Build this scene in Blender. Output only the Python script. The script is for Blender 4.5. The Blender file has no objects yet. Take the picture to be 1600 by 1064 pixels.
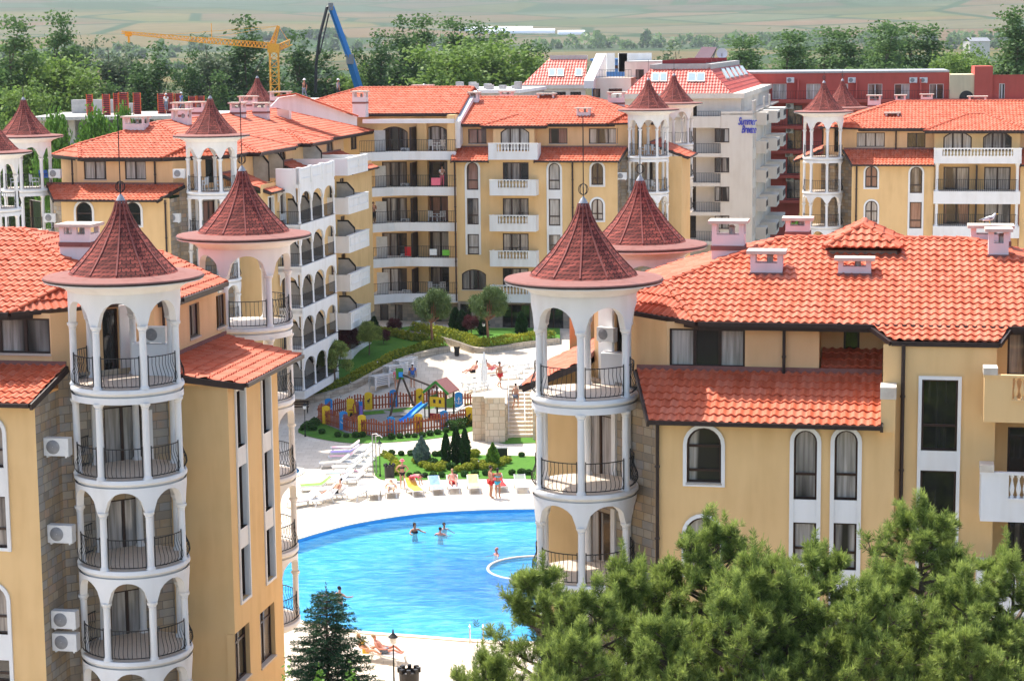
import bpy, bmesh, math, random
import numpy as np
from mathutils import Vector, Matrix
from mathutils.geometry import tessellate_polygon
PI = math.pi
sin, cos, rad = math.sin, math.cos, math.radians
RND = random.Random(11)
SC = bpy.context.scene
COL = SC.collection
# ---------------------------------------------------------------- camera model (photo pixels, 1600 x 1064)
F, CX, CY, HC = 3200.0, 800.0, 532.0, 25.1
PITCH, ROLL = math.atan((532 - 66) / 3200.0), 0.010
CAM = Vector((0, 0, HC))
cp, sp = cos(PITCH), sin(PITCH)
def ray(px, py):
    x, y = (px - CX) / F, (CY - py) / F
    x, y = x * cos(ROLL) + y * sin(ROLL), -x * sin(ROLL) + y * cos(ROLL)
    return Vector((x, cp + y * sp, -sp + y * cp))
def at(px, py, Y):
    r = ray(px, py)
    return CAM + r * (Y / r.y)
def on(px, py, z):
    r = ray(px, py)
    return CAM + r * ((z - HC) / r.z)
def smooth(a, b, x):
    t = min(1, max(0, (x - a) / (b - a)))
    return t * t * (3 - 2 * t)
def ground_h(X, Y):
    return 2.3 * smooth(138, 151, Y)
def gnd(px, py, off=0.0):
    p = on(px, py, 1.0)
    for _ in range(30):
        p = on(px, py, ground_h(p.x, p.y) * .5 + p.z * .5)
    return Vector((p.x, p.y, ground_h(p.x, p.y) + off))
ANG = rad(-11)
class Frame:
    def __init__(s, X, Y, a=ANG):
        s.o = Vector((X, Y, 0)); s.a = a
        s.u = Vector((cos(a), sin(a), 0)); s.v = Vector((-sin(a), cos(a), 0))
    def w(s, u, v, z=0):
        return s.o + s.u * u + s.v * v + Vector((0, 0, z))
    def loc(s, p):
        d = p - s.o
        return d.dot(s.u), d.dot(s.v)
    def hv(s, px, py, v):            # point of the plane v = const behind a pixel
        r = ray(px, py); t = (v - (CAM - s.o).dot(s.v)) / r.dot(s.v)
        return CAM + r * t
    def hu(s, px, py, u):
        r = ray(px, py); t = (u - (CAM - s.o).dot(s.u)) / r.dot(s.u)
        return CAM + r * t
# ---------------------------------------------------------------- mesh builder
ORG = {}
class MB:
    def __init__(s):
        s.V = []; s.Fc = []; s.M = []; s.uv = None
    def add(s, vs, fs, m=0):
        b = len(s.V); s.V += [tuple(v) for v in vs]
        s.Fc += [tuple(b + i for i in f) for f in fs]; s.M += [m] * len(fs)
        return s
    def quad(s, a, b, c, d, m=0):
        return s.add((a, b, c, d), ((0, 1, 2, 3),), m)
    def poly(s, pts, m=0):
        return s.add(pts, (tuple(range(len(pts))),), m)
    def hexa(s, p, m=0):             # 8 corners: bottom 4 (ccw), top 4
        return s.add(p, ((3, 2, 1, 0), (4, 5, 6, 7), (0, 1, 5, 4), (1, 2, 6, 5), (2, 3, 7, 6), (3, 0, 4, 7)), m)
    def box(s, c, d, rz=0, m=0):     # centre, full size
        x, y, z = d[0] / 2, d[1] / 2, d[2] / 2
        p = []
        for k in (-z, z):
            for i, j in ((-x, -y), (x, -y), (x, y), (-x, y)):
                p.append((c[0] + i * cos(rz) - j * sin(rz), c[1] + i * sin(rz) + j * cos(rz), c[2] + k))
        return s.hexa(p, m)
    def fbox(s, fr, u0, u1, v0, v1, z0, z1, m=0):
        return s.hexa([fr.w(u, v, z) for z in (z0, z1) for u, v in ((u0, v0), (u1, v0), (u1, v1), (u0, v1))], m)
    def bar(s, a, b, w, h, m=0, up=Vector((0, 0, 1))):
        a, b = Vector(a), Vector(b); d = (b - a).normalized()
        if abs(d.dot(up)) > .98: up = Vector((0, 1, 0))
        r = d.cross(up).normalized(); q = r.cross(d)
        r *= w / 2; q *= h / 2
        return s.hexa([a - r - q, a + r - q, b + r - q, b - r - q, a - r + q, a + r + q, b + r + q, b - r + q], m)
    def tube(s, pts, r, n=6, m=0, cap=True, closed=False):
        pts = [Vector(p) for p in pts]; N = len(pts)
        rs = r if isinstance(r, (list, tuple)) else [r] * N
        vs = []; up = None
        for i in range(N):
            if closed: d = pts[(i + 1) % N] - pts[i - 1]
            else: d = pts[min(i + 1, N - 1)] - pts[max(i - 1, 0)]
            d = d.normalized()
            if up is None:
                up = Vector((0, 0, 1)) if abs(d.z) < .9 else Vector((0, 1, 0))
            x = d.cross(up).normalized(); y = x.cross(d); up = y
            for k in range(n):
                a = 2 * PI * (k + .5) / n
                vs.append(pts[i] + (x * cos(a) + y * sin(a)) * rs[i])
        fs = []
        for i in range(N if closed else N - 1):
            for k in range(n):
                j = (i + 1) % N
                fs.append((i * n + k, j * n + k, j * n + (k + 1) % n, i * n + (k + 1) % n))
        if cap and not closed:
            fs.append(tuple(range(n))); fs.append(tuple((N - 1) * n + k for k in reversed(range(n))))
        return s.add(vs, fs, m)
    def lathe(s, prof, c, n=24, a0=0, a1=2 * PI, m=0, rot=0):
        full = abs(a1 - a0 - 2 * PI) < 1e-6
        k = n if full else n + 1
        vs = []; N = len(prof)
        for i in range(k):
            a = a0 + (a1 - a0) * i / n + rot
            for r, z in prof:
                vs.append((c[0] + r * cos(a), c[1] + r * sin(a), c[2] + z))
        fs = []
        for i in range(n):
            j = (i + 1) % k
            for t in range(N - 1):
                fs.append((i * N + t, j * N + t, j * N + t + 1, i * N + t + 1))
        return s.add(vs, fs, m)
    def prism(s, pts, z0, z1, m=0):
        n = len(pts)
        vs = [(p[0], p[1], z0) for p in pts] + [(p[0], p[1], z1) for p in pts]
        return s.add(vs, [tuple(reversed(range(n))), tuple(range(n, 2 * n))] + [(i, (i + 1) % n, n + (i + 1) % n, n + i) for i in range(n)], m)
    def ball(s, c, r, n=10, m=0, sz=(1, 1, 1)):
        h = n // 2
        pr = [(r * sin(PI * i / h) + 1e-4, -r * cos(PI * i / h)) for i in range(h + 1)]
        b = len(s.V); s.lathe(pr, (0, 0, 0), n, m=m)
        for i in range(b, len(s.V)):
            v = s.V[i]; s.V[i] = (c[0] + v[0] * sz[0], c[1] + v[1] * sz[1], c[2] + v[2] * sz[2])
        return s
    def xf(s, M, b=0):
        for i in range(b, len(s.V)): s.V[i] = tuple(M @ Vector(s.V[i]))
        return s
    def build(s, name, mats, parent=None, sm=None):
        me = bpy.data.meshes.new(name)
        org = ORG.get(parent.name, Vector()) if parent else Vector()
        me.from_pydata([(v[0] - org.x, v[1] - org.y, v[2] - org.z) for v in s.V], [], s.Fc)
        if not isinstance(mats, (list, tuple)): mats = [mats]
        for m in mats: me.materials.append(m)
        if len(mats) > 1: me.polygons.foreach_set('material_index', s.M)
        o = bpy.data.objects.new(name, me); COL.objects.link(o)
        if sm:
            me.polygons.foreach_set('use_smooth', [True] * len(me.polygons))
            me.set_sharp_from_angle(angle=rad(sm))
        if parent: o.parent = parent; ORG[o.name] = org
        me.update()
        return o
def tag(o, label=None, cat=None, group=None, kind=None):
    if label: o['label'] = label
    if cat: o['category'] = cat
    if group: o['group'] = group
    if kind: o['kind'] = kind
    return o
def thing(name, loc, label, cat, group=None, rz=0):
    o = bpy.data.objects.new(name, None); COL.objects.link(o)
    o.empty_display_size = .3
    o.location = loc; o.rotation_euler = (0, 0, rz); ORG[o.name] = Vector(loc)
    return tag(o, label, cat, group)
def proto(name):                      # built at the world origin, then placed by dup
    o = bpy.data.objects.new(name, None); COL.objects.link(o); ORG[o.name] = Vector()
    o['proto'] = 1
    return o
KIDS = {}
def dup(root, loc, rz=0, label=None, cat=None, group=None, sc=1, rx=0):
    def kids(o): return [c for c in COL.objects if c.parent == o]
    if root.name not in KIDS:
        KIDS[root.name] = [(c, kids(c)) for c in kids(root)]
    if root.get('proto'):
        r = root; del r['proto']
    else:
        r = root.copy(); COL.objects.link(r)
        for c, gs in KIDS[root.name]:
            d = c.copy(); COL.objects.link(d); d.parent = r
            for g in gs:
                e = g.copy(); COL.objects.link(e); e.parent = d
    r.location = loc; r.rotation_euler = (rx, 0, rz)
    r.scale = (sc, sc, sc) if not isinstance(sc, (tuple, list)) else sc
    return tag(r, label, cat, group)
# ---------------------------------------------------------------- materials
MATS = {}
def nmat(name, col, rough=.7, spec=.3, metal=0):
    m = bpy.data.materials.new(name); m.use_nodes = True
    b = m.node_tree.nodes['Principled BSDF']
    b.inputs['Base Color'].default_value = (*col, 1); b.inputs['Roughness'].default_value = rough
    b.inputs['Specular IOR Level'].default_value = spec; b.inputs['Metallic'].default_value = metal
    MATS[name] = m
    return m, m.node_tree.nodes, m.node_tree.links, b
def ramp(N, stops):
    r = N.new('ShaderNodeValToRGB'); e = r.color_ramp.elements
    while len(e) < len(stops): e.new(.5)
    for i, (p, c) in enumerate(stops):
        e[i].position = p; e[i].color = (*c, 1)
    return r
def noisy(name, c0, c1, scale=4, rough=.75, spec=.25, bump=.0, bscale=60, detail=6, c2=None, coord='Object', stretch=None, metal=0):
    """surface whose colour wanders between two tones, with fine relief"""
    m, N, L, b = nmat(name, c0, rough, spec, metal)
    tc = N.new('ShaderNodeTexCoord'); out = tc.outputs[coord]
    if coord == 'World':
        pass
    if stretch:
        mp = N.new('ShaderNodeMapping'); mp.inputs['Scale'].default_value = stretch; L.new(out, mp.inputs[0]); out = mp.outputs[0]
    n = N.new('ShaderNodeTexNoise'); n.inputs['Scale'].default_value = scale; n.inputs['Detail'].default_value = detail
    n.inputs['Roughness'].default_value = .62
    L.new(out, n.inputs['Vector'])
    st = [(.3, c0), (.7, c1)] if c2 is None else [(.25, c0), (.5, c1), (.75, c2)]
    r = ramp(N, st); L.new(n.outputs['Fac'], r.inputs[0]); L.new(r.outputs[0], b.inputs['Base Color'])
    if bump:
        n2 = N.new('ShaderNodeTexNoise'); n2.inputs['Scale'].default_value = bscale; n2.inputs['Detail'].default_value = 4
        L.new(tc.outputs['Object'], n2.inputs['Vector'])
        bp = N.new('ShaderNodeBump'); bp.inputs['Strength'].default_value = bump; bp.inputs['Distance'].default_value = .02
        L.new(n2.outputs['Fac'], bp.inputs['Height']); L.new(bp.outputs[0], b.inputs['Normal'])
    return m
def stucco(name, c, dirt, streak=.5):
    """painted render: fine grain, faint patches and rain streaks running down"""
    m, N, L, b = nmat(name, c, .85, .2)
    tc = N.new('ShaderNodeTexCoord')
    n = N.new('ShaderNodeTexNoise'); n.inputs['Scale'].default_value = .6; n.inputs['Detail'].default_value = 8; L.new(tc.outputs['Object'], n.inputs['Vector'])
    mp = N.new('ShaderNodeMapping'); mp.inputs['Scale'].default_value = (1.1, 1.1, .16); L.new(tc.outputs['Object'], mp.inputs[0])
    s_ = N.new('ShaderNodeTexNoise'); s_.inputs['Scale'].default_value = 2.2; s_.inputs['Detail'].default_value = 5; L.new(mp.outputs[0], s_.inputs['Vector'])
    ad = N.new('ShaderNodeMath'); ad.operation = 'MULTIPLY'; L.new(n.outputs['Fac'], ad.inputs[0]); L.new(s_.outputs['Fac'], ad.inputs[1])
    r = ramp(N, [(.20, c), (.40, tuple(a * (1 - streak) + d * streak for a, d in zip(c, dirt)))])
    L.new(ad.outputs[0], r.inputs[0]); L.new(r.outputs[0], b.inputs['Base Color'])
    g = N.new('ShaderNodeTexNoise'); g.inputs['Scale'].default_value = 55; g.inputs['Detail'].default_value = 3; L.new(tc.outputs['Object'], g.inputs['Vector'])
    bp = N.new('ShaderNodeBump'); bp.inputs['Strength'].default_value = .25; bp.inputs['Distance'].default_value = .012
    L.new(g.outputs['Fac'], bp.inputs['Height']); L.new(bp.outputs[0], b.inputs['Normal'])
    return m
def M(n): return MATS[n]
stucco('ochre_render', (.77, .515, .245), (.62, .39, .17))
stucco('peach_render', (.77, .50, .26), (.62, .38, .18))
stucco('white_render', (.80, .79, .77), (.60, .56, .50), .35)
stucco('beige_render', (.72, .65, .56), (.60, .52, .43))
stucco('red_render', (.52, .10, .075), (.40, .075, .055))
stucco('cream_render', (.70, .58, .38), (.55, .45, .3))
stucco('lilac_render', (.74, .68, .67), (.60, .52, .50), .5)
noisy('dark_brown_metal', (.022, .012, .010), (.040, .022, .018), 6, .45, .4)
noisy('brown_wood', (.030, .014, .010), (.050, .024, .016), 10, .4, .4)
noisy('iron', (.010, .010, .011), (.022, .021, .021), 20, .5, .4)
noisy('floor_tile', (.62, .52, .42), (.54, .45, .36), 5, .6, .3)
noisy('white_plastic', (.74, .74, .72), (.66, .66, .65), 8, .4, .4)
noisy('grey_plastic', (.20, .20, .21), (.28, .28, .28), 8, .5, .4)
noisy('zinc', (.30, .29, .29), (.45, .44, .42), 12, .45, .5, metal=.6)
noisy('concrete', (.40, .38, .35), (.54, .52, .48), 2, .85, .2)
noisy('mortar_cap', (.66, .60, .50), (.52, .44, .36), 3, .9, .2)
noisy('rib_red', (.25, .075, .06), (.31, .11, .09), 6, .8, .2)
noisy('rim_red', (.19, .08, .065), (.265, .125, .105), 3, .9, .15, c2=(.22, .115, .10))
def tile_mat(name, cols, rough, coat=0):
    m, N, L, b = nmat(name, cols[0], rough, .35)
    g = N.new('ShaderNodeAttribute'); g.attribute_name = 'tint'
    tc = N.new('ShaderNodeTexCoord'); n = N.new('ShaderNodeTexNoise'); n.inputs['Scale'].default_value = 1.3; n.inputs['Detail'].default_value = 7
    L.new(tc.outputs['Object'], n.inputs['Vector'])
    mx = N.new('ShaderNodeMath'); mx.operation = 'MULTIPLY_ADD'; L.new(n.outputs['Fac'], mx.inputs[0]); mx.inputs[1].default_value = .9
    ml = N.new('ShaderNodeMath'); ml.operation = 'MULTIPLY'; ml.inputs[1].default_value = .55; L.new(g.outputs['Fac'], ml.inputs[0]); L.new(ml.outputs[0], mx.inputs[2])
    r = ramp(N, [(.30, cols[0]), (.62, cols[1]), (.95, cols[2])]); L.new(mx.outputs[0], r.inputs[0]); L.new(r.outputs[0], b.inputs['Base Color'])
    n2 = N.new('ShaderNodeTexNoise'); n2.inputs['Scale'].default_value = 9; n2.inputs['Detail'].default_value = 5; L.new(tc.outputs['Object'], n2.inputs['Vector'])
    rr = N.new('ShaderNodeMapRange'); rr.inputs['To Min'].default_value = rough - .1; rr.inputs['To Max'].default_value = rough + .14
    L.new(n2.outputs['Fac'], rr.inputs[0]); L.new(rr.outputs[0], b.inputs['Roughness'])
    return m
tile_mat('roof_tile', [(.42, .080, .033), (.56, .118, .050), (.58, .16, .085)], .68)
tile_mat('roof_tile_red', [(.40, .055, .035), (.52, .09, .06), (.56, .13, .09)], .45)
def shingle():
    m, N, L, b = nmat('shingle', (.2, .05, .04), .85, .2)
    uv = N.new('ShaderNodeUVMap'); uv.uv_map = 'UVMap'
    sx = N.new('ShaderNodeSeparateXYZ'); L.new(uv.outputs[0], sx.inputs[0])
    # hexagonal tabs: two offset brick lattices compared through a voronoi
    br = N.new('ShaderNodeTexBrick'); br.offset = .5; br.inputs['Scale'].default_value = 1; br.inputs['Brick Width'].default_value = .30; br.inputs['Row Height'].default_value = .145
    br.inputs['Mortar Size'].default_value = .016; br.inputs['Mortar Smooth'].default_value = .1; br.inputs['Bias'].default_value = 0
    br.inputs['Color1'].default_value = (.13, .030, .024, 1); br.inputs['Color2'].default_value = (.36, .085, .062, 1); br.inputs['Mortar'].default_value = (.028, .010, .009, 1)
    wob = N.new('ShaderNodeMath'); wob.operation = 'PINGPONG'; wob.inputs[1].default_value = .075; L.new(sx.outputs[0], wob.inputs[0])
    ad = N.new('ShaderNodeMath'); ad.operation = 'MULTIPLY_ADD'; ad.inputs[1].default_value = .75; L.new(wob.outputs[0], ad.inputs[0]); L.new(sx.outputs[1], ad.inputs[2])
    cb = N.new('ShaderNodeCombineXYZ'); L.new(sx.outputs[0], cb.inputs[0]); L.new(ad.outputs[0], cb.inputs[1]); L.new(cb.outputs[0], br.inputs['Vector'])
    tc = N.new('ShaderNodeTexCoord'); n = N.new('ShaderNodeTexNoise'); n.inputs['Scale'].default_value = 2.5; n.inputs['Detail'].default_value = 8; L.new(tc.outputs['Object'], n.inputs['Vector'])
    mx = N.new('ShaderNodeMix'); mx.data_type = 'RGBA'; mx.blend_type = 'OVERLAY'; mx.inputs[0].default_value = .45
    L.new(br.outputs['Color'], mx.inputs[6]); L.new(n.outputs['Fac'], mx.inputs[7]); L.new(mx.outputs[2], b.inputs['Base Color'])
    bp = N.new('ShaderNodeBump'); bp.inputs['Strength'].default_value = .5; bp.inputs['Distance'].default_value = .02
    iv = N.new('ShaderNodeMath'); iv.operation = 'SUBTRACT'; iv.inputs[0].default_value = 1; L.new(br.outputs['Fac'], iv.inputs[1]); L.new(iv.outputs[0], bp.inputs['Height']); L.new(bp.outputs[0], b.inputs['Normal'])
shingle()
def along(N, L):
    """distance measured horizontally along whatever wall the point lies on"""
    tc = N.new('ShaderNodeTexCoord'); sx = N.new('ShaderNodeSeparateXYZ'); L.new(tc.outputs['Object'], sx.inputs[0])
    ge = N.new('ShaderNodeNewGeometry'); sn = N.new('ShaderNodeSeparateXYZ'); L.new(ge.outputs['True Normal'], sn.inputs[0])
    a = N.new('ShaderNodeMath'); a.operation = 'MULTIPLY'; L.new(sx.outputs[0], a.inputs[0]); L.new(sn.outputs[1], a.inputs[1])
    b = N.new('ShaderNodeMath'); b.operation = 'MULTIPLY'; L.new(sx.outputs[1], b.inputs[0]); L.new(sn.outputs[0], b.inputs[1])
    d = N.new('ShaderNodeMath'); d.operation = 'SUBTRACT'; L.new(a.outputs[0], d.inputs[0]); L.new(b.outputs[0], d.inputs[1])
    return tc, sx, d
def stone(name, cols, bw=.55, rh=.27, mortar=(.20, .17, .14), ms=.012):
    """coursed cladding; uv-free: the wall direction is read from the normal"""
    m, N, L, b = nmat(name, cols[0], .8, .3)
    tc, sx, ad = along(N, L)
    cb = N.new('ShaderNodeCombineXYZ'); L.new(ad.outputs[0], cb.inputs[0]); L.new(sx.outputs[2], cb.inputs[1])
    br = N.new('ShaderNodeTexBrick'); br.inputs['Scale'].default_value = 1; br.inputs['Brick Width'].default_value = bw; br.inputs['Row Height'].default_value = rh; br.inputs['Mortar Size'].default_value = ms
    br.inputs['Color1'].default_value = (0, 0, 0, 1); br.inputs['Color2'].default_value = (1, 1, 1, 1); br.inputs['Mortar'].default_value = (.5, .5, .5, 1); br.squash = .7
    L.new(cb.outputs[0], br.inputs['Vector'])
    n = N.new('ShaderNodeTexNoise'); n.inputs['Scale'].default_value = 3.0; n.inputs['Detail'].default_value = 6; L.new(tc.outputs['Object'], n.inputs['Vector'])
    mm = N.new('ShaderNodeMix'); mm.data_type = 'FLOAT'; mm.inputs[0].default_value = .35; L.new(br.outputs['Color'], mm.inputs[2]); L.new(n.outputs['Fac'], mm.inputs[3])
    r = ramp(N, [(i / (len(cols) - 1) * .7 + .15, c) for i, c in enumerate(cols)]); L.new(mm.outputs[0], r.inputs[0])
    mx = N.new('ShaderNodeMix'); mx.data_type = 'RGBA'; L.new(br.outputs['Fac'], mx.inputs[0]); L.new(r.outputs[0], mx.inputs[6]); mx.inputs[7].default_value = (*mortar, 1)
    L.new(mx.outputs[2], b.inputs['Base Color'])
    bp = N.new('ShaderNodeBump'); bp.inputs['Strength'].default_value = .5; bp.inputs['Distance'].default_value = .02; bp.invert = True
    L.new(br.outputs['Fac'], bp.inputs['Height']); L.new(bp.outputs[0], b.inputs['Normal'])
stone('stone_cladding', [(.25, .22, .18), (.33, .27, .20), (.38, .28, .17), (.42, .36, .28), (.30, .29, .27), (.44, .30, .20)])
stone('stone_block', [(.52, .42, .30), (.62, .52, .38), (.55, .40, .26), (.66, .57, .44)], .55, .42, (.35, .28, .2), .015)
stone('base_stone', [(.20, .18, .15), (.28, .24, .19), (.33, .28, .22)], .5, .3)
stone('wall_stone', [(.42, .36, .28), (.50, .43, .33), (.36, .30, .23)], .7, .25)
def pane(name, base, lite, dark, k, rough=.12):
    """window seen from outside: pleated curtain behind reflecting glass"""
    m, N, L, b = nmat(name, base, rough, .55)
    oi = N.new('ShaderNodeObjectInfo'); tc, sx, ad = along(N, L)
    cb = N.new('ShaderNodeCombineXYZ'); L.new(ad.outputs[0], cb.inputs[0])
    r3 = N.new('ShaderNodeMath'); r3.operation = 'MULTIPLY'; r3.inputs[1].default_value = 40; L.new(oi.outputs['Random'], r3.inputs[0]); L.new(r3.outputs[0], cb.inputs[1])
    z2 = N.new('ShaderNodeMath'); z2.operation = 'MULTIPLY'; z2.inputs[1].default_value = .06; L.new(sx.outputs[2], z2.inputs[0]); L.new(z2.outputs[0], cb.inputs[2])
    n = N.new('ShaderNodeTexNoise'); n.inputs['Scale'].default_value = 9; n.inputs['Detail'].default_value = 3; L.new(cb.outputs[0], n.inputs['Vector'])
    n2 = N.new('ShaderNodeTexNoise'); n2.inputs['Scale'].default_value = .7; n2.inputs['Detail'].default_value = 1; L.new(cb.outputs[0], n2.inputs['Vector'])
    r = ramp(N, [(.35, base), (.65, lite)]); L.new(n.outputs['Fac'], r.inputs[0])
    r2 = ramp(N, [(k - .02, (0, 0, 0)), (k + .02, (1, 1, 1))]); L.new(n2.outputs['Fac'], r2.inputs[0])
    mx = N.new('ShaderNodeMix'); mx.data_type = 'RGBA'; L.new(r2.outputs[0], mx.inputs[0]); L.new(r.outputs[0], mx.inputs[6]); mx.inputs[7].default_value = (*dark, 1)
    L.new(mx.outputs[2], b.inputs['Base Color'])
    b.inputs['Coat Weight'].default_value = .6; b.inputs['Coat Roughness'].default_value = .04
pane('pane_curtain', (.26, .235, .21), (.52, .48, .44), (.035, .03, .028), .58)
pane('pane_mixed', (.14, .12, .105), (.34, .29, .25), (.025, .023, .022), .52)
pane('pane_dark', (.012, .013, .012), (.028, .028, .026), (.008, .01, .008), .5, .06)
pane('pane_pale', (.40, .46, .44), (.50, .54, .52), (.3, .34, .33), .7)
pane('pane_red', (.22, .10, .07), (.34, .18, .14), (.03, .025, .02), .55)
PANES = ['pane_curtain', 'pane_mixed', 'pane_curtain', 'pane_mixed', 'pane_curtain', 'pane_red']
def paving():
    m, N, L, b = nmat('paving', (.6, .5, .4), .8, .25)
    tc = N.new('ShaderNodeTexCoord')
    br = N.new('ShaderNodeTexBrick'); br.offset = .5; br.inputs['Scale'].default_value = 1; br.inputs['Brick Width'].default_value = .6; br.inputs['Row Height'].default_value = .6; br.inputs['Mortar Size'].default_value = .012
    br.inputs['Color1'].default_value = (.62, .54, .43, 1); br.inputs['Color2'].default_value = (.70, .62, .51, 1); br.inputs['Mortar'].default_value = (.48, .41, .33, 1)
    L.new(tc.outputs['Object'], br.inputs['Vector'])
    n = N.new('ShaderNodeTexNoise'); n.inputs['Scale'].default_value = .35; n.inputs['Detail'].default_value = 8; L.new(tc.outputs['Object'], n.inputs['Vector'])
    r = ramp(N, [(.3, (.84, .82, .80)), (.7, (1, 1, 1))]); L.new(n.outputs['Fac'], r.inputs[0])
    mx = N.new('ShaderNodeMix'); mx.data_type = 'RGBA'; mx.blend_type = 'MULTIPLY'; mx.inputs[0].default_value = 1; L.new(br.outputs['Color'], mx.inputs[6]); L.new(r.outputs[0], mx.inputs[7])
    L.new(mx.outputs[2], b.inputs['Base Color'])
paving()
noisy('grass_green', (.045, .13, .018), (.085, .20, .030), 3, .9, .1, .6, 40, c2=(.06, .16, .02))
noisy('soil', (.10, .075, .05), (.16, .12, .08), 3, .95, .1)
noisy('rubber', (.20, .20, .20), (.26, .26, .25), 5, .9, .1)
noisy('bark', (.10, .07, .05), (.17, .13, .10), 8, .9, .1, .5, 30)
noisy('bark_red', (.20, .10, .055), (.27, .15, .09), 8, .9, .1, .5, 30)
def leaf(name, c0, c1, tr=.25, rough=.6):
    m, N, L, b = nmat(name, c0, rough, .25)
    g = N.new('ShaderNodeAttribute'); g.attribute_name = 'tint'
    r = ramp(N, [(0, c0), (1, c1)]); L.new(g.outputs['Fac'], r.inputs[0]); L.new(r.outputs[0], b.inputs['Base Color'])
    if tr:
        t = N.new('ShaderNodeBsdfTranslucent'); L.new(r.outputs[0], t.inputs[0]); mx = N.new('ShaderNodeMixShader'); mx.inputs[0].default_value = tr
        L.new(b.outputs[0], mx.inputs[1]); L.new(t.outputs[0], mx.inputs[2]); L.new(mx.outputs[0], N['Material Output'].inputs[0])
leaf('poplar_leaf', (.07, .14, .04), (.17, .27, .085), .4)
leaf('light_leaf', (.11, .19, .035), (.23, .34, .075), .4)
leaf('dark_leaf', (.045, .10, .03), (.10, .18, .05), .35)
leaf('grey_leaf', (.08, .12, .06), (.15, .20, .11), .4)
leaf('fresh_leaf', (.07, .17, .02), (.15, .30, .04))
leaf('pine_needle', (.08, .13, .025), (.42, .50, .12), .35)
leaf('round_pine_needle', (.07, .12, .03), (.15, .22, .07), .15)
leaf('spruce_needle', (.02, .06, .024), (.055, .12, .05), .2)
leaf('blue_needle', (.10, .17, .16), (.22, .31, .29), .1)
leaf('thuja_leaf', (.010, .040, .012), (.030, .085, .022), .1)
leaf('hedge_leaf', (.15, .21, .02), (.46, .45, .04), .3)
leaf('box_leaf', (.030, .085, .015), (.07, .16, .03), .2)
leaf('maple_leaf', (.07, .012, .018), (.15, .03, .035), .2)
for n, c, r in (('skin', (.52, .27, .17), .6), ('skin_tan', (.40, .19, .11), .6), ('skin_red', (.55, .24, .17), .6), ('hair_dark', (.018, .012, .009), .6), ('hair_fair', (.30, .19, .09), .6),
                ('red_cloth', (.50, .02, .02), .8), ('blue_cloth', (.03, .12, .42), .8), ('pink_cloth', (.75, .16, .22), .8), ('black_cloth', (.015, .015, .018), .8), ('white_cloth', (.75, .75, .73), .8),
                ('aqua_cloth', (.05, .42, .55), .8), ('grey_cloth', (.14, .17, .22), .8), ('yellow_cloth', (.72, .46, .06), .8), ('lilac_cloth', (.32, .20, .60), .8), ('green_cloth', (.18, .50, .06), .8), ('rose_cloth', (.72, .42, .45), .8), ('pale_gold_cloth', (.74, .58, .24), .8), ('pale_blue_cloth', (.25, .40, .70), .8), ('cream_cloth', (.74, .66, .48), .8), ('pale_lilac_cloth', (.50, .38, .70), .8), ('pale_aqua_cloth', (.30, .62, .66), .8),
                ('play_blue', (.02, .22, .55), .4), ('play_yellow', (.72, .48, .02), .45), ('play_green', (.04, .22, .03), .5), ('slide_blue', (.02, .28, .70), .3), ('fence_red', (.30, .075, .03), .7),
                ('play_roof', (.24, .10, .09), .7), ('wood_dark', (.06, .04, .03), .7), ('crane_yellow', (.70, .33, .03), .5), ('pump_blue', (.03, .20, .55), .4), ('black_rubber', (.012, .012, .012), .6),
                ('form_red', (.33, .03, .03), .6), ('form_orange', (.62, .10, .03), .6), ('chrome', (.7, .7, .7), .15), ('sign_blue', (.015, .03, .42), .4), ('glass_white', (.75, .75, .72), .3), ('gull_grey', (.30, .32, .34), .7),
                ('blue_render', (.16, .33, .62), .8), ('car_paint', (.010, .011, .013), .25), ('polytunnel', (.85, .86, .88), .5), ('step_stone', (.62, .54, .43), .8), ('solar', (.10, .04, .035), .25), ('skylight', (.20, .28, .36), .22), ('bottle_grey', (.3, .3, .32), .5)):
    noisy(n, c, tuple(min(1, x * 1.22) for x in c), 6, r, .35, metal=.9 if n == 'chrome' else 0)
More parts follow.
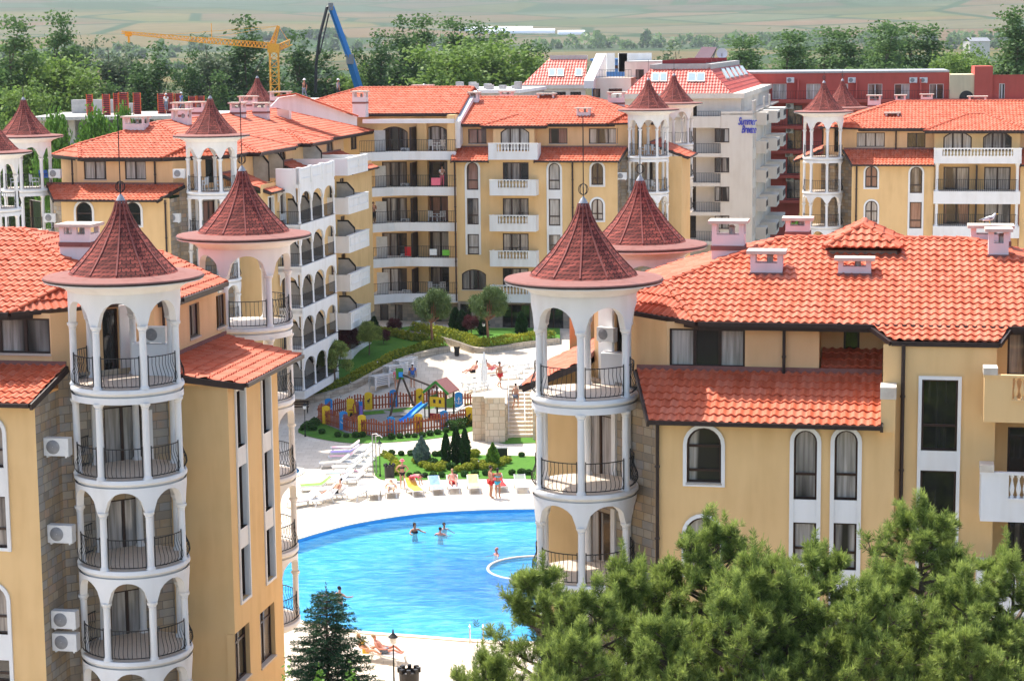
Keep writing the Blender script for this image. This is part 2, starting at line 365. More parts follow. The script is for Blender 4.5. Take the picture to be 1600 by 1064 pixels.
# ---------------------------------------------------------------- walls with real openings, windows, balconies
Z = Vector((0, 0, 1))
def outline(s0, s1, z0, z1, arch, n=10):
    if not arch: return [(s0, z0), (s1, z0), (s1, z1), (s0, z1)]
    w = s1 - s0; c = (s0 + s1) / 2
    if arch == 1: r = w / 2; cz = z1 - r; a0 = 0
    else:
        h = .20 * w; r = (w * w / 4 + h * h) / (2 * h); cz = z1 - r; a0 = math.acos(w / 2 / r)
    pts = [(s0, z0), (s1, z0)]
    for i in range(n + 1):
        a = a0 + (PI - 2 * a0) * i / n
        pts.append((c + r * cos(a), cz + r * sin(a)))
    return pts
class Fac:
    """one wall of a building: runs from p0 to p1 (seen from outside left to right)"""
    def __init__(s, bld, p0, p1, z0, z1, mat, name='wall', thick=.0):
        s.b = bld; s.p0 = Vector((p0[0], p0[1], 0)); s.p1 = Vector((p1[0], p1[1], 0)); s.L = (s.p1 - s.p0).length
        s.d = (s.p1 - s.p0) / s.L; s.n = Vector((s.d.y, -s.d.x, 0)); s.z0 = z0; s.z1 = z1; s.mat = mat; s.name = name; s.op = []
    def hit(s, px, py, out=0):
        r = ray(px, py); q = s.p0 + s.n * out
        t = (q - CAM).dot(s.n) / r.dot(s.n); p = CAM + r * t
        return (p - s.p0).dot(s.d), p.z
    def pt(s, a, z, out=0):
        return s.p0 + s.d * a + s.n * out + Z * z
    def rect(s, x0, y0, x1, y1, out=0):
        ym, xm = (y0 + y1) / 2, (x0 + x1) / 2
        return s.hit(x0, ym, out)[0], s.hit(x1, ym, out)[0], s.hit(xm, y1, out)[1], s.hit(xm, y0, out)[1]
    def bx(s, mb, a0, a1, o0, o1, z0, z1, m=0):
        return mb.hexa([s.pt(a, z, o) for z in (z0, z1) for a, o in ((a0, o1), (a1, o1), (a1, o0), (a0, o0))], m)
    def build(s, mat=None, sub=None):
        mb = MB(); ev = 1e-4
        S = sorted({0, s.L} | {min(max(a, 0), s.L) for o in s.op for a in o[:2]})
        T = sorted({s.z0, s.z1} | {min(max(a, s.z0), s.z1) for o in s.op for a in o[2:4]})
        for i in range(len(S) - 1):
            run = None
            for j in range(len(T) - 1):
                a, z = (S[i] + S[i + 1]) / 2, (T[j] + T[j + 1]) / 2
                inside = S[i + 1] - S[i] < ev or any(o[0] < a < o[1] and o[2] < z < o[3] for o in s.op)
                if inside:
                    if run is not None: mb.quad(s.pt(S[i], run), s.pt(S[i + 1], run), s.pt(S[i + 1], T[j]), s.pt(S[i], T[j])); run = None
                elif run is None: run = T[j]
            if run is not None: mb.quad(s.pt(S[i], run), s.pt(S[i + 1], run), s.pt(S[i + 1], s.z1), s.pt(S[i], s.z1))
        for (a0, a1, z0, z1, arch, dep) in s.op:
            ol = outline(a0, a1, z0, z1, arch)
            for i in range(len(ol)):
                p, q = ol[i], ol[(i + 1) % len(ol)]
                mb.quad(s.pt(p[0], p[1]), s.pt(q[0], q[1]), s.pt(q[0], q[1], -dep), s.pt(p[0], p[1], -dep))
            if arch:
                arc = ol[2:]; k = len(arc) // 2
                for i in range(len(arc) - 1):
                    cnr = (a1, z1) if i < k else (a0, z1)
                    mb.poly([s.pt(*arc[i + 1]), s.pt(*arc[i]), s.pt(*cnr)])
                mb.poly([s.pt(*arc[k]), s.pt(a1, z1), s.pt(a0, z1)])
        return mb.build(s.name, M(mat or s.mat), s.b)
    def window(s, x0, y0, x1, y1, arch=0, mull=1, tr=(), pane=None, surround=None, sill=True, dep=.13, name='window', abs_=None, out=0, fw=.065, label=None):
        a0, a1, z0, z1 = abs_ or s.rect(x0, y0, x1, y1)
        s.op.append((a0, a1, z0, z1, arch, dep + .06))
        mb = MB(); o = outline(a0, a1, z0, z1, arch); i_ = outline(a0 + fw, a1 - fw, z0 + fw, z1 - fw, arch)
        n = len(o)
        for k in range(n):
            p, q, P_, Q_ = o[k], o[(k + 1) % n], i_[k], i_[(k + 1) % n]
            mb.quad(s.pt(*p, -dep + .05), s.pt(*q, -dep + .05), s.pt(*Q_, -dep + .05), s.pt(*P_, -dep + .05))
            mb.quad(s.pt(*P_, -dep + .05), s.pt(*Q_, -dep + .05), s.pt(*Q_, -dep), s.pt(*P_, -dep))
        def top(a):
            if not arch: return z1
            w = a1 - a0; c = (a0 + a1) / 2
            if arch == 1: r = w / 2; return z1 - r + math.sqrt(max(0, r * r - (a - c) ** 2))
            h = .20 * w; r = (w * w / 4 + h * h) / (2 * h); return z1 - r + math.sqrt(max(0, r * r - (a - c) ** 2))
        for k in range(1, mull + 1):
            a = a0 + (a1 - a0) * k / (mull + 1)
            s.bx(mb, a - fw * .75, a + fw * .75, -dep, -dep + .047, z0 + fw, top(a) - fw)
        for t in tr:
            z = z0 + (z1 - z0) * t
            s.bx(mb, a0 + fw, a1 - fw, -dep, -dep + .044, z - fw * .6, z + fw * .6)
        w = mb.build(name, M('brown_wood'), s.b)
        if label: w['label'] = label
        pm = MB().poly([s.pt(*p, -dep + .004) for p in outline(a0 + fw * .5, a1 - fw * .5, z0 + fw * .5, z1 - fw * .5, arch)])
        pm.build('pane', M(pane or RND.choice(PANES)), w)
        if sill:
            sb = MB(); s.bx(sb, a0 - .03, a1 + .03, -dep, .05, z0 - .06, z0 + .004)
            sb.build('sill', M('floor_tile'), w)
        if surround:
            s.surround(a0, a1, z0, z1, arch, surround, w)
        return w
    def surround(s, a0, a1, z0, z1, arch, w, parent, bottom=False, out=.05, mat='white_render', name='surround'):
        mb = MB(); i_ = outline(a0, a1, z0, z1, arch); o = outline(a0 - w, a1 + w, z0 - (w if bottom else 0), z1 + w, arch)
        n = len(o)
        for k in range(n):
            if k == 0 and not bottom: continue
            p, q, P_, Q_ = i_[k], i_[(k + 1) % n], o[k], o[(k + 1) % n]
            mb.quad(s.pt(*P_, out), s.pt(*Q_, out), s.pt(*q, out), s.pt(*p, out))
            mb.quad(s.pt(*Q_, 0), s.pt(*Q_, out), s.pt(*P_, out), s.pt(*P_, 0))
            mb.quad(s.pt(*p, 0), s.pt(*p, out), s.pt(*q, out), s.pt(*q, 0))
        return mb.build(name, M(mat), parent)
    def strip(s, x0, x1, wins, ytop, ybot, arch=1, sw=.11, pane=None, tr=(.35,), fw=.06):
        """tall white band that joins the windows of several storeys"""
        ym = (ytop + ybot) / 2
        first = None; rr = []
        for (y0, y1) in wins:
            a = s.rect(x0, y0, x1, y1); rr.append(a)
        A0 = sum(r[0] for r in rr) / len(rr); A1 = sum(r[1] for r in rr) / len(rr)
        zt, zb = s.hit((x0 + x1) / 2, ytop)[1], s.hit((x0 + x1) / 2, ybot)[1]
        for k, r in enumerate(rr):
            w = s.window(0, 0, 0, 0, arch if k == 0 else 0, 0, tr if k == 0 else tr[:1], pane, None, False, abs_=(A0, A1, r[2], r[3]), fw=fw)
            if first is None: first = w
        zs = sorted([(r[2], r[3]) for r in rr], reverse=True)
        for k in range(len(zs)):
            z1 = zs[k][0]; z0 = zs[k + 1][1] if k + 1 < len(zs) else zb
            if z1 - z0 > .02:
                mb = MB(); s.bx(mb, A0, A1, -.10, .025, z0, z1); mb.build('spandrel', M('white_render'), s.b)
        s.surround(A0, A1, zb, max(r[3] for r in rr), arch, sw, s.b, out=.06, name='window_surround')
def wall_poly(bld, pts, z0, z1, mat, name='wall'):
    """row of plain walls through the given plan points"""
    mb = MB()
    for a, b in zip(pts[:-1], pts[1:]):
        mb.quad((a[0], a[1], z0), (b[0], b[1], z0), (b[0], b[1], z1), (a[0], a[1], z1))
    return mb.build(name, M(mat), bld)
def baluster_bm(mb, p, h, r=.075, n=6, m=0):
    pr = [(.75, 0), (.75, .08), (.45, .12), (.95, .32), (1.0, .42), (.6, .62), (.38, .74), (.42, .86), (.8, .90), (.8, 1)]
    mb.lathe([(a * r, b * h) for a, b in pr], p, n, m=m)
def rail_flat(mb, pts, z, h, step=.13, r=.012, bar=.02):
    """straight iron railing along plan points"""
    for zz in (z + .08, z + h):
        for a, b in zip(pts[:-1], pts[1:]):
            mb.bar((a[0], a[1], zz), (b[0], b[1], zz), bar * 1.6, bar * 1.6)
    for a, b in zip(pts[:-1], pts[1:]):
        a, b = Vector(a), Vector(b); L = (b - a).length; n = max(1, int(L / step))
        for k in range(n + 1):
            p = a + (b - a) * k / n
            mb.bar((p.x, p.y, z), (p.x, p.y, z + h), r * 2, r * 2, up=Vector((0, 1, 0)))
# ---------------------------------------------------------------- tiled roofs
def clip2(poly, nx, ny, c):           # keep nx*x + ny*y <= c
    out = []
    for i in range(len(poly)):
        p, q = poly[i], poly[(i + 1) % len(poly)]
        a, b = nx * p[0] + ny * p[1] - c, nx * q[0] + ny * q[1] - c
        if a <= 0: out.append(p)
        if (a < 0 < b) or (b < 0 < a):
            t = a / (a - b); out.append((p[0] + (q[0] - p[0]) * t, p[1] + (q[1] - p[1]) * t))
    return out
def tile_face(P3, tw=.25, tl=.40, seg=6, amp=.044, bld=None, mat='roof_tile', name='roof', rows_fit=False, smoothang=50):
    """P3: planar convex polygon in world space whose first edge is the eave"""
    P3 = [Vector(p) for p in P3]
    o = P3[0]; es = (P3[1] - P3[0]).normalized(); n = Vector()
    for i in range(1, len(P3) - 1): n += (P3[i] - o).cross(P3[i + 1] - o)
    n.normalize()
    if n.z < 0: n = -n
    et = n.cross(es)
    if et.z < 0: et = -et
    q = [((p - o).dot(es), (p - o).dot(et)) for p in P3]
    s0, s1 = min(a for a, b in q), max(a for a, b in q); t1 = max(b for a, b in q); t0 = min(0, min(b for a, b in q))
    c0, c1 = math.floor(s0 / tw), math.ceil(s1 / tw); nc = (c1 - c0) * seg + 1
    if rows_fit: tl = t1 / max(1, round(t1 / tl))
    so = o.dot(es); c0, c1 = math.floor((s0 + so) / tw), math.ceil((s1 + so) / tw); nc = (c1 - c0) * seg + 1
    r0, r1 = math.floor(t0 / tl), math.ceil(t1 / tl - 1e-6)
    ss = np.arange(nc) / seg; fr = ss % 1.0
    wave = np.where(fr < .62, np.sin(fr / .62 * PI) * amp, -np.sin((fr - .62) / .38 * PI) * amp * .35)
    ss = (ss + c0) * tw - so
    V = []; Fc = []; tint = []
    rng = np.random.default_rng(int(abs(o.x * 31 + o.y * 7)) + 5)
    base = 0
    for r in range(r0, r1):
        jit = rng.normal(0, .004, (c1 - c0)); jl = np.append(np.repeat(jit, seg), jit[-1])
        tn = rng.random(c1 - c0)
        for (tt, h) in ((r * tl - .02, -.005), (r * tl - .02, .048), ((r + 1) * tl, .002)):
            hh = wave * (1 if h > -.001 else .6) + h + jl * (1 if h > 0 else 0)
            tv = tt + jl * 1.5
            pts = np.outer(ss, np.array(es)) + np.outer(tv, np.array(et)) + np.outer(hh, np.array(n)) + np.array(o)
            V.append(pts)
        for k in range(nc - 1):
            a = base + k
            Fc.append((a, a + 1, a + nc + 1, a + nc)); Fc.append((a + nc, a + nc + 1, a + 2 * nc + 1, a + 2 * nc))
            t_ = tn[k // seg]; tint += [t_, t_]
        base += 3 * nc
    V = np.concatenate(V)
    me = bpy.data.meshes.new(name); org = ORG[bld.name]
    me.from_pydata((V - np.array(org)).tolist(), [], Fc)
    at_ = me.attributes.new('tint', 'FLOAT', 'FACE'); at_.data.foreach_set('value', np.array(tint, dtype=np.float32))
    bm = bmesh.new(); bm.from_mesh(me)
    cen = sum(P3, Vector()) / len(P3)
    for i in range(len(P3)):
        a, b = P3[i], P3[(i + 1) % len(P3)]
        d = (b - a).normalized(); out = d.cross(n)
        if out.dot(cen - a) > 0: out = -out
        off = .03 if i == 0 else 0
        bmesh.ops.bisect_plane(bm, geom=bm.verts[:] + bm.edges[:] + bm.faces[:], plane_co=a + out * off - org, plane_no=out, clear_outer=True)
    bm.to_mesh(me); bm.free()
    me.materials.append(M(mat)); me.polygons.foreach_set('use_smooth', [True] * len(me.polygons)); me.set_sharp_from_angle(angle=rad(smoothang))
    ob = bpy.data.objects.new(name, me); COL.objects.link(ob); ob.parent = bld; ORG[ob.name] = org
    return ob
def cap_tiles(mb, a, b, r=.11, L=.38, m=0):
    a, b = Vector(a), Vector(b); d = b - a; n = max(1, int(d.length / L))
    if d.z < 0: a, b = b, a; d = -d
    d.normalize(); x = d.cross(Z).normalized(); y = x.cross(d)
    if y.z < 0: y = -y
    st = (b - a) / n
    for k in range(n):
        p0 = a + st * k - d * .03; p1 = a + st * (k + 1)
        vs = []
        for p, rr, up in ((p0, r * 1.08, .02), (p1, r * .9, .0)):
            for i in range(7):
                t = PI * i / 6
                vs.append(p + x * cos(t) * rr + y * (sin(t) * rr * .8 + up - .01))
        mb.add(vs, [(i, i + 1, 8 + i, 7 + i) for i in range(6)] + [tuple(range(6, -1, -1))], m)
def gutter(mb, a, b, w=.13, h=.12):
    mb.bar(Vector(a), Vector(b), w, h)
def hip_roof(bld, foot, ez, slope, tw=.25, tl=.40, seg=6, amp=.044, over=None, skip=(), eave=True, mat='roof_tile', cap=.11, soffit=True, guts=True, lower=.0):
    """foot: convex ccw plan polygon (world XY). roof height = lowest of the planes rising from every edge"""
    n = len(foot); E = []
    for i in range(n):
        a, b = Vector(foot[i]).to_2d(), Vector(foot[(i + 1) % n]).to_2d(); d = (b - a).normalized(); inn = Vector((-d.y, d.x))
        E.append((a, b, d, inn))
    sl = slope if isinstance(slope, (list, tuple)) else [slope] * n
    done = set(); caps = MB(); g = MB(); sof = MB()
    root = None
    for i in range(n):
        a, b, d, inn = E[i]
        poly = [tuple(Vector(p).to_2d()) for p in foot]
        # height_i <= height_j  ->  si*((p-ai).inn_i) - sj*((p-aj).inn_j) <= 0
        for j in range(n):
            if j == i: continue
            aj, bj, dj, ij = E[j]
            nx, ny = sl[i] * inn.x - sl[j] * ij.x, sl[i] * inn.y - sl[j] * ij.y
            c = sl[i] * a.dot(inn) - sl[j] * aj.dot(ij)
            poly = clip2(poly, nx, ny, c)
            if len(poly) < 3: break
        pp = []
        for p in poly:
            if not pp or math.hypot(p[0] - pp[-1][0], p[1] - pp[-1][1]) > .02: pp.append(p)
        if len(pp) > 1 and math.hypot(pp[0][0] - pp[-1][0], pp[0][1] - pp[-1][1]) < .02: pp.pop()
        poly = pp
        if len(poly) < 3: continue
        def hz(p): return ez + sl[i] * (Vector(p) - a).dot(inn)
        k = min(range(len(poly)), key=lambda q: abs((Vector(poly[q]) - a).dot(inn)) + abs((Vector(poly[(q + 1) % len(poly)]) - a).dot(inn)))
        poly = poly[k:] + poly[:k]
        P3 = [(p[0], p[1], hz(p)) for p in poly]
        if i not in skip:
            tile_face(P3, tw, tl, seg, amp, bld, mat)
        for q in range(1, len(P3)):
            u, v = P3[q], P3[(q + 1) % len(P3)]
            key = tuple(sorted([(round(u[0], 1), round(u[1], 1)), (round(v[0], 1), round(v[1], 1))]))
            if key not in done and (Vector(u) - Vector(v)).length > .3:
                done.add(key); cap_tiles(caps, u, v, cap)
        if guts and i not in skip:
            p, q = Vector((*a, ez - .05)) - Vector((*inn, 0)) * .06, Vector((*b, ez - .05)) - Vector((*inn, 0)) * .06
            g.bar(p, q, .14, .13)
            g.bar(p + Vector((*inn, -.03)) * 1 + Vector((0, 0, -.06)) - Vector((*inn, 0)) * .85, q + Vector((0, 0, -.09)) + Vector((*inn, 0)) * .15, .04, .2)
    caps.build('ridge_tiles', M(mat), bld, 50)
    if guts: g.build('gutter', M('dark_brown_metal'), bld)
    if soffit:
        MB().poly([(p[0], p[1], ez - .09) for p in foot]).build('soffit', M('dark_brown_metal'), bld)
def skirt(bld, e0, e1, t1, t0, **kw):
    """sloping tiled apron: eave e0-e1, top t0-t1 against the wall"""
    o = tile_face([e0, e1, t1, t0], bld=bld, name='skirt_roof', **kw)
    e0, e1, t0, t1 = map(Vector, (e0, e1, t0, t1)); g = MB()
    d = (e1 - e0).normalized(); out = Vector((d.y, -d.x, 0))
    if out.dot(t0 - e0) > 0: out = -out
    g.bar(e0 + out * .07 - Z * .04, e1 + out * .07 - Z * .04, .13, .12)
    g.bar(e0 - Z * .09 - d * .03, t0 - Z * .09 - d * .03, .09, .2); g.bar(e1 - Z * .09 + d * .03, t1 - Z * .09 + d * .03, .09, .2)
    g.quad(e0 - Z * .12, e1 - Z * .12, t1 - Z * .2, t0 - Z * .2)
    g.build('gutter', M('dark_brown_metal'), bld)
    f = MB(); f.bar(t0 + Z * .07 + out * .03, t1 + Z * .07 + out * .03, .05, .16); f.build('flashing', M('rim_red'), bld)
    return o
def chimney(bld, fr, u, v, zb, h, w=.8, d=.6, tint='lilac_render', label=None, cw=.12, slots=1):
    """rendered stack with openings under a mortared cap"""
    mb = MB(); zt = zb + h
    mb.fbox(fr, u - w / 2, u + w / 2, v - d / 2, v + d / 2, zb - 1.2, zb + h * .45)
    pw = .16
    xs = [u - w / 2 + pw / 2, u + w / 2 - pw / 2] + ([u] if slots > 1 else [])
    for x in xs:
        mb.fbox(fr, x - pw / 2, x + pw / 2, v - d / 2, v - d / 2 + .12, zb + h * .45, zt - .1); mb.fbox(fr, x - pw / 2, x + pw / 2, v + d / 2 - .12, v + d / 2, zb + h * .45, zt - .1)
    mb.fbox(fr, u - w / 2, u - w / 2 + .11, v - .1, v + .1, zb + h * .45, zt - .1)
    c = mb.build('chimney', M(tint), bld)
    if label: c['label'] = label
    MB().fbox(fr, u - w / 2 - cw, u + w / 2 + cw, v - d / 2 - cw, v + d / 2 + cw, zt - .10, zt).build('cap', M('mortar_cap'), c)
    f = MB(); f.lathe([(.10, 0), (.10, .22), (.13, .22), (.05, .3)], tuple(fr.w(u + .1, v, zb + h * .45)), 8); f.build('flue', M('zinc'), c)
    b = MB(); b.fbox(fr, u - w / 2 - .03, u + w / 2 + .03, v - d / 2 - .03, v + d / 2 + .03, zb - .12, zb + .03); b.build('flashing', M('rim_red'), c)
    return c
def pipe(bld, p, z0, z1, r=.055, off=None):
    mb = MB(); p = Vector(p); mb.tube([(p.x, p.y, z0), (p.x, p.y, z1)], r, 8)
    z = z0 + 1
    while z < z1: mb.lathe([(r, 0), (r * 1.35, 0), (r * 1.35, .06), (r, .06)], (p.x, p.y, z), 8); z += 2.2
    return mb.build('drainpipe', M('dark_brown_metal'), bld, 40)
# ---------------------------------------------------------------- round balcony towers
def railing_bay(mb, c, R, a0, a1, z, h, n, full=True):
    """bellied wrought-iron balusters between two columns"""
    def P(a, r, zz): return (c[0] + r * cos(a), c[1] + r * sin(a), zz)
    k = 6 if full else 3
    for zz, rr in ((z + .05, R), (z + h, R)):
        mb.tube([P(a0 + (a1 - a0) * i / k, rr, zz) for i in range(k + 1)], .019, 4)
    for i in range(n + 1):
        a = a0 + (a1 - a0) * i / n
        if i in (0, n): mb.tube([P(a, R, z), P(a, R, z + h + .06)], .022, 4); continue
        if full:
            pr = [(0, 0), (.07, .06), (.125, .18), (.11, .34), (.03, .55), (-.015, .72), (.0, .88), (0, 1)]
        else: pr = [(0, 0), (.11, .22), (0, .65), (0, 1)]
        mb.tube([P(a, R + x, z + .03 + t * (h - .03)) for x, t in pr], .011 if full else .013, 3, cap=False)
def tower(bld, c, ez, floors, gap, ncol=7, Rs=1.68, Rc=1.52, Re=2.42, cone_h=2.22, face=-PI / 2, full=True, zbot=0, arches=(0, 2, 3, 4, 5), rod=2.6, vis=(-115, 115), door=None, drum=1.72, label=None):
    """floors: heights of the balcony floors, top first; gap: world angle of the middle of one bay"""
    mb = MB(); N = 40 if full else 24; cx, cy = c; C0 = (cx, cy, 0)
    col = []; step = 2 * PI / ncol
    angs = [gap + step * (k + .5) for k in range(ncol)]
    tops = [ez - .03] + [f - .0 for f in floors[:-1]]
    # eave rim and drum
    mb.lathe([(Rs - .02, ez - .42), (Rs + .04, ez - .36), (Rs + .14, ez - .3), (Re - .25, ez - .17), (Re, ez - .13), (Re, ez - .05)], C0, N)
    kids = []; later = []
    for fi, fz in enumerate(floors):
        top = (ez - .42) if fi == 0 else floors[fi - 1] - .26
        # slab with moulding
        later.append(('balcony_slab', MB().lathe([(0.01, fz), (Rs - .02, fz), (Rs + .0, fz - .05), (Rs, fz - .12), (Rs - .06, fz - .17), (Rs - .10, fz - .26), (.01, fz - .26)], C0, N)))
        arch = fi in arches
        H = top - fz
        spring = fz + H * (.70 if fi else .66) if arch else top - .18
        # ring above the columns, its lower edge follows the arches
        ri, ro = Rc - .11, Rc + .11
        per = 12 if full else 8; vs = []; nn = ncol * per; hw = .135 / Rc
        for i in range(nn):
            a = gap - step / 2 + step * i / per; b = (i % per) / per * step
            half = step / 2 - hw
            x = abs(b - step / 2)
            if arch:
                rise = min(top - spring - (.22 if fi == 0 else .10), (top - spring) * .86)
                if fi == 0: rise = min(rise, .74)
                zl = spring if x >= half else spring + rise * math.sqrt(max(0, 1 - (x / half) ** 2))
            else: zl = spring
            for r in (ro, ri): vs += [(cx + r * cos(a), cy + r * sin(a), zl), (cx + r * cos(a), cy + r * sin(a), top + .02)]
        fs = []
        for i in range(nn):
            j = (i + 1) % nn; p, q = i * 4, j * 4
            fs += [(p, q, q + 1, p + 1), (q + 2, p + 2, p + 3, q + 3), (q, p, p + 2, q + 2)]
        later.append(('arcade', MB().add(vs, fs)))
        # columns
        for a in angs:
            x, y = cx + Rc * cos(a), cy + Rc * sin(a)
            hcol = spring - fz; r = .115
            pr = [(r * 1.35, 0), (r * 1.35, .06), (r * 1.05, .10), (r, .14), (r * .92, hcol - .2), (r * .92, hcol - .17), (r * 1.12, hcol - .14), (r * .95, hcol - .12), (r * 1.45, hcol - .05), (r * 1.45, hcol + .02)]
            kids.append(('column', pr, (x, y, fz)))
    t = mb.build('tower', M('white_render'), bld, 40)
    if label: t['label'] = label
    for nm, b_ in later: b_.build(nm, M('white_render'), t, 40)
    for nm, pr, p in kids:
        MB().lathe(pr, p, 10 if full else 6).build('column', M('white_render'), t, 40)
    for fz in floors:
        MB().lathe([(.01, fz + .006), (Rs - .06, fz + .006)], C0, N).build('floor_tiles', M('floor_tile'), t)
        for k in range(ncol):
            am = gap + step * k
            d = math.degrees((am - face + PI) % (2 * PI) - PI)
            if vis[0] <= d <= vis[1]:
                r = MB(); railing_bay(r, c, Rc + .02, am - step / 2 + .09, am + step / 2 - .09, fz + .04, .92, 9 if full else 7, full)
                r.build('railing', M('iron'), t)
    # cone
    prof = [(1, 0), (.95, .035), (.885, .085), (.74, .20), (.585, .33), (.46, .46), (.36, .56), (.28, .65), (.20, .76), (.14, .86), (.09, 1)]
    Rb = 1.70; ns = 24; me_v = []; fcs = []; uvs = []
    rim = MB().lathe([(Re + .01, ez - .055), (Re + .02, ez - .02), (Re, ez + .01), (Rb - .1, ez + .10)], C0, N)
    ro_ = rim.build('eave_rim', M('rim_red'), t, 40)
    rg = MB().lathe([(Re + .012, ez - .09), (Re + .035, ez - .085), (Re + .035, ez - .035), (Re + .012, ez - .03)], C0, N); rg.build('drip_edge', M('dark_brown_metal'), t, 40)
    sl = [0]
    for i in range(1, len(prof)):
        sl.append(sl[-1] + math.hypot((prof[i][0] - prof[i - 1][0]) * Rb, (prof[i][1] - prof[i - 1][1]) * cone_h))
    for i in range(ns + 1):
        a = 2 * PI * i / ns + gap
        for k, (r, z) in enumerate(prof):
            me_v.append((cx + r * Rb * cos(a), cy + r * Rb * sin(a), ez + .07 + z * cone_h)); uvs.append((i / ns * 2 * PI * Rb * (.35 + .65 * r), sl[k]))
    K = len(prof)
    for i in range(ns):
        for k in range(K - 1): fcs.append((i * K + k, (i + 1) * K + k, (i + 1) * K + k + 1, i * K + k + 1))
    cm = MB(); cm.add(me_v, fcs); co = cm.build('cone_roof', M('shingle'), t, 25)
    ul = co.data.uv_layers.new(name='UVMap')
    for lp in co.data.loops: ul.data[lp.index].uv = uvs[lp.vertex_index]
    rb = MB()
    for i in range(0, ns, 2):
        a = 2 * PI * i / ns + gap
        rb.tube([(cx + (r * Rb + .004) * cos(a), cy + (r * Rb + .004) * sin(a), ez + .07 + z * cone_h) for r, z in prof[1:]], [.034] * 5 + [.026] * 5, 4)
    rb.build('ribs', M('rib_red'), t, 40)
    zt = ez + .07 + cone_h
    fn = MB(); fn.lathe([(.20, -.22), (.17, -.05), (.09, .12), (.05, .16), (.03, .2)], (cx, cy, zt), 10)
    f = fn.build('finial', M('zinc'), t, 40)
    rd = MB(); rd.tube([(cx, cy, zt + .1), (cx, cy, zt + rod)], .018, 5)
    for k in range(4 if full else 3):
        a = PI * k / 4
        rd.tube([(cx + .15 * sin(q) * cos(a), cy + .15 * sin(q) * sin(a), zt + .42 + .17 * cos(q)) for q in [2 * PI * j / 12 for j in range(12)]], .012, 3, closed=True)
    rd.build('lightning_rod', M('iron'), f)
    return t
# ================================================================= BUILDINGS
def ac_unit(name_label, p, n, sc=1.0, proto_=[]):
    """outdoor air-conditioning box; p = middle of its back, n = outward direction"""
    if not proto_:
        r = proto('air_conditioner'); mb = MB()
        mb.box((0, -.17, 0), (.80, .30, .55)); mb.box((.34, -.17, 0), (.11, .306, .50)); mb.box((-.3, -.15, -.30), (.05, .3, .06)); mb.box((.3, -.15, -.30), (.05, .3, .06))
        b = mb.build('casing', M('white_plastic'), r)
        g = MB(); g.lathe([(.01, .014), (.205, .012), (.22, 0)], (0, 0, 0), 20); g.xf(Matrix.Translation((-.10, -.322, 0)) @ Matrix.Rotation(PI / 2, 4, 'X')); g.build('fan_grille', M('grey_plastic'), r, 40)
        proto_.append(r)
    rz = math.atan2(n.y, n.x) + PI / 2
    return dup(proto_[0], p, rz, name_label, 'air conditioner', 'air conditioners on the facades', sc)
def pilaster(fac, x0, y0, x1, y1, out=.08):
    a0, a1, z0, z1 = fac.rect(x0, y0, x1, y1); mb = MB(); fac.bx(mb, a0, a1, 0, out, z0, z1); return mb.build('pilaster', M('white_render'), fac.b)
def ztop(px, py, Y): return at(px, py, Y).z
# ---------------------------------------------------------------- near right block
TR = at(912, 434, 62.5); FR = Frame(TR.x, TR.y)
bR = thing('apartment_block', (TR.x + 6, TR.y + 5, 0), 'ochre block behind the pine tops, with a seagull on a chimney of its tiled roof', 'apartment block', 'ochre apartment blocks of the resort')
eR = FR.hv(1200, 505, -.5).z
fzR = [ztop(912, 626, 61), ztop(912, 773, 61)]
fzR += [fzR[1] - 2.83, fzR[1] - 5.66]
SL = .315
def P2(fr, pts): return [fr.w(u, v) for u, v in pts]
hip_roof(bR, P2(FR, [(3.57, -.5), (18, -.5), (18, 12.1), (3.57, 12.1), (-.5, 8.03), (-.5, 3.57)]), eR, [SL, SL, SL, .85, SL, .85], tw=.255, tl=.40, seg=8)
def roofpt(fr, px, py, ez, s=SL, v0=-.5):
    r = ray(px, py)   # z = ez + s (v - v0)
    c = CAM - fr.o; t = (ez + s * (c.dot(fr.v) - v0) - CAM.z) / (r.z - s * r.dot(fr.v))
    return CAM + r * t
vx = (FR.loc(roofpt(FR, 1393, 531, eR))[1] + FR.loc(roofpt(FR, 1561, 534, eR))[1]) / 2; zx = eR + SL * (vx + .5)
ext = [FR.w(FR.loc(roofpt(FR, 1393, 531, eR))[0], vx, zx), FR.w(FR.loc(roofpt(FR, 1561, 534, eR))[0], vx, zx), FR.w(FR.loc(roofpt(FR, 1578, 509, eR))[0], -.47, eR + SL * .03), FR.w(FR.loc(roofpt(FR, 1360, 505, eR))[0], -.47, eR + SL * .03)]
tile_face(ext, .255, .40, 8, bld=bR, name='roof_extension', rows_fit=True)
g = MB()
for a, b in ((ext[3], ext[0]), (ext[0], ext[1]), (ext[1], ext[2])):
    g.bar(a - Z * .10 - FR.v * .05, b - Z * .10 - FR.v * .05, .14, .13)
g.quad(ext[0] - Z * .16, ext[1] - Z * .16, ext[2] - Z * .16, ext[3] - Z * .16); g.build('gutter', M('dark_brown_metal'), bR)
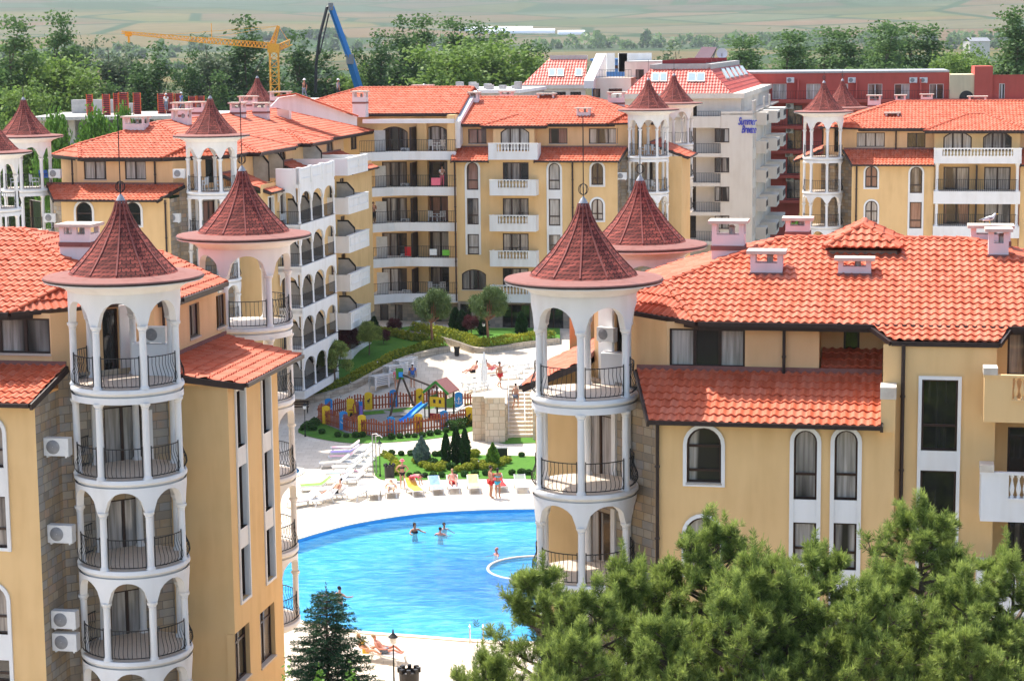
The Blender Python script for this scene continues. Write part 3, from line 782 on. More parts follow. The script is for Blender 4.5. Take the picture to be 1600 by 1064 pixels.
# upper walls
uw = 2.55; uR0 = FR.loc(FR.hv(1280, 540, .1))[0]; uR1 = FR.loc(FR.hv(1379, 540, .1))[0]; zT = eR - .08
upz = fzR[0] - .3
f = Fac(bR, FR.w(uw, .1), FR.w(uR0, .1), upz, zT, 'peach_render', 'upper_wall')
f.window(1046, 514, 1164, 574, 0, 2, pane='pane_curtain'); f.build()
wall_poly(bR, [FR.w(uR0, .1), FR.w(uR0, 1.4)], upz, zT, 'peach_render', 'upper_wall')
f = Fac(bR, FR.w(uR0, 1.4), FR.w(uR1 + .3, 1.4), upz, zT, 'peach_render', 'upper_wall'); f.window(1318, 516, 1343, 551, pane='pane_dark', mull=0, sill=False); f.build()
f = Fac(bR, FR.w(-.1, 2.75), FR.w(uw, .1), upz, zT, 'peach_render', 'upper_wall')
f.window(961, 488, 972, 600, 0, 0, pane='pane_dark', sill=False, name='door'); f.build(); pilaster(f, 938, 476, 960, 604)
MB().fbox(FR, .3, 1.3, 1.5, 2.1, fzR[0], fzR[0] + 1.0).build('parapet', M('white_render'), bR)
pipe(bR, FR.hv(1225, 540, 0), upz + .5, zT, .05)
# lower front wall, lower chamfer in stone
uA, uE = 2.45, FR.loc(FR.hv(1397, 760, -2.0))[0]
eS = FR.hv(1200, 662, -2.5).z
f = Fac(bR, FR.w(uA, -2), FR.w(uE, -2), 0, eS + .1, 'ochre_render')
w = f.window(1073, 668, 1127, 754, 1, 0, (.22, .66), 'pane_curtain'); r = f.op[-1]; f.surround(r[0], r[1], r[2], r[3], 1, .11, w, True)
w = f.window(1071, 808, 1125, 896, 1, 0, (.22, .66), 'pane_curtain'); r = f.op[-1]; f.surround(r[0], r[1], r[2], r[3], 1, .11, w, True)
f.strip(1239, 1275, [(672, 780), (816, 880), (960, 1030)], 672, 1060, 1, .12, 'pane_curtain', (.36,))
f.strip(1302, 1338, [(672, 781), (817, 890), (960, 1030)], 672, 1060, 1, .12, 'pane_curtain', (.36,))
f.build()
c = Fac(bR, FR.w(-.25, 2.5), FR.w(uA, -.2), 0, upz + .4, 'stone_cladding', 'stone_wall')
c.window(915, 647, 955, 764, 0, 1, pane='pane_curtain', sill=False, name='door'); c.window(914, 797, 953, 903, 0, 1, pane='pane_curtain', sill=False, name='door')
c.build(); pilaster(c, 901, 640, 908, 764); pilaster(c, 958, 640, 964, 764); pilaster(c, 957, 795, 963, 903)
wall_poly(bR, [FR.w(uA, -.2), FR.w(uA, -2)], 0, eS + .1, 'stone_cladding', 'stone_wall')
pipe(bR, FR.hv(1027, 800, -2.1), .5, eS, .06)
# side walls to the left
wall_poly(bR, [FR.w(-2.0, 9.4), FR.w(-2.0, 2.5), FR.w(-.25, 2.5)], 0, eS + .1, 'ochre_render')
wall_poly(bR, [FR.w(-.1, 9), FR.w(-.1, 2.75)], upz, zT, 'peach_render', 'upper_wall')
wall_poly(bR, [FR.w(18, 12), FR.w(0, 12), FR.w(-2, 9.4)], 0, zT, 'ochre_render')
# skirt roofs
tl_, tr_ = FR.hv(995, 581, .1), FR.w(uR1, .1); tl_.z = tr_.z = FR.hv(1200, 581, .1).z
e0, e1 = FR.hv(1014, 663, -2.5), FR.hv(1376, 663, -2.5); e0.z = e1.z = eS
skirt(bR, e0, e1, tr_, tl_, tw=.255, tl=.38, seg=8)
k = (tr_.z - eS) / 2.6
q0, q1 = FR.w(uR0 + .05, .1), FR.w(uR1, .1); q2, q3 = FR.w(uR1, 1.4), FR.w(uR0 + .05, 1.4)
for q in (q0, q1): q.z = tr_.z
for q in (q2, q3): q.z = tr_.z + 1.3 * k
tile_face([q0, q1, q2, q3], .255, .38, 8, bld=bR, name='skirt_roof')
s0, s1 = FR.w(-2.5, 3.0, eS), FR.w(-2.5, 9, eS); s2, s3 = FR.w(-.1, 9.6, tr_.z), FR.w(-.1, 1.9, tr_.z)
skirt(bR, s1, s0, s3, s2, tw=.255, tl=.38, seg=6)
# bay with the tall stair window
uB0, uB1 = FR.loc(FR.hv(1379, 620, -1.5))[0], FR.loc(FR.hv(1556, 620, -1.5))[0]
zB = ext[0].z - .12
f = Fac(bR, FR.w(uB0, -1.5), FR.w(uB1, -1.5), 0, zB, 'ochre_render', 'bay_wall')
f.strip(1437, 1493, [(593, 704), (735, 847), (880, 990)], 593, 1060, 0, .10, 'pane_dark', (.35,)); f.build()
wall_poly(bR, [FR.w(uB0, 1.4), FR.w(uB0, -1.5)], 0, zB - .05, 'ochre_render', 'bay_wall'); wall_poly(bR, [FR.w(uB1, -1.5), FR.w(uB1, .2)], 0, zB - .05, 'ochre_render', 'bay_wall')
wall_poly(bR, [FR.w(uE, -2), FR.w(uE, -1.5)], 0, eS + .6, 'ochre_render', 'wall')
pr = FR.hv(1388, 612, -2.2); zp = FR.hv(1388, 604, -2.2).z
mb = MB(); mb.fbox(FR, uE - .42, uE + .003, -2.35, -1.503, eS - .2, zp - .35); mb.build('pier', M('ochre_render'), bR)
mb = MB(); mb.fbox(FR, uE - .44, uE + .02, -2.37, -1.505, zp - .35, zp); mb.build('pier_cap', M('mortar_cap'), bR)
pipe(bR, FR.hv(1409, 700, -1.6), .5, zB, .06)
f = Fac(bR, FR.w(uB1, .2), FR.w(18, .2), 0, zT, 'ochre_render', 'balcony_wall')
for y0, y1 in ((520, 588), (668, 742), (815, 890), (960, 1030)): f.window(1574, y0, 1660, y1, 0, 2, pane='pane_mixed', sill=False, name='balcony_door')
f.build()
def baluster_balcony(bld, fr, u0, u1, v0, v1, z0, ztop_, pw=.75, mat='white_render', side_mat=None, sp=.20, n=6, slots=None):
    """balcony box: floor, solid end piers, balusters under a rail"""
    mb = MB(); h = ztop_ - z0
    mb.fbox(fr, u0, u1, v0, v1, z0, z0 + .16)
    mb.fbox(fr, u0, u0 + .12, v0 + .003, v1, z0 + .16, ztop_ - .07); mb.fbox(fr, u1 - .12, u1, v0 + .003, v1, z0 + .16, ztop_ - .07)
    S = slots or [(u0 + pw, u1 - pw)]
    e = u0
    for a, b in S + [(u1, u1)]:
        if a - e > .02: mb.fbox(fr, e, a, v0, v0 + .12, z0 + .16, ztop_ - .07)
        e = b
    for a, b in S: mb.fbox(fr, a, b, v0 + .001, v0 + .12, z0 + .16, z0 + h * .45)
    o = mb.build('balcony', M(mat), bld)
    rb = MB(); rb.fbox(fr, u0 - .03, u1 + .03, v0 - .03, v0 + .16, ztop_ - .07, ztop_)
    for a, b in S: rb.fbox(fr, a, b, v0 - .04, v0 + .12, z0 + h * .45, z0 + h * .45 + .05)
    rb.build('rail', M(mat), o)
    bs = MB()
    for a, b in S:
        k = max(2, round((b - a) / sp))
        for i in range(k): baluster_bm(bs, tuple(fr.w(a + (i + .5) * (b - a) / k, v0 + .06, z0 + h * .45 + .05)), h * .55 - .12, .075, n)
    bs.build('balusters', M(mat), o, 40)
    return o
for (x0, yt, yb, mt) in ((1536, 586, 660, 'ochre_render'), (1534, 738, 815, 'white_render'), (1531, 890, 968, 'white_render')):
    a = FR.loc(FR.hv(x0, 700, -2.6))[0]; p = FR.hv(1565, yb, -2.6).z; q = FR.hv(1565, yt, -2.6).z
    baluster_balcony(bR, FR, a, a + 3.6, -2.6, .19, p, q, .78, mt, sp=.19, n=8)
    MB().fbox(FR, a - .04, a + .36, -2.65, -2.0, q + .002, q + .2).build('pier_cap', M('mortar_cap'), bR)
# towers
face = -PI / 2
tower(bR, (TR.x, TR.y), TR.z, fzR, gap=face + rad(24), ncol=6, arches=(0, 2, 3), label='round balcony tower at the front corner')
T2 = at(1000, 381, 74.2)
tower(bR, (T2.x, T2.y), T2.z, [T2.z - 3.2, T2.z - 6.0, T2.z - 8.8], gap=face, ncol=6, arches=(0, 2), rod=1.2)
# chimneys, dormer
def rchim(px, pyb, h, w, d, v=None, **k):
    p = roofpt(FR, px, pyb, eR) if v is None else FR.hv(px, pyb, v)
    u, vv = FR.loc(p); return chimney(bR, FR, u, vv + d / 2, p.z + .05, h, w, d, **k)
rchim(1197, 430, .72, 1.0, .7); rchim(1137, 388, .85, 1.05, .8, v=5.0); rchim(1560, 402, .85, .62, .6); rchim(1335, 431, .52, 1.02, .45); rchim(1548, 381, .55, 1.25, .7, v=6.6); rchim(1246, 366, .5, .8, .6, v=7.2)
dp = roofpt(FR, 1348, 400, eR); du, dv = FR.loc(dp)
hip_roof(bR, P2(FR, [(du - 1.2, dv - .1), (du + 1.2, dv - .1), (du + 1.2, dv + 3.4), (du - 1.2, dv + 3.4)]), dp.z + .28, .55, tw=.255, tl=.36, seg=8, guts=False, soffit=True)
MB().fbox(FR, du - 1.08, du + 1.08, dv + .05, dv + 3.2, dp.z - .6, dp.z + .18).build('dormer_wall', M('base_stone'), bR)
# ---------------------------------------------------------------- block with slit windows
TL = at(193, 430, 62.5); FL = Frame(TL.x, TL.y)
bL = thing('apartment_block', (TL.x - 5, TL.y + 5, 0), 'ochre block behind the dark spruce, with tall slit windows and stacked air conditioners', 'apartment block', 'ochre apartment blocks of the resort')
eL = FL.hv(20, 489, -.5).z
fzL = [ztop(193, y, 61) for y in (609, 750, 891, 1032)] + [ztop(193, 1032, 61) - 2.8]
hip_roof(bL, P2(FL, [(-18, -.5), (-3.57, -.5), (.5, 3.57), (.5, 8.03), (-3.57, 12.1), (-18, 12.1)]), eL, [SL, .85, SL, .85, SL, SL], tw=.255, tl=.40, seg=8)
zT = eL - .08; upz = fzL[0] - .3
f = Fac(bL, FL.w(-18, .1), FL.w(-2.5, .1), upz, zT, 'peach_render', 'upper_wall')
f.window(-40, 497, 78, 552, 0, 2, pane='pane_curtain'); f.build()
f = Fac(bL, FL.w(-2.5, .1), FL.w(-.1, 2.7), upz, zT, 'peach_render', 'upper_wall'); f.window(161, 482, 186, 596, 0, 0, pane='pane_dark', sill=False, name='door'); f.build(); pilaster(f, 187, 476, 206, 600)
MB().fbox(FL, -.3, .9, 1.2, 2.0, fzL[0], fzL[0] + 1.0).build('parapet', M('white_render'), bL)
f = Fac(bL, FL.w(-.1, 2.7), FL.w(-.1, 8.9), upz, zT, 'peach_render', 'upper_wall')
f.window(296, 474, 312, 527, 0, 1, pane='pane_mixed'); f.window(338, 460, 353, 511, 0, 1, pane='pane_mixed'); f.build()
uA = -2.2; eS = FL.hv(20, 631, -2.5).z
f = Fac(bL, FL.w(-18, -2), FL.w(uA, -2), 0, eS + .1, 'ochre_render')
f.strip(-30, 8, [(655, 730), (775, 855)], 655, 860, 1, .12, 'pane_mixed', (.36,)); f.strip(-28, 14, [(915, 990), (1030, 1064)], 915, 1090, 1, .12, 'pane_mixed', (.36,))
f.build()
wall_poly(bL, [FL.w(uA, -2), FL.w(uA, -.2)], 0, eS + .05, 'stone_cladding', 'stone_wall')
c = Fac(bL, FL.w(uA, -.2), FL.w(.4, 2.4), 0, upz + .5, 'stone_cladding', 'stone_wall')
for x0, y0, x1, y1 in ((164, 634, 222, 752), (168, 779, 224, 893), (174, 921, 229, 1034)): c.window(x0, y0, x1, y1, 0, 1, pane='pane_curtain', sill=False, name='door')
c.build(); pilaster(c, 144, 632, 160, 752); pilaster(c, 225, 640, 238, 752); pilaster(c, 230, 779, 240, 893); pilaster(c, 150, 779, 164, 893); pilaster(c, 234, 920, 244, 1034)
uS = 2.4; eS2 = FL.hu(425, 578, 2.9).z
f0 = Fac(bL, FL.w(.4, 2.4), FL.w(uS, 2.4), 0, eS2 - .05, 'ochre_render'); f0.build()
vE = FL.loc(FL.hu(436, 700, uS))[1]
f = Fac(bL, FL.w(uS, 2.4), FL.w(uS, vE), 0, eS2 + .1, 'ochre_render')
def slit(f, x0, x1, yt, yb, gaps):
    a0, a1, z0, z1 = f.rect(x0, yt, x1, yb); xm = (x0 + x1) / 2
    ed = [z1] + [f.hit(xm, y)[1] for g_ in gaps for y in g_] + [z0]
    for i in range(0, len(ed), 2):
        f.window(0, 0, 0, 0, 0, 0, (), 'pane_dark', None, False, abs_=(a0, a1, ed[i + 1], ed[i]), dep=.2, fw=.05)
        lb_ = MB(); f.bx(lb_, a1 - .012, a1 + .004, -.2, .0, ed[i + 1], ed[i]); f.bx(lb_, a0 - .004, a0 + .012, -.2, .0, ed[i + 1], ed[i]); lb_.build('reveal', M('white_render'), f.b)
        if i + 2 < len(ed): mb = MB(); f.bx(mb, a0, a1, -.19, .01, ed[i + 2], ed[i + 1]); mb.build('spandrel', M('white_render'), f.b)
    f.surround(a0, a1, z0, z1, 0, .09, f.b, True, .05, name='window_surround')
slit(f, 372, 386, 606, 938, ((696, 726), (825, 856))); slit(f, 412, 425, 588, 908, ((674, 704), (797, 827)))
f.window(367, 980, 391, 1064, 0, 1, (.75,), pane='pane_mixed', dep=.2); f.window(407, 948, 430, 1034, 0, 1, (.75,), pane='pane_mixed', dep=.2); f.build()
wall_poly(bL, [FL.w(uS, vE), FL.w(.2, vE + .2), FL.w(-2.4, 11.2)], 0, eS2 + .1, 'ochre_render'); wall_poly(bL, [FL.w(-.1, 8.9), FL.w(-2.6, 11.6), FL.w(-18, 12)], upz, zT, 'peach_render', 'upper_wall'); wall_poly(bL, [FL.w(-2.4, 11.2), FL.w(-18, 12)], 0, zT, 'ochre_render')
t0, t1 = FL.hv(104, 571, .1), FL.w(-18, .1); zt_ = FL.hv(50, 571, .1).z; t0.z = t1.z = zt_
e1 = FL.hv(46, 631, -2.5); e1.z = eS; e0 = FL.w(-18, -2.5, eS)
skirt(bL, e0, e1, t0, t1, tw=.255, tl=.38, seg=8)
e0 = FL.hu(382, 602, 2.9); e1 = FL.hu(470, 553, 2.9); e0.z = e1.z = eS2
t0 = FL.w(-.1, 1.5); t1 = FL.w(-.1, 9.6); t0.z = t1.z = FL.hu(330, 533, -.1).z
skirt(bL, e0, e1, t1, t0, tw=.255, tl=.38, seg=8)
pipe(bL, FL.w(.75, 2.28), .5, eS2 + .4, .06); pipe(bL, FL.w(.0, 3.3), upz + .4, zT, .05)
tower(bL, (TL.x, TL.y), TL.z, fzL, gap=face + rad(3), ncol=7, Rs=1.74, Rc=1.60, arches=(0, 2, 3, 4), label='round balcony tower at the front corner')
T2 = at(381, 366, 74.2)
tower(bL, (T2.x, T2.y), T2.z, [T2.z - 3.25, T2.z - 6.05, T2.z - 8.85, T2.z - 11.65, T2.z - 14.4], gap=face + rad(10), ncol=6, Rs=1.7, Rc=1.55, arches=(0, 2, 3, 4), vis=(-60, 130), rod=2.5)
chp = FL.hv(125, 378, 4.2); u, v = FL.loc(chp); chimney(bL, FL, u, v, chp.z, .62, 1.05, .9, tint='white_render', slots=2)
gn = -FL.u * -1
for k, (x, y) in enumerate(((90, 699), (96, 835), (101, 969), (103, 1004))):
    p = FL.hv(x, y, -1.55); p = FL.w(uA + .42, -1.2, p.z)
    ac_unit(['air conditioner on the stone strip of the block with slit windows, under the tiled skirt', 'second air conditioner down the stone strip of the block with slit windows', 'upper one of the stacked pair of air conditioners low on the block with slit windows', 'lower one of the stacked pair of air conditioners low on the block with slit windows'][k], p, -FL.v)
ac_unit('air conditioner on the parapet inside the top tower balcony above the skirt roof', FL.w(.45, 1.5, fzL[0] + 1.3), -FL.v, .9)
ac_unit('air conditioner hung inside the top tower balcony of the block behind the pines', FR.w(.5, 2.05, fzR[0] + 1.55), (FR.u * -.5 - FR.v).normalized(), .8)
# ================================================================= BACK COMPLEX
# ---------------------------------------------------------------- left wing (its end faces the camera, its long side the courtyard)
TW = at(330, 211, 131); FW = Frame(TW.x, TW.y)
bW = thing('apartment_wing', (TW.x - 5, TW.y + 16, 2), 'long ochre wing beside the shaded lawn, arcaded white balconies on its courtyard side', 'apartment block', 'ochre apartment blocks of the resort')
eW = FW.hv(170, 247, -.5).z; zT = eW - .08; VEND = 30.5
fzW = [ztop(330, y, 129.4) for y in (301, 362)]
fzW = [fzW[0] - 2.8 * k for k in range(6)]
UL = -11.7
kw = dict(tw=.28, tl=.45, seg=5, amp=.045, cap=.14)
hip_roof(bW, P2(FW, [(UL + 3.0, -.5), (-3.2, -.5), (.5, 3.2), (.5, VEND + 8), (UL - .5, VEND + 8), (UL - .5, 3.2)]), eW, [SL, .85, SL, SL, SL, .85], **kw)
upz = fzW[0] - .3
f = Fac(bW, FW.w(UL + 2.5, .1), FW.w(-2.7, .1), upz, zT, 'peach_render', 'upper_wall')
f.window(131, 252, 166, 281, 0, 1, pane='pane_curtain'); f.window(195, 252, 228, 281, 0, 1, pane='pane_curtain'); f.build()
wall_poly(bW, [FW.w(UL + .2, 2.9), FW.w(UL + 2.5, .1)], upz, zT, 'peach_render', 'upper_wall')
f = Fac(bW, FW.w(-2.7, .1), FW.w(-.1, 2.8), upz, zT, 'peach_render', 'upper_wall'); f.window(321, 240, 334, 286, 0, 0, pane='pane_dark', sill=False, name='door'); f.build()
eS = FW.hv(160, 313, -2.5).z
f = Fac(bW, FW.w(UL + 2.2, -2), FW.w(-2.2, -2), 0, eS + .1, 'ochre_render')
for y0, y1 in ((316, 352), (372, 410)):
    for x0, x1 in ((119, 144), (196, 220)):
        f.window(x0, y0, x1, y1, 1, 0, (.5,), 'pane_dark'); r = f.op[-1]; f.surround(r[0], r[1], r[2], r[3], 1, .14, bW, True)
f.build()
for a, b in (((-2.2, -2), (-2.2, -.2)), ((UL + 2.2, -.2), (UL + 2.2, -2))): wall_poly(bW, [FW.w(*a), FW.w(*b)], 0, eS + .05, 'stone_cladding', 'stone_wall')
c = Fac(bW, FW.w(-2.2, -.2), FW.w(.4, 2.4), 0, upz + .4, 'stone_cladding', 'stone_wall')
c.window(318, 314, 336, 352, 0, 1, pane='pane_red', sill=False, name='door'); c.build()
c = Fac(bW, FW.w(UL - .4, 2.4), FW.w(UL + 2.2, -.2), 0, upz + .4, 'stone_cladding', 'stone_wall')
c.window(47, 314, 64, 358, 0, 0, pane='pane_dark', sill=False, name='door'); c.build()
t0, t1 = FW.hv(73, 289, .1), FW.hv(288, 289, .1); t0.z = t1.z = FW.hv(180, 289, .1).z
e0, e1 = FW.hv(84, 313, -2.5), FW.hv(244, 313, -2.5); e0.z = e1.z = eS
skirt(bW, e0, e1, t1, t0, tw=.28, tl=.42, seg=5, amp=.045)
for x in (113, 242): pipe(bW, FW.hv(x, 270, 0), upz + .3, zT, .06)
pipe(bW, FW.hv(259, 350, -2.1), 1, eS, .06)
# courtyard side
uS = 2.4; eS2 = eS + .1
f = Fac(bW, FW.w(-.1, 2.8), FW.w(-.1, VEND + 1), upz, zT, 'peach_render', 'upper_wall')
for x0, y0, x1, y1, a in ((395, 238, 403, 262, 0), (436, 230, 447, 254, 1), (510, 213, 521, 238, 1), (548, 205, 558, 234, 0)):
    f.window(x0, y0, x1, y1, a, 1, (), 'pane_mixed', sill=False)
f.build()
f = Fac(bW, FW.w(.4, 2.4), FW.w(uS, 2.4), 0, eS2, 'ochre_render'); f.build()
f = Fac(bW, FW.w(uS, 2.4), FW.w(uS, VEND), 1, fzW[0] + .2, 'ochre_render')
slit(f, 420, 428, 308, 400, ((338, 348),)); slit(f, 438, 446, 300, 400, ((334, 344),))
B1 = (FW.loc(FW.hu(468, 320, 4.0))[1], FW.loc(FW.hu(523, 320, 4.0))[1])
B2 = (FW.loc(FW.hu(544, 300, 4.0))[1], FW.loc(FW.hu(575, 300, 4.0))[1])
for bb in (B1, B2):
    n = 3 if bb is B1 else 2
    for k, fz in enumerate(fzW[1:6]):
        for i in range(n):
            a = bb[0] - 2.4 + (i + .5) * (bb[1] - bb[0]) / n
            f.window(0, 0, 0, 0, 0, 1, (), None, sill=False, name='balcony_door', abs_=(a - .6, a + .6, fz + .05, fz + 2.15))
f.build()
MB().fbox(FW, uS + .02, uS + .06, 2.5, VEND, 1, 4.2).build('plinth', M('base_stone'), bW)
# skirts between the bays
k_ = FW.hu(400, 283, -.1).z
for v0, v1 in ((3.2, B1[0] - .1), (B1[1] + .1, B2[0] - .1), (B2[1] + .1, VEND)):
    a, b = FW.w(2.9, v0, eS2), FW.w(2.9, v1, eS2); c_, d_ = FW.w(-.1, v1, eS2 + 1.25), FW.w(-.1, v0 - (1.3 if v0 < 4 else 0), eS2 + 1.25)
    skirt(bW, a, b, c_, d_, tw=.28, tl=.42, seg=5, amp=.045)
def arcade_bay(bld, fr, u0, u1, v0, v1, floors, nb, top=True):
    """stacked balconies whose white fronts are cut by arches and columns (front plane u1, near end v0)"""
    for k, fz in enumerate(floors):
        mb = MB()
        mb.fbox(fr, u0, u1, v0, v1, fz - .25, fz)                                     # slab
        if k == 0:                                                              # roof terrace parapet with panels
            for (a, b, c, d) in ((u0, u1, v0, v0 + .15), (u1 - .15, u1, v0 + .15, v1)): mb.fbox(fr, a, b, c, d, fz, fz + 1.05)
            n = nb
            for i in range(n):
                a = v0 + .3 + i * (v1 - v0 - .3) / n; b = a + (v1 - v0 - .3) / n - .5
                mb.fbox(fr, u1 - .02, u1 + .05, a, b, fz + .28, fz + .36); mb.fbox(fr, u1 - .02, u1 + .05, a, b, fz + .85, fz + .93)
            for i in range(n + 1):
                a = v0 + i * (v1 - v0 - .4) / n; mb.fbox(fr, u1 - .2, u1 + .06, a, a + .4, fz, fz + 1.12)
        else:
            mb.fbox(fr, u1 - .12, u1 + .03, v0, v1, fz - .42, fz + .12); mb.fbox(fr, u0, u1 - .12, v0, v0 + .12, fz - .42, fz + .12)
        o = mb.build('balcony', M('white_render'), bld)
        if k + 1 < len(floors):
            lo = floors[k + 1]; zc = fz - .42 if k else fz - .25; ar = MB(); N = 10; zs = lo + 1.6
            bw = (v1 - v0 - .2) / nb
            def span(p, q, w, axis):
                vs = []; fs = []
                for i in range(N + 1):
                    t = i / N; zz = zs + min(zc - zs - .06, .66) * math.sqrt(max(0, 1 - (2 * t - 1) ** 2))
                    for off in (0, .12):
                        for z_ in (zz, zc + .01):
                            vs.append(fr.w(u1 - off, p + (q - p) * t, z_) if axis else fr.w(p + (q - p) * t, v0 + off, z_))
                for i in range(N):
                    a, b = i * 4, i * 4 + 4
                    fs += [(a, b, b + 1, a + 1), (a + 2, a + 3, b + 3, b + 2), (a, a + 2, b + 2, b)]
                ar.add(vs, fs)
            for i in range(nb): span(v0 + .2 + i * bw + .09, v0 + .2 + (i + 1) * bw - .09, 0, 1)
            span(u0 + .1, u1 - .25, 0, 0)
            for i in range(nb + 1): ar.fbox(fr, u1 - .14, u1 + .004, v0 + .2 + i * bw - .095, v0 + .2 + i * bw + .095, zs - .05, zc + .01)
            ar.build('arcade', M('white_render'), o)
            for i in range(nb + 1):
                h = zs - lo - .2; MB().lathe([(.13, 0), (.13, .1), (.095, .14), (.085, h - .1), (.13, h - .03), (.13, h + .02)], tuple(fr.w(u1 - .1, v0 + .2 + i * bw, lo + .18)), 8).build('column', M('white_render'), o, 40)
        if k:
            rl = MB(); pts = [fr.w(u0, v0 + .1), fr.w(u1 - .1, v0 + .1), fr.w(u1 - .1, v1)]
            rail_flat(rl, pts, fz + .12, .88, .13, .012); rl.build('railing', M('iron'), o)
            for i in range(nb):
                a = v0 + (i + .92) * (v1 - v0) / nb; pm = MB(); z_ = fz + .02
                pr = [fr.w(u0, a, z_), fr.w(u0 + .7, a, z_), fr.w(u0 + .7, a, z_ + 1.1), fr.w(u0 + .35, a, z_ + 1.6), fr.w(u0, a, z_ + 1.6)]
                off = fr.v * .05
                pm.poly(pr); pm.poly([p + off for p in reversed(pr)])
                for q in range(5): pm.quad(pr[q], pr[(q + 1) % 5], pr[(q + 1) % 5] + off, pr[q] + off)
                pt = pm.build('partition', M('concrete'), o)
                fm = MB()
                for q in range(1, 4): fm.bar(pr[q] - off * .2, pr[q + 1] - off * .2, .07, .12)
                fm.build('partition_frame', M('iron'), pt)
arcade_bay(bW, FW, uS, 4.0, B1[0], B1[1], fzW[:6], 3)
def box_balconies(bld, fr, u0, u1, v0, v1, floors):
    for k, fz in enumerate(floors):
        mb = MB(); mb.fbox(fr, u0, u1, v0, v1, fz - .2, fz); mb.fbox(fr, u1 - .14, u1, v0 + .14, v1, fz, fz + 1.0); mb.fbox(fr, u0, u1, v0, v0 + .14, fz, fz + 1.0); mb.fbox(fr, u0, u1, v1 - .003, v1 + .12, fz - .2, fz + 1.0)
        n = 2; L_ = (v1 - v0 - .3) / n
        for i in range(n):
            a = v0 + .15 + i * L_ + .12; b = a + L_ - .24
            for z0, z1 in ((.25, .31), (.80, .86)): mb.fbox(fr, u1 - .02, u1 + .05, a, b, fz + z0, fz + z1)
            for q in (a, b - .06): mb.fbox(fr, u1 - .02, u1 + .05, q, q + .06, fz + .31, fz + .80)
        mb.fbox(fr, u1 - .2, u1 + .05, v0 - .03, v1 + .1, fz + 1.0, fz + 1.07)
        o = mb.build('balcony', M('white_render'), bld)
        pm = MB(); a = v0 + (v1 - v0) * .48; z_ = fz + .02
        e = min(u1 - .3, u0 + 1.4); pr = [fr.w(u0, a, z_), fr.w(e, a, z_), fr.w(e, a, z_ + 1.35), fr.w(e - .5, a, z_ + 1.9), fr.w(u0, a, z_ + 1.9)]
        pm.poly(pr); pm.poly([p + fr.v * .05 for p in reversed(pr)]); pt = pm.build('partition', M('concrete'), o)
        fm = MB()
        for q in range(1, 4): fm.bar(pr[q], pr[q + 1], .07, .12)
        fm.build('partition_frame', M('iron'), pt)
box_balconies(bW, FW, -.1 + .0, 4.0, B2[0], B2[1], fzW[:1]); box_balconies(bW, FW, uS, 4.0, B2[0], B2[1], fzW[1:6])
# roof terrace partitions of the first bay
for q in (.35, .75):
    a = B1[0] + (B1[1] - B1[0]) * q; pm = MB(); z_ = fzW[0]
    pr = [FW.w(-.1, a, z_), FW.w(1.0, a, z_), FW.w(1.0, a, z_ + 1.25), FW.w(.6, a, z_ + 1.75), FW.w(-.1, a, z_ + 1.75)]
    pm.poly(pr); pm.poly([p + FW.v * .05 for p in reversed(pr)]); pt = pm.build('partition', M('concrete'), bW); fm = MB(); [fm.bar(pr[q], pr[q + 1], .07, .12) for q in range(1, 4)]; fm.build('partition_frame', M('iron'), pt)
for bb in (B1, B2):
    m = (bb[0] + bb[1]) / 2; hw_ = (bb[1] - bb[0]) / 2
    hip_roof(bW, P2(FW, [(-5, m - hw_), (1.3, m - hw_), (1.3, m + hw_), (-5, m + hw_)]), eW - .02, SL, guts=True, **kw)
tower(bW, (TW.x, TW.y), TW.z, fzW[:5], gap=face + rad(2), ncol=7, arches=(0, 2, 3), full=False, vis=(-110, 110), rod=.9)
T2 = at(39, 212, 133.2)
tower(bW, (T2.x, T2.y), T2.z, [T2.z - 3.4 - 2.8 * k for k in range(5)], gap=face + rad(26), ncol=7, arches=(0, 2, 3), full=False, vis=(-110, 110), rod=.9)
T3 = at(-14, 237, 124)
tower(bW, (T3.x, T3.y), T3.z, [T3.z - 3.4 - 2.8 * k for k in range(4)], gap=face, ncol=7, arches=(0, 2, 3), full=False, vis=(-110, 110), rod=.9)
T4 = at(403, 162, 187)
tower(bW, (T4.x, T4.y), T4.z, [T4.z - 3.4], gap=face, ncol=7, arches=(0,), full=False, vis=(-10, 10), rod=.9)
def wchim(fr, bld, px, py, Y, h, w, d, **k):
    p = at(px, py, Y); u, v = fr.loc(p); return chimney(bld, fr, u, v, p.z, h, w, d, **k)
for px, py, Y, h, w, d in ((213, 204, 137, .95, 1.5, 1.0), (284, 196, 141, 1.1, 1.15, .9), (284, 180, 146, .9, 1.1, .8), (308, 176, 152, .8, 1.2, .7), (372, 176, 153, .75, 1.0, .8), (408, 175, 156, .7, 1.15, .7), (388, 164, 164, .7, 1.3, .7), (444, 168, 160, .7, .95, .7), (438, 158, 172, .8, 1.6, .7)):
    wchim(FW, bW, px, py, Y, h, w, d)
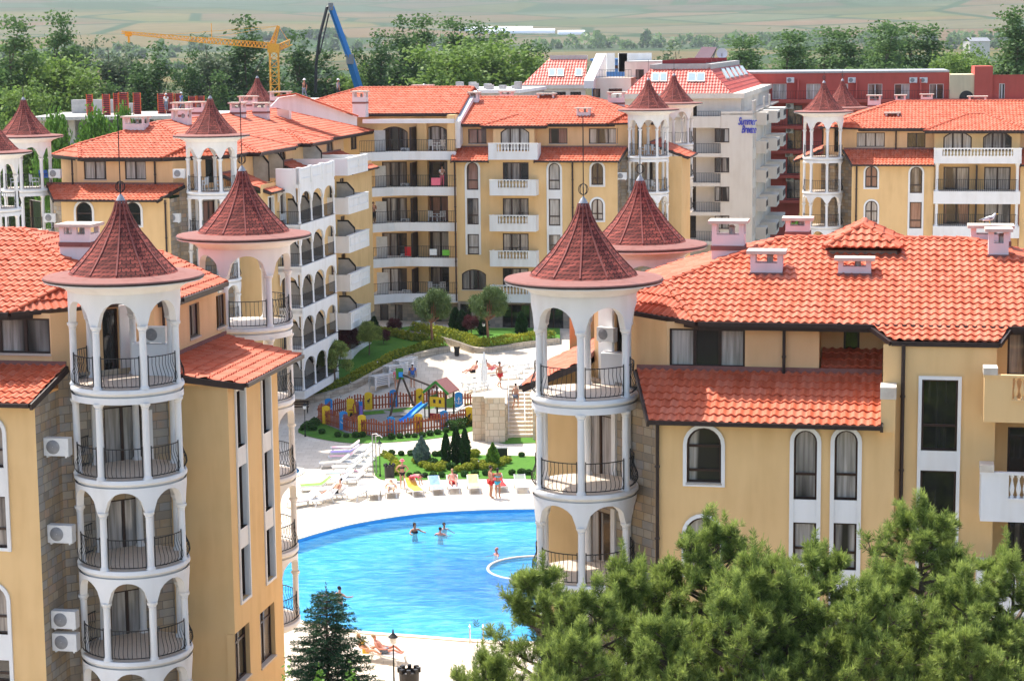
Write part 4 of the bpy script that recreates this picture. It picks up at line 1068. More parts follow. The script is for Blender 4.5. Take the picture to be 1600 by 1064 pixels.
# ---------------------------------------------------------------- corner and main back block
TB = at(1013, 171, 163.5); FB = Frame(TB.x, TB.y)
bB = thing('apartment_block', (TB.x - 12, TB.y + 5, 2.3), 'ochre apartment block closing the courtyard, stacked baluster balconies and a curved bay of loggias', 'apartment block', 'ochre apartment blocks of the resort')
eB = FB.hv(880, 194, -.5).z; zT = eB - .08
uL, uR = FB.loc(FB.hv(713, 300, -2))[0], FB.loc(FB.hv(965, 300, -2))[0]
GAB = [SL, .85, SL, .85, SL, 60]
hip_roof(bB, P2(FB, [(uL + .1, -.5), (-3.2, -.5), (.5, 3.2), (.5, 8.2), (-3.2, 12.1), (uL + .1, 12.1)]), eB, GAB, skip=(5,), **kw)
fzB = [FB.hv(803, y, -2).z for y in (249, 306, 361.5, 417, 473)]
upz = fzB[0] - .3
f = Fac(bB, FB.w(uL, .1), FB.w(-2.6, .1), upz, zT, 'peach_render', 'upper_wall')
f.window(731.5, 202, 760, 225, 0, 1); f.window(857.5, 201, 886.5, 225, 0, 1); f.window(920, 201, 965, 225, 0, 2); f.build()
f = Fac(bB, FB.w(-2.6, .1), FB.w(-.1, 2.7), upz, zT, 'peach_render', 'upper_wall'); f.window(996, 196, 1004, 234, 0, 0, pane='pane_dark', sill=False, name='door'); f.build()
wall_poly(bB, [FB.w(-.1, 2.7), FB.w(-.1, 9)], upz, zT, 'peach_render', 'upper_wall')
eS = FB.hv(900, 252, -2.5).z; zg = FB.hv(760, 471, -2).z
f = Fac(bB, FB.w(uL, -2), FB.w(uR, -2), zg, eS + .1, 'ochre_render')
f.strip(730, 748, [(254, 297), (310, 351), (366, 398)], 254, 398, 1, .16, None, (.35,), .08)
f.strip(857.5, 875.5, [(255, 297), (311, 353), (367, 392)], 255, 420, 1, .16, None, (.35,), .08)
for x0, y0, x1, y1 in ((924, 255, 942.5, 289), (924, 311, 942.5, 344), (924, 367, 942.5, 400)):
    f.window(x0, y0, x1, y1, 1, 1, (.3,), fw=.08); r = f.op[-1]; f.surround(r[0], r[1], r[2], r[3], 1, .16, bB, True)
f.window(721.5, 421, 759.5, 453, 2, 2, fw=.08); f.window(905, 421, 943, 453, 2, 2, fw=.08)
bay0, bay1 = FB.loc(FB.hv(766, 330, -2))[0], FB.loc(FB.hv(837, 330, -2))[0]
for y0, y1 in ((254, 284), (310, 340), (365, 395), (419, 450)): f.window(785.5, y0, 826, y1, 0, 2, pane='pane_mixed', sill=False, name='balcony_door', fw=.09)
f.build()
c = Fac(bB, FB.w(-2.2, -.2), FB.w(.4, 2.4), 2, upz + .4, 'stone_cladding', 'stone_wall')
c.window(1009, 252, 1020, 292, 0, 0, pane='pane_red', sill=False, name='door'); c.window(1009, 306, 1020, 345, 0, 0, pane='pane_mixed', sill=False, name='door'); c.build()
wall_poly(bB, [FB.w(uR, -2), FB.w(-2.2, -.2)], 2, upz, 'stone_cladding', 'stone_wall')
wall_poly(bB, [FB.w(.4, 2.4), FB.w(2.4, 2.4), FB.w(2.4, 9)], 2, eS + .1, 'ochre_render')
f = Fac(bB, FB.w(uL, -1.9), FB.w(uR + 1, -1.9), 1.8, zg, 'base_stone', 'plinth_wall')
f.window(719, 475, 737, 515, 0, 0, pane='pane_dark', sill=False, name='door'); f.window(785, 476, 828, 518, 0, 2, pane='pane_dark', sill=False, name='door'); f.window(850, 476, 880, 518, 0, 1, pane='pane_dark', sill=False, name='door'); f.build()
for x0, x1 in ((705, 764), (835, 980)):
    e0, e1 = FB.hv(x0, 252, -2.5), FB.hv(x1 - (2 if x1 < 900 else 14), 252, -2.5); t0, t1 = FB.hv(x0 + 2, 231, .1), FB.hv(x1, 231, .1)
    e0.z = e1.z = eS; t0.z = t1.z = FB.hv(900, 231, .1).z
    skirt(bB, e0, e1, t1, t0, tw=.28, tl=.42, seg=5, amp=.045)
e0, e1 = FB.w(2.9, 3.0, eS), FB.w(2.9, 9, eS); skirt(bB, e0, e1, FB.w(-.1, 9, eS + 1.2), FB.w(-.1, 1.6, eS + 1.2), tw=.28, tl=.42, seg=5)
# bay
b0, b1 = FB.loc(FB.hv(765, 240, -1.0))[0], FB.loc(FB.hv(841, 240, -1.0))[0]
f = Fac(bB, FB.w(b0 + .3, -1.0), FB.w(b1 - .3, -1.0), fzB[0] - .3, zT, 'peach_render', 'bay_wall'); f.window(782, 198, 827, 236, 2, 2, sill=False, name='balcony_door', fw=.09); f.build()
for u in (b0 + .3, b1 - .3): wall_poly(bB, [FB.w(u, .1), FB.w(u, -1)], fzB[0] - .3, zT, 'peach_render', 'bay_wall')
d0, d1 = FB.loc(FB.hv(752, 193, -1.2))[0], FB.loc(FB.hv(853, 193, -1.2))[0]
hip_roof(bB, P2(FB, [(d0, -1.3), (d1, -1.3), (d1, 5), (d0, 5)]), eB - .12, SL, **kw)
for i, (x0, x1, y0, y1) in enumerate(((763, 840, 224, 250), (765, 837.5, 281, 306), (765, 837.5, 336.5, 362), (765.5, 838, 392, 417), (766, 838, 446, 473))):
    vv = -2.6 if i == 0 else -3.3
    u0, u1 = FB.loc(FB.hv(x0, y1, vv))[0], FB.loc(FB.hv(x1, y1, vv))[0]
    baluster_balcony(bB, FB, u0, u1, vv, -1.05 if i == 0 else -2.0, FB.hv(800, y1, vv).z, FB.hv(800, y0, vv).z, .68, sp=.26, n=5)
for x in (711.5, 895): pipe(bB, FB.hv(x, 350, -2.12), zg, eS, .07)
# gabled parapet between main block and corner block
zr = eB + SL * 6.3
mb = MB(); h = .55
for (va, za, vb, zb) in ((-1.0, eB - .3, 5.8, zr), (5.8, zr, 12.4, eB - .3)):
    mb.hexa([FB.w(uL - .25, va, za - 1.6), FB.w(uL + .15, va, za - 1.6), FB.w(uL + .15, vb, zb - 1.6), FB.w(uL - .25, vb, zb - 1.6), FB.w(uL - .25, va, za + h), FB.w(uL + .15, va, za + h), FB.w(uL + .15, vb, zb + h), FB.w(uL - .25, vb, zb + h)])
mb.build('parapet', M('white_render'), bB)
tower(bB, (TB.x, TB.y), TB.z, [FB.hv(1013, 245, -1.5).z - 2.8 * k for k in range(4)], gap=face + rad(-3), ncol=7, arches=(0, 2, 3), full=False, vis=(-110, 110), rod=1.6)
T2 = at(1053, 161, 174.5)
tower(bB, (T2.x, T2.y), T2.z, [T2.z - 3.4 - 2.8 * k for k in range(3)], gap=face + rad(20), ncol=7, arches=(0, 2), full=False, vis=(-110, 110), rod=1.6)
for px, py, Y, h, w, d in ((854, 161, 171, .8, 1.4, .8), (912, 182, 166, .7, 1.1, .6), (963, 161, 171, .9, 1.3, .8), (741, 161, 171, .9, .8, .8), (792, 152, 176, .5, 1.1, .7)): wchim(FB, bB, px, py, Y, h, w, d)
# corner block with the loggias
vC = .6; uc0 = FB.loc(FB.hv(579, 300, vC - 1.9))[0]; uc1 = uL - .25
eC = FB.hv(600, 178, vC - .5).z; zT = eC - .08
G2 = [SL, 60, SL, SL]
hip_roof(bB, P2(FB, [(uc0 - 9, vC - .5), (uc1, vC - .5), (uc1, vC + 12), (uc0 - 9, vC + 12)]), eC, G2, skip=(1,), **kw)
f = Fac(bB, FB.w(uc0 - 4, vC + .6), FB.w(uc1, vC + .6), zg - .3, zT, 'ochre_render', 'loggia_wall')
doors = [(594.5, 637, 198, 236, 2), (658.5, 702, 197, 236, 2)] + [(597, 636, y, y + 39, 0) for y in (253, 309, 364, 419)] + [(661, 702.5, y, y + 39, 0) for y in (252.5, 307, 362, 417)]
for x0, x1, y0, y1, a in doors: f.window(x0, y0, x1, y1, a, 2, (), None, sill=False, name='balcony_door', fw=.09)
f.build()
f = Fac(bB, FB.w(uc0 - 4, vC + .5), FB.w(uc1, vC + .5), 1.8, zg - .3, 'base_stone', 'plinth_wall')
for x0, x1 in ((594, 607), (617, 629), (660, 690)): f.window(x0, 476, x1, 503, 0, 0, pane='pane_mixed', sill=False)
f.build()
for i, yb in enumerate((241, 296.5, 352, 407, 463)):
    z0 = FB.hv(660, yb + 9, vC - 1.9).z; z1 = FB.hv(660, yb - 4, vC - 1.9).z
    plan = [(uc0 - .2, vC - 4.2), (uc0 + .6, vC - 3.6), (uc0 + 2.0, vC - 2.3), (uc0 + 3.2, vC - 1.9), (uc1 + .1, vC - 1.9), (uc1 + .1, vC + .55), (uc0 - .2, vC + .55)]
    mb = MB(); mb.prism([FB.w(*p) for p in plan], z0, z1 - .1)
    for a, b in zip(plan[:4], plan[1:5]): mb.bar(FB.w(*a, (z0 + z1) / 2), FB.w(*b, (z0 + z1) / 2), .12, z1 - z0 + .02)
    o = mb.build('balcony', M('white_render'), bB)
    rl = MB(); rail_flat(rl, [FB.w(*p) for p in plan[:5]], z1, .95, .14, .013); rl.build('railing', M('iron'), o)
    um = (FB.loc(FB.hv(648, 300, vC))[0])
    pm = MB(); pm.fbox(FB, um - .08, um + .08, vC - 1.2, vC + .5, z1 - .1, z1 + 1.9); pm.build('partition', M('dark_brown_metal'), o)
    pm = MB(); pm.fbox(FB, um + .3, um + 1.1, vC - .1, vC + .58, z1 - .1, z1 + 2.4); pm.build('pier', M('ochre_render'), o)
    pm = MB(); pm.fbox(FB, uc0 + .4, uc0 + 1.3, vC - 1.9, vC - 1.84, z1 - .1, z1 + 1.7); pm.build('privacy_screen', M('concrete'), o)
mb = MB(); mb.fbox(FB, uc0 - .5, uc1, vC - 2.1, vC - 1.75, FB.hv(650, 193, vC - 2).z, FB.hv(650, 186.5, vC - 2).z); mb.build('canopy_beam', M('white_render'), bB)
MB().fbox(FB, uc1 - .6, uc1, vC - 1.9, vC + .6, zg - .3, zT).build('side_wall', M('ochre_render'), bB)
for i, (x, y) in enumerate(((634, 236), (634, 291), (634, 346), (634, 401), (636, 457))):
    q = FB.hv(x, y, vC + .45); ac_unit('air conditioner on the floor of the loggia bay, %s storey from the top' % ('first', 'second', 'third', 'fourth', 'fifth')[i], q, -FB.v, .9)
for lb, x, y, w_, h_, mt in (('red towel drying on the rail of the fourth loggia', 637.5, 393, .5, .75, 'red_cloth'), ('white cloth drying on the rail of the fourth loggia', 677, 394, .6, .5, 'white_cloth'), ('green and pale cloth drying on the rail of the fourth loggia, end of the row', 697, 395, .6, .45, 'green_cloth'), ('crimson towel drying on the rail of the second loggia', 681, 284, .75, .6, 'pink_cloth')):
    q = FB.hv(x, y, vC - 1.93); mb = MB(); mb.fbox(FB, FB.loc(q)[0] - w_ / 2, FB.loc(q)[0] + w_ / 2, vC - 1.97, vC - 1.945, q.z - h_ / 2, q.z + h_ / 2); tag(mb.build('towel', M(mt)), lb, 'towel', 'cloths drying on the loggia rails')
# white gable that rises behind the wing roof
p = [at(423, 167, 158.6), at(558, 197, 158.6), at(558, 184, 158.6), at(463, 149, 158.6), at(436, 153, 158.6)]
mb = MB(); q = [a + Vector((-.1, .6, 0)) for a in p]; mb.poly(p); mb.poly(list(reversed(q)))
for i in range(5): mb.quad(p[i], q[i], q[(i + 1) % 5], p[(i + 1) % 5])
mb.build('gable_wall', M('white_render'), bB)
mb = MB(); mb.bar(at(560, 182, 158.4), at(462, 147, 158.4), .5, .12); mb.bar(at(462, 147, 158.4), at(434, 151, 158.4), .5, .12); mb.build('gable_coping', M('roof_tile'), bB)
for px, py, Y, h, w, d in ((563, 160, 167, .9, 1.1, .9), (661, 140, 176, .4, 1.6, .7)): wchim(FB, bB, px, py, Y, h, w, d)
# ---------------------------------------------------------------- right back block
TQ = at(1287, 174, 168.5); FQ = Frame(TQ.x, TQ.y)
bQ = thing('apartment_block', (TQ.x + 9, TQ.y + 5, 2), 'ochre block in front of the red hotel, wide arched windows over a baluster terrace', 'apartment block', 'ochre apartment blocks of the resort')
eQ = FQ.hv(1440, 201, -.5).z; zT = eQ - .08
hip_roof(bQ, P2(FQ, [(3.3, -.5), (24, -.5), (24, 12.1), (3.3, 12.1), (-.5, 8.2), (-.5, 3.3)]), eQ, [SL, SL, SL, .85, SL, .85], **kw)
fzQ = [ztop(1287, y, 167) for y in (247, 301)]; fzQ += [fzQ[1] - 2.8 * k for k in (1, 2)]
upz = fzQ[0] - .3; ub0, ub1 = FQ.loc(FQ.hv(1459, 280, -2))[0], FQ.loc(FQ.hv(1594, 280, -2))[0]
f = Fac(bQ, FQ.w(2.7, .1), FQ.w(24, .1), upz, zT, 'peach_render', 'upper_wall')
f.window(1338, 207.5, 1382.5, 230, 0, 2); f.window(1417.5, 208, 1446, 231, 0, 1, pane='pane_dark'); f.build()
f = Fac(bQ, FQ.w(-.1, 2.9), FQ.w(2.7, .1), upz, zT, 'peach_render', 'upper_wall'); f.window(1303, 195, 1310, 238, 0, 0, pane='pane_dark', sill=False, name='door'); f.build()
eS = FQ.hv(1400, 258, -2.5).z
f = Fac(bQ, FQ.w(2.4, -2), FQ.w(ub0, -2), 0, eS + .1, 'ochre_render')
for y0, y1 in ((260, 293), (314, 347)):
    f.window(1352, y0, 1371, y1, 1, 1, (.5,), fw=.08); r = f.op[-1]; f.surround(r[0], r[1], r[2], r[3], 1, .14, bQ, True)
f.strip(1421.5, 1440.5, [(261, 302), (316, 357)], 261, 380, 1, .15, None, (.3,), .08); f.build()
wall_poly(bQ, [FQ.w(-.25, 2.5), FQ.w(2.4, -.2), FQ.w(2.4, -2)], 0, upz + .3, 'stone_cladding', 'stone_wall')
c = Fac(bQ, FQ.w(-.25, 2.5), FQ.w(2.4, -.2), 0, upz + .4, 'stone_cladding', 'stone_wall')
for y0, y1 in ((258, 300), (312, 354)): c.window(1294, y0, 1304, y1, 0, 0, pane='pane_dark', sill=False, name='door')
c.build()
wall_poly(bQ, [FQ.w(-2, 9), FQ.w(-2, 2.5), FQ.w(-.25, 2.5)], 0, eS + .1, 'ochre_render')
e0, e1 = FQ.hv(1332, 258, -2.5), FQ.hv(1459, 258, -2.5); t0, t1 = FQ.hv(1318, 234, .1), FQ.hv(1459, 234, .1); e0.z = e1.z = eS; t0.z = t1.z = FQ.hv(1400, 234, .1).z
skirt(bQ, e0, e1, t1, t0, tw=.28, tl=.42, seg=5, amp=.045)
e0, e1 = FQ.hv(1595, 258, -2.5), FQ.hv(1720, 258, -2.5); e0.z = e1.z = eS; a_, b_ = FQ.w(ub1, .1, t0.z), FQ.w(ub1 + 8, .1, t0.z); skirt(bQ, e0, e1, b_, a_, tw=.28, tl=.42, seg=5, amp=.045)
skirt(bQ, FQ.w(-2.5, 9, eS), FQ.w(-2.5, 3, eS), FQ.w(-.1, 1.9, t0.z), FQ.w(-.1, 9, t0.z), tw=.28, tl=.42, seg=5, amp=.045)
f = Fac(bQ, FQ.w(ub0, -.6), FQ.w(ub1, -.6), 0, zT, 'ochre_render', 'loggia_wall')
for x0, x1 in ((1474, 1518.5), (1536, 1581)): f.window(x0, 206, x1, 236, 2, 2, sill=False, name='balcony_door', fw=.09)
for y0, y1 in ((261, 298), (316, 355)):
    for x0, x1 in ((1474, 1514.5), (1537.5, 1579)): f.window(x0, y0, x1, y1, 0, 1, sill=False, name='balcony_door', fw=.1)
f.build()
wall_poly(bQ, [FQ.w(ub0, -2), FQ.w(ub0, -.6)], 0, eS, 'ochre_render', 'wall')
f = Fac(bQ, FQ.w(ub1, -2), FQ.w(24, -2), 0, eS + .1, 'ochre_render'); f.build()
baluster_balcony(bQ, FQ, ub0 - .02, ub1 + .02, -2.9, -.62, FQ.hv(1520, 256, -2.9).z, FQ.hv(1520, 232, -2.9).z, .65, sp=.26, n=5)
for (yt, yb) in ((299.5, 319), (354, 372)):
    z0, z1 = FQ.hv(1520, yb, -2.7).z, FQ.hv(1520, yt, -2.7).z; mb = MB(); mb.fbox(FQ, ub0, ub1, -2.7, -.6, z0, z1); o = mb.build('balcony', M('white_render'), bQ)
    rl = MB(); rail_flat(rl, [FQ.w(ub0 + .2, -2.6), FQ.w(ub1 - .2, -2.6)], z1, .95, .15, .013); rl.build('railing', M('iron'), o)
    um = (ub0 + ub1) / 2; MB().fbox(FQ, um - .06, um + .06, -1.8, -.6, z1, z1 + 2).build('partition', M('dark_brown_metal'), o)
    for u in (ub0 + .25, ub1 - .25): MB().lathe([(.17, 0), (.17, .1), (.13, .15), (.12, 2.0), (.19, 2.1), (.19, 2.5)], tuple(FQ.w(u, -2.5, z1)), 8).build('column', M('white_render'), o, 40)
    ar = MB(); N_ = 12; zc = z1 + 2.15
    vs = []; fs = []
    for i in range(N_ + 1):
        t = i / N_; u = ub0 + .2 + (ub1 - ub0 - .4) * t; zz = zc + .45 * math.sqrt(max(0, 1 - (2 * t - 1) ** 2))
        for off in (0, .2): vs += [FQ.w(u, -2.65 + off, zz), FQ.w(u, -2.65 + off, zc + .55)]
    for i in range(N_): a, b = i * 4, i * 4 + 4; fs += [(a, b, b + 1, a + 1), (a + 2, a + 3, b + 3, b + 2), (a, a + 2, b + 2, b)]
    ar.add(vs, fs); ar.build('arch', M('white_render'), o)
hip_roof(bQ, P2(FQ, [(ub0 - .8, -1.6), (ub1 + .8, -1.6), (ub1 + .8, 5.5), (ub0 - .8, 5.5)]), eQ - .14, .34, **kw)
pipe(bQ, FQ.hv(1338, 300, -2.12), 1, eS, .07); pipe(bQ, FQ.hv(1400, 220, 0), upz + .3, zT, .06)
tower(bQ, (TQ.x, TQ.y), TQ.z, fzQ, gap=face + rad(-22), ncol=7, arches=(0, 2, 3), full=False, vis=(-110, 110), rod=.9)
T2 = at(1316, 168, 179.5)
tower(bQ, (T2.x, T2.y), T2.z, [T2.z - 3.4], gap=face, ncol=7, arches=(0,), full=False, vis=(-10, 10), rod=.9)
for px, py, Y, h, w, d in ((1394, 189, 170, .7, 1.1, .7), (1407, 162, 176, .75, .85, .7), (1527, 167, 174, .9, 1.45, .8), (1366, 165, 178, .9, 1.1, .8), (1448, 156, 180, .5, 1.0, .6)): wchim(FQ, bQ, px, py, Y, h, w, d)
def ac_on(fr, px, py, v, label, sc=1): ac_unit(label, fr.hv(px, py, v), -fr.v, sc)
ac_on(FW, 88, 271, -.3, 'air conditioner beside the top balcony of the far tower with the blue cloth'); ac_on(FW, 282, 271, -.3, 'air conditioner on the peach wall left of the second far tower')
ac_on(FW, 81, 340, -1.2, 'air conditioner on the stone strip under the long skirt roof, left end'); ac_on(FW, 274, 340, -1.2, 'air conditioner on the stone strip under the long skirt roof, right end')
ac_on(FB, 972, 275, -1.6, 'air conditioner on the stone strip left of the courtyard tower')
# ================================================================= NEIGHBOURING BUILDINGS
PN = at(1176, 200, 199); FN = Frame(PN.x, PN.y)
bN = thing('hotel', (PN.x - 6, PN.y + 8, 0), 'beige hotel with red mansard roof, skylights and dark blue lettering on its wall', 'hotel')
zw = FN.hv(1150, 174.5, 0).z; fl = [FN.hv(1100, y, 0).z for y in (240, 286, 331.5)]; fl = [fl[0] + 2.82] + fl + [fl[2] - 2.85, fl[2] - 5.7]
u1 = FN.loc(FN.hv(1126, 250, 0))[0]; u0 = FN.loc(FN.hv(1074, 250, 0))[0]
f = Fac(bN, FN.w(u1, 0), FN.w(0, 0), 0, zw, 'beige_render')
for y0, y1 in ((201, 223), (246.5, 270), (292, 315), (337, 358)): f.window(1116.5, y0, 1139.5, y1, 0, 1, fw=.09)
f.build()
wall_poly(bN, [FN.w(u1, 1.6), FN.w(u1, 0)], 0, zw, 'beige_render')
f = Fac(bN, FN.w(u0 - 20, 1.6), FN.w(u1, 1.6), 0, zw, 'beige_render')
for y0, y1 in ((200, 240), (246, 285), (291, 330), (336, 372)): f.window(1077, y0, 1087.5, y1, 0, 0, pane='pane_mixed', sill=False, name='balcony_door')
f.build()
for i, z in enumerate(fl[:5]):
    mb = MB(); mb.fbox(FN, u0 - .2, u1 - .01, -.1, 1.6, z - .35, z)
    if i == 0: mb.fbox(FN, u0 - .2, u1 - .01, -.1, .05, z, z + .75)
    o = mb.build('balcony', M('beige_render'), bN)
    rl = MB(); rail_flat(rl, [FN.w(u0 - .1, -.02), FN.w(u1 - .05, -.02)], z + (.75 if i == 0 else 0), .95 if i else .5, .16, .014); rl.build('railing', M('iron'), o)
# side: recessed walls and projecting balcony boxes
f = Fac(bN, FN.w(0, 0), FN.w(0, 27), 0, zw - .1, 'beige_render')
for z in fl[:5]:
    for a in (1.2, 3.4, 16.5, 25): f.window(0, 0, 0, 0, 0, 0, (), 'pane_dark', sill=False, abs_=(a, a + .9, z + .4, z + 2.2))
f.build()
for z in fl[:5]:
    for a, b, w_ in ((5.0, 8.0, 1.0), (10.5, 15.0, 1.7), (19, 24, 1.8)):
        mb = MB(); mb.fbox(FN, 0.01, w_, a, b, z - .3, z + .9); mb.fbox(FN, 0.01, w_, a + .01, a + .2, z + .9, z + 2.4 if w_ > 2 else z + .95); o = mb.build('balcony', M('beige_render'), bN)
        g_ = MB()
        for q in (.12, .42, .72): g_.fbox(FN, w_ - .01, w_ + .02, a + (b - a) * q, a + (b - a) * (q + .2), z + .1, z + .7)
        g_.build('railing', M('iron'), o)
# set-back attic and mansard
zc0, zc1 = FN.hv(1060, 155, 0).z, FN.hv(1060, 147, 0).z
ur = FN.loc(FN.hv(1158, 160, 1))[0]; ul = FN.loc(FN.hv(960, 160, 1))[0]
f = Fac(bN, FN.w(ul, 1.0), FN.w(ur, 1.0), zw - .6, zc0, 'beige_render', 'attic_wall'); f.window(1079, 161, 1089, 182, 0, 0, pane='pane_dark', sill=False, name='door'); f.build()
wall_poly(bN, [FN.w(ur, 1.0), FN.w(ur, 44)], zw - .6, zc0, 'beige_render', 'attic_wall')
MB().fbox(FN, u1, 0, 0, 44, zw - .35, zw - .2).build('terrace', M('floor_tile'), bN)
MB().fbox(FN, ul - .3, ur + .3, .5, 44, zc0, zc1).build('cornice', M('beige_render'), bN)
zm = FN.hv(1060, 106.5, 4.4).z; q = [(ul, .7), (ur - .9, .7), (ur - .9, 43), (ul, 43)]
top = [(FN.loc(FN.hv(1019, 108, 4.4))[0], 4.4), (FN.loc(FN.hv(1107, 108, 4.4))[0], 4.4), (FN.loc(FN.hv(1107, 108, 4.4))[0], 39), (FN.loc(FN.hv(1019, 108, 4.4))[0], 39)]
q[0] = (FN.loc(FN.hv(976, 147, .7))[0], .7); q[3] = (q[0][0], 43)
kw2 = dict(tw=.3, tl=.5, seg=4, amp=.045, mat='roof_tile_red')
tile_face([FN.w(*q[0], zc1), FN.w(*q[1], zc1), FN.w(*top[1], zm), FN.w(*top[0], zm)], bld=bN, **kw2)
tile_face([FN.w(*q[1], zc1), FN.w(*q[2], zc1), FN.w(*top[2], zm), FN.w(*top[1], zm)], bld=bN, **kw2)
MB().quad(FN.w(*q[3], zc1), FN.w(*q[0], zc1), FN.w(*top[0], zm), FN.w(*top[3], zm)).build('roof', M('roof_tile_red'), bN)
mb = MB()
for a, b in ((0, 1), (1, 2), (2, 3), (3, 0)): mb.bar(FN.w(*top[a], zm + .1), FN.w(*top[b], zm + .1), .5, .5)
mb.build('roof_parapet', M('concrete'), bN)
mb = MB(); mb.poly([FN.w(*p, zm) for p in top]); mb.build('flat_roof', M('dark_brown_metal'), bN)
mb = MB()
for i in range(5): mb.bar(FN.w(top[0][0] + .6, 8 + i * 6, zm + .55), FN.w(top[1][0] - .6, 8 + i * 6, zm + .55), .25, .35)
mb.build('roof_frames', M('form_red'), bN)
def skylight(bld, P, x0, y0, x1, y1, nn):
    """glass light lying on the roof plane given by three points"""
    a, b, c = P; n = (b - a).cross(c - a).normalized()
    if n.z < 0: n = -n
    def h(px, py):
        r = ray(px, py); return CAM + r * ((a - CAM).dot(n) / r.dot(n))
    p = [h(x0, y1), h(x1, y1), h(x1 + nn, y0), h(x0 + nn, y0)]
    mb = MB(); mb.hexa([v - n * .05 for v in p] + [v + n * .16 for v in p]); o = mb.build('skylight', M('zinc'), bld)
    c_ = sum(p, Vector()) / 4; MB().poly([c_ + (v - c_) * .86 + n * .165 for v in p]).build('pane', M('skylight'), o)
pf = (FN.w(*q[0], zc1), FN.w(*q[1], zc1), FN.w(*top[1], zm))
for x0, x1 in ((1018, 1030), (1031, 1042), (1074, 1087), (1088, 1101)): skylight(bN, pf, x0, 116, x1, 129.5, .8)
ps = (FN.w(*q[1], zc1), FN.w(*q[2], zc1), FN.w(*top[2], zm))
for k in range(5): skylight(bN, ps, 1134 + k * 7.2, 109 - k * 1.1, 1139 + k * 7.2, 124.5 - k * 1.6, -9)
pv = thing('solar_panel', FN.w(top[1][0] - 3, 34, zm), 'reddish brown tilted solar panel standing on the beige hotel roof', 'solar panel')
mb = MB(); a, b, c, d = at(1083, 94, 232), at(1109, 94, 232), at(1120, 74, 236), at(1097, 73.5, 236); o_ = Vector((0, .1, -.25)); mb.hexa([a + o_, b + o_, c + o_, d + o_, a, b, c, d]); mb.build('panel', M('solar'), pv)
mb = MB(); mb.bar(at(1090, 98, 236), d, .15, .15); mb.bar(at(1112, 98, 236), c, .15, .15); mb.build('stand', M('zinc'), pv)
ds = thing('satellite_dish', FN.w(top[1][0] - .5, 30, zm), 'small white satellite dish on the beige hotel roof beside the solar panel', 'satellite dish')
p = at(1128, 84, 232); mb = MB(); mb.lathe([(.02, -.12), (.35, -.06), (.62, .06)], (0, 0, 0), 16); mb.xf(Matrix.Translation(p) @ Matrix.Rotation(rad(75), 4, 'X')); mb.build('dish', M('white_plastic'), ds, 50)
MB().tube([p, p - Z * 1.9], .06, 6).build('pole', M('zinc'), ds)
# lettering
def lettering(txt, fac, px, py, size, out=.06):
    cu = bpy.data.curves.new('lettering', 'FONT'); cu.body = txt; cu.size = size; cu.shear = .35; cu.extrude = .05; cu.offset = .008; cu.space_character = .92
    t = bpy.data.objects.new('lettering', cu); COL.objects.link(t); dg = bpy.context.evaluated_depsgraph_get()
    me = bpy.data.meshes.new_from_object(t.evaluated_get(dg)); bpy.data.objects.remove(t); me.materials.clear(); me.materials.append(M('sign_blue'))
    s, z = fac.hit(px, py); Mx = Matrix((fac.d, Z, fac.n)).transposed().to_4x4(); Mx.translation = fac.pt(s, z, out)
    me.transform(Mx @ Matrix.Diagonal((.56, 1.05, 1, 1))); return me
sg = thing('wall_sign', FN.hv(1163, 200, 0), 'dark blue raised slanted lettering high on the beige hotel wall', 'sign')
fN_ = Fac(bN, FN.w(u1, 0), FN.w(0, 0), 0, zw, 'beige_render')
for tx, x, y in (('Summer', 1153.2, 195.5), ('Breeze', 1158.2, 208)):
    me = lettering(tx, fN_, x, y, .98); me.transform(Matrix.Translation(-ORG[sg.name])); o = bpy.data.objects.new('lettering', me); COL.objects.link(o); o.parent = sg
# second beige house with terrace
PM = at(914, 140, 212); FM = Frame(PM.x, PM.y)
bM = thing('hotel_wing', (PM.x, PM.y + 5, 0), 'low beige wing with red roof and two skylights behind the ochre courtyard block', 'hotel')
z1, z0 = FM.hv(870, 133, 0).z, FM.hv(870, 139, 0).z; ua, ub = FM.loc(FM.hv(812, 150, 0))[0], 0
f = Fac(bM, FM.w(ua, .3), FM.w(ub, .3), 8, z0, 'beige_render')
for x0, x1 in ((840, 862), (866, 884), (891, 908)): f.window(x0, 144, x1, 153, 0, 1, pane='pane_dark', sill=False)
f.build(); wall_poly(bM, [FM.w(ua, 12), FM.w(ua, .3)], 8, z0, 'beige_render')
MB().fbox(FM, ua - .3, ub, 0, 12, z0, z1).build('cornice', M('beige_render'), bM)
zr_ = FM.hv(890, 90.5, 4).z; A = [FM.w(ua + .2, .2, z1), FM.w(ub, .2, z1), FM.w(FM.loc(FM.hv(918, 90.5, 4))[0], 4, zr_), FM.w(FM.loc(FM.hv(860, 90.5, 4))[0], 4, zr_)]
tile_face(A, bld=bM, **kw2)
for x0, x1 in ((857, 868), (870, 881), (899, 910)): skylight(bM, A[:3], x0, 109, x1, 121, .4)
mb = MB(); r_ = A[3] - A[2]; mb.bar(A[3], A[2], .6, .5); mb.build('roof_ridge', M('concrete'), bM)
mb = MB(); mb.hexa([FM.w(-.1, -.1, z0), FM.w(.9, -.1, z0), FM.w(1.1, 8, z0), FM.w(0, 8, z0), FM.w(-.1, -.1, z1 + .4), FM.w(.9, -.1, z1 + .4), FM.w(1.3, 6, zr_ + .4), FM.w(.3, 6, zr_ + .4)]); mb.build('parapet', M('white_render'), bM)
uc = FM.loc(FM.hv(986, 140, 1))[0]
f = Fac(bM, FM.w(.9, 1), FM.w(uc, 1), 8, FM.hv(950, 122, 1).z, 'beige_render')
f.window(926, 139, 938, 153, 0, 0, pane='pane_mixed', sill=False); f.window(951, 139, 972, 153, 0, 1, pane='pane_mixed', sill=False); f.build()
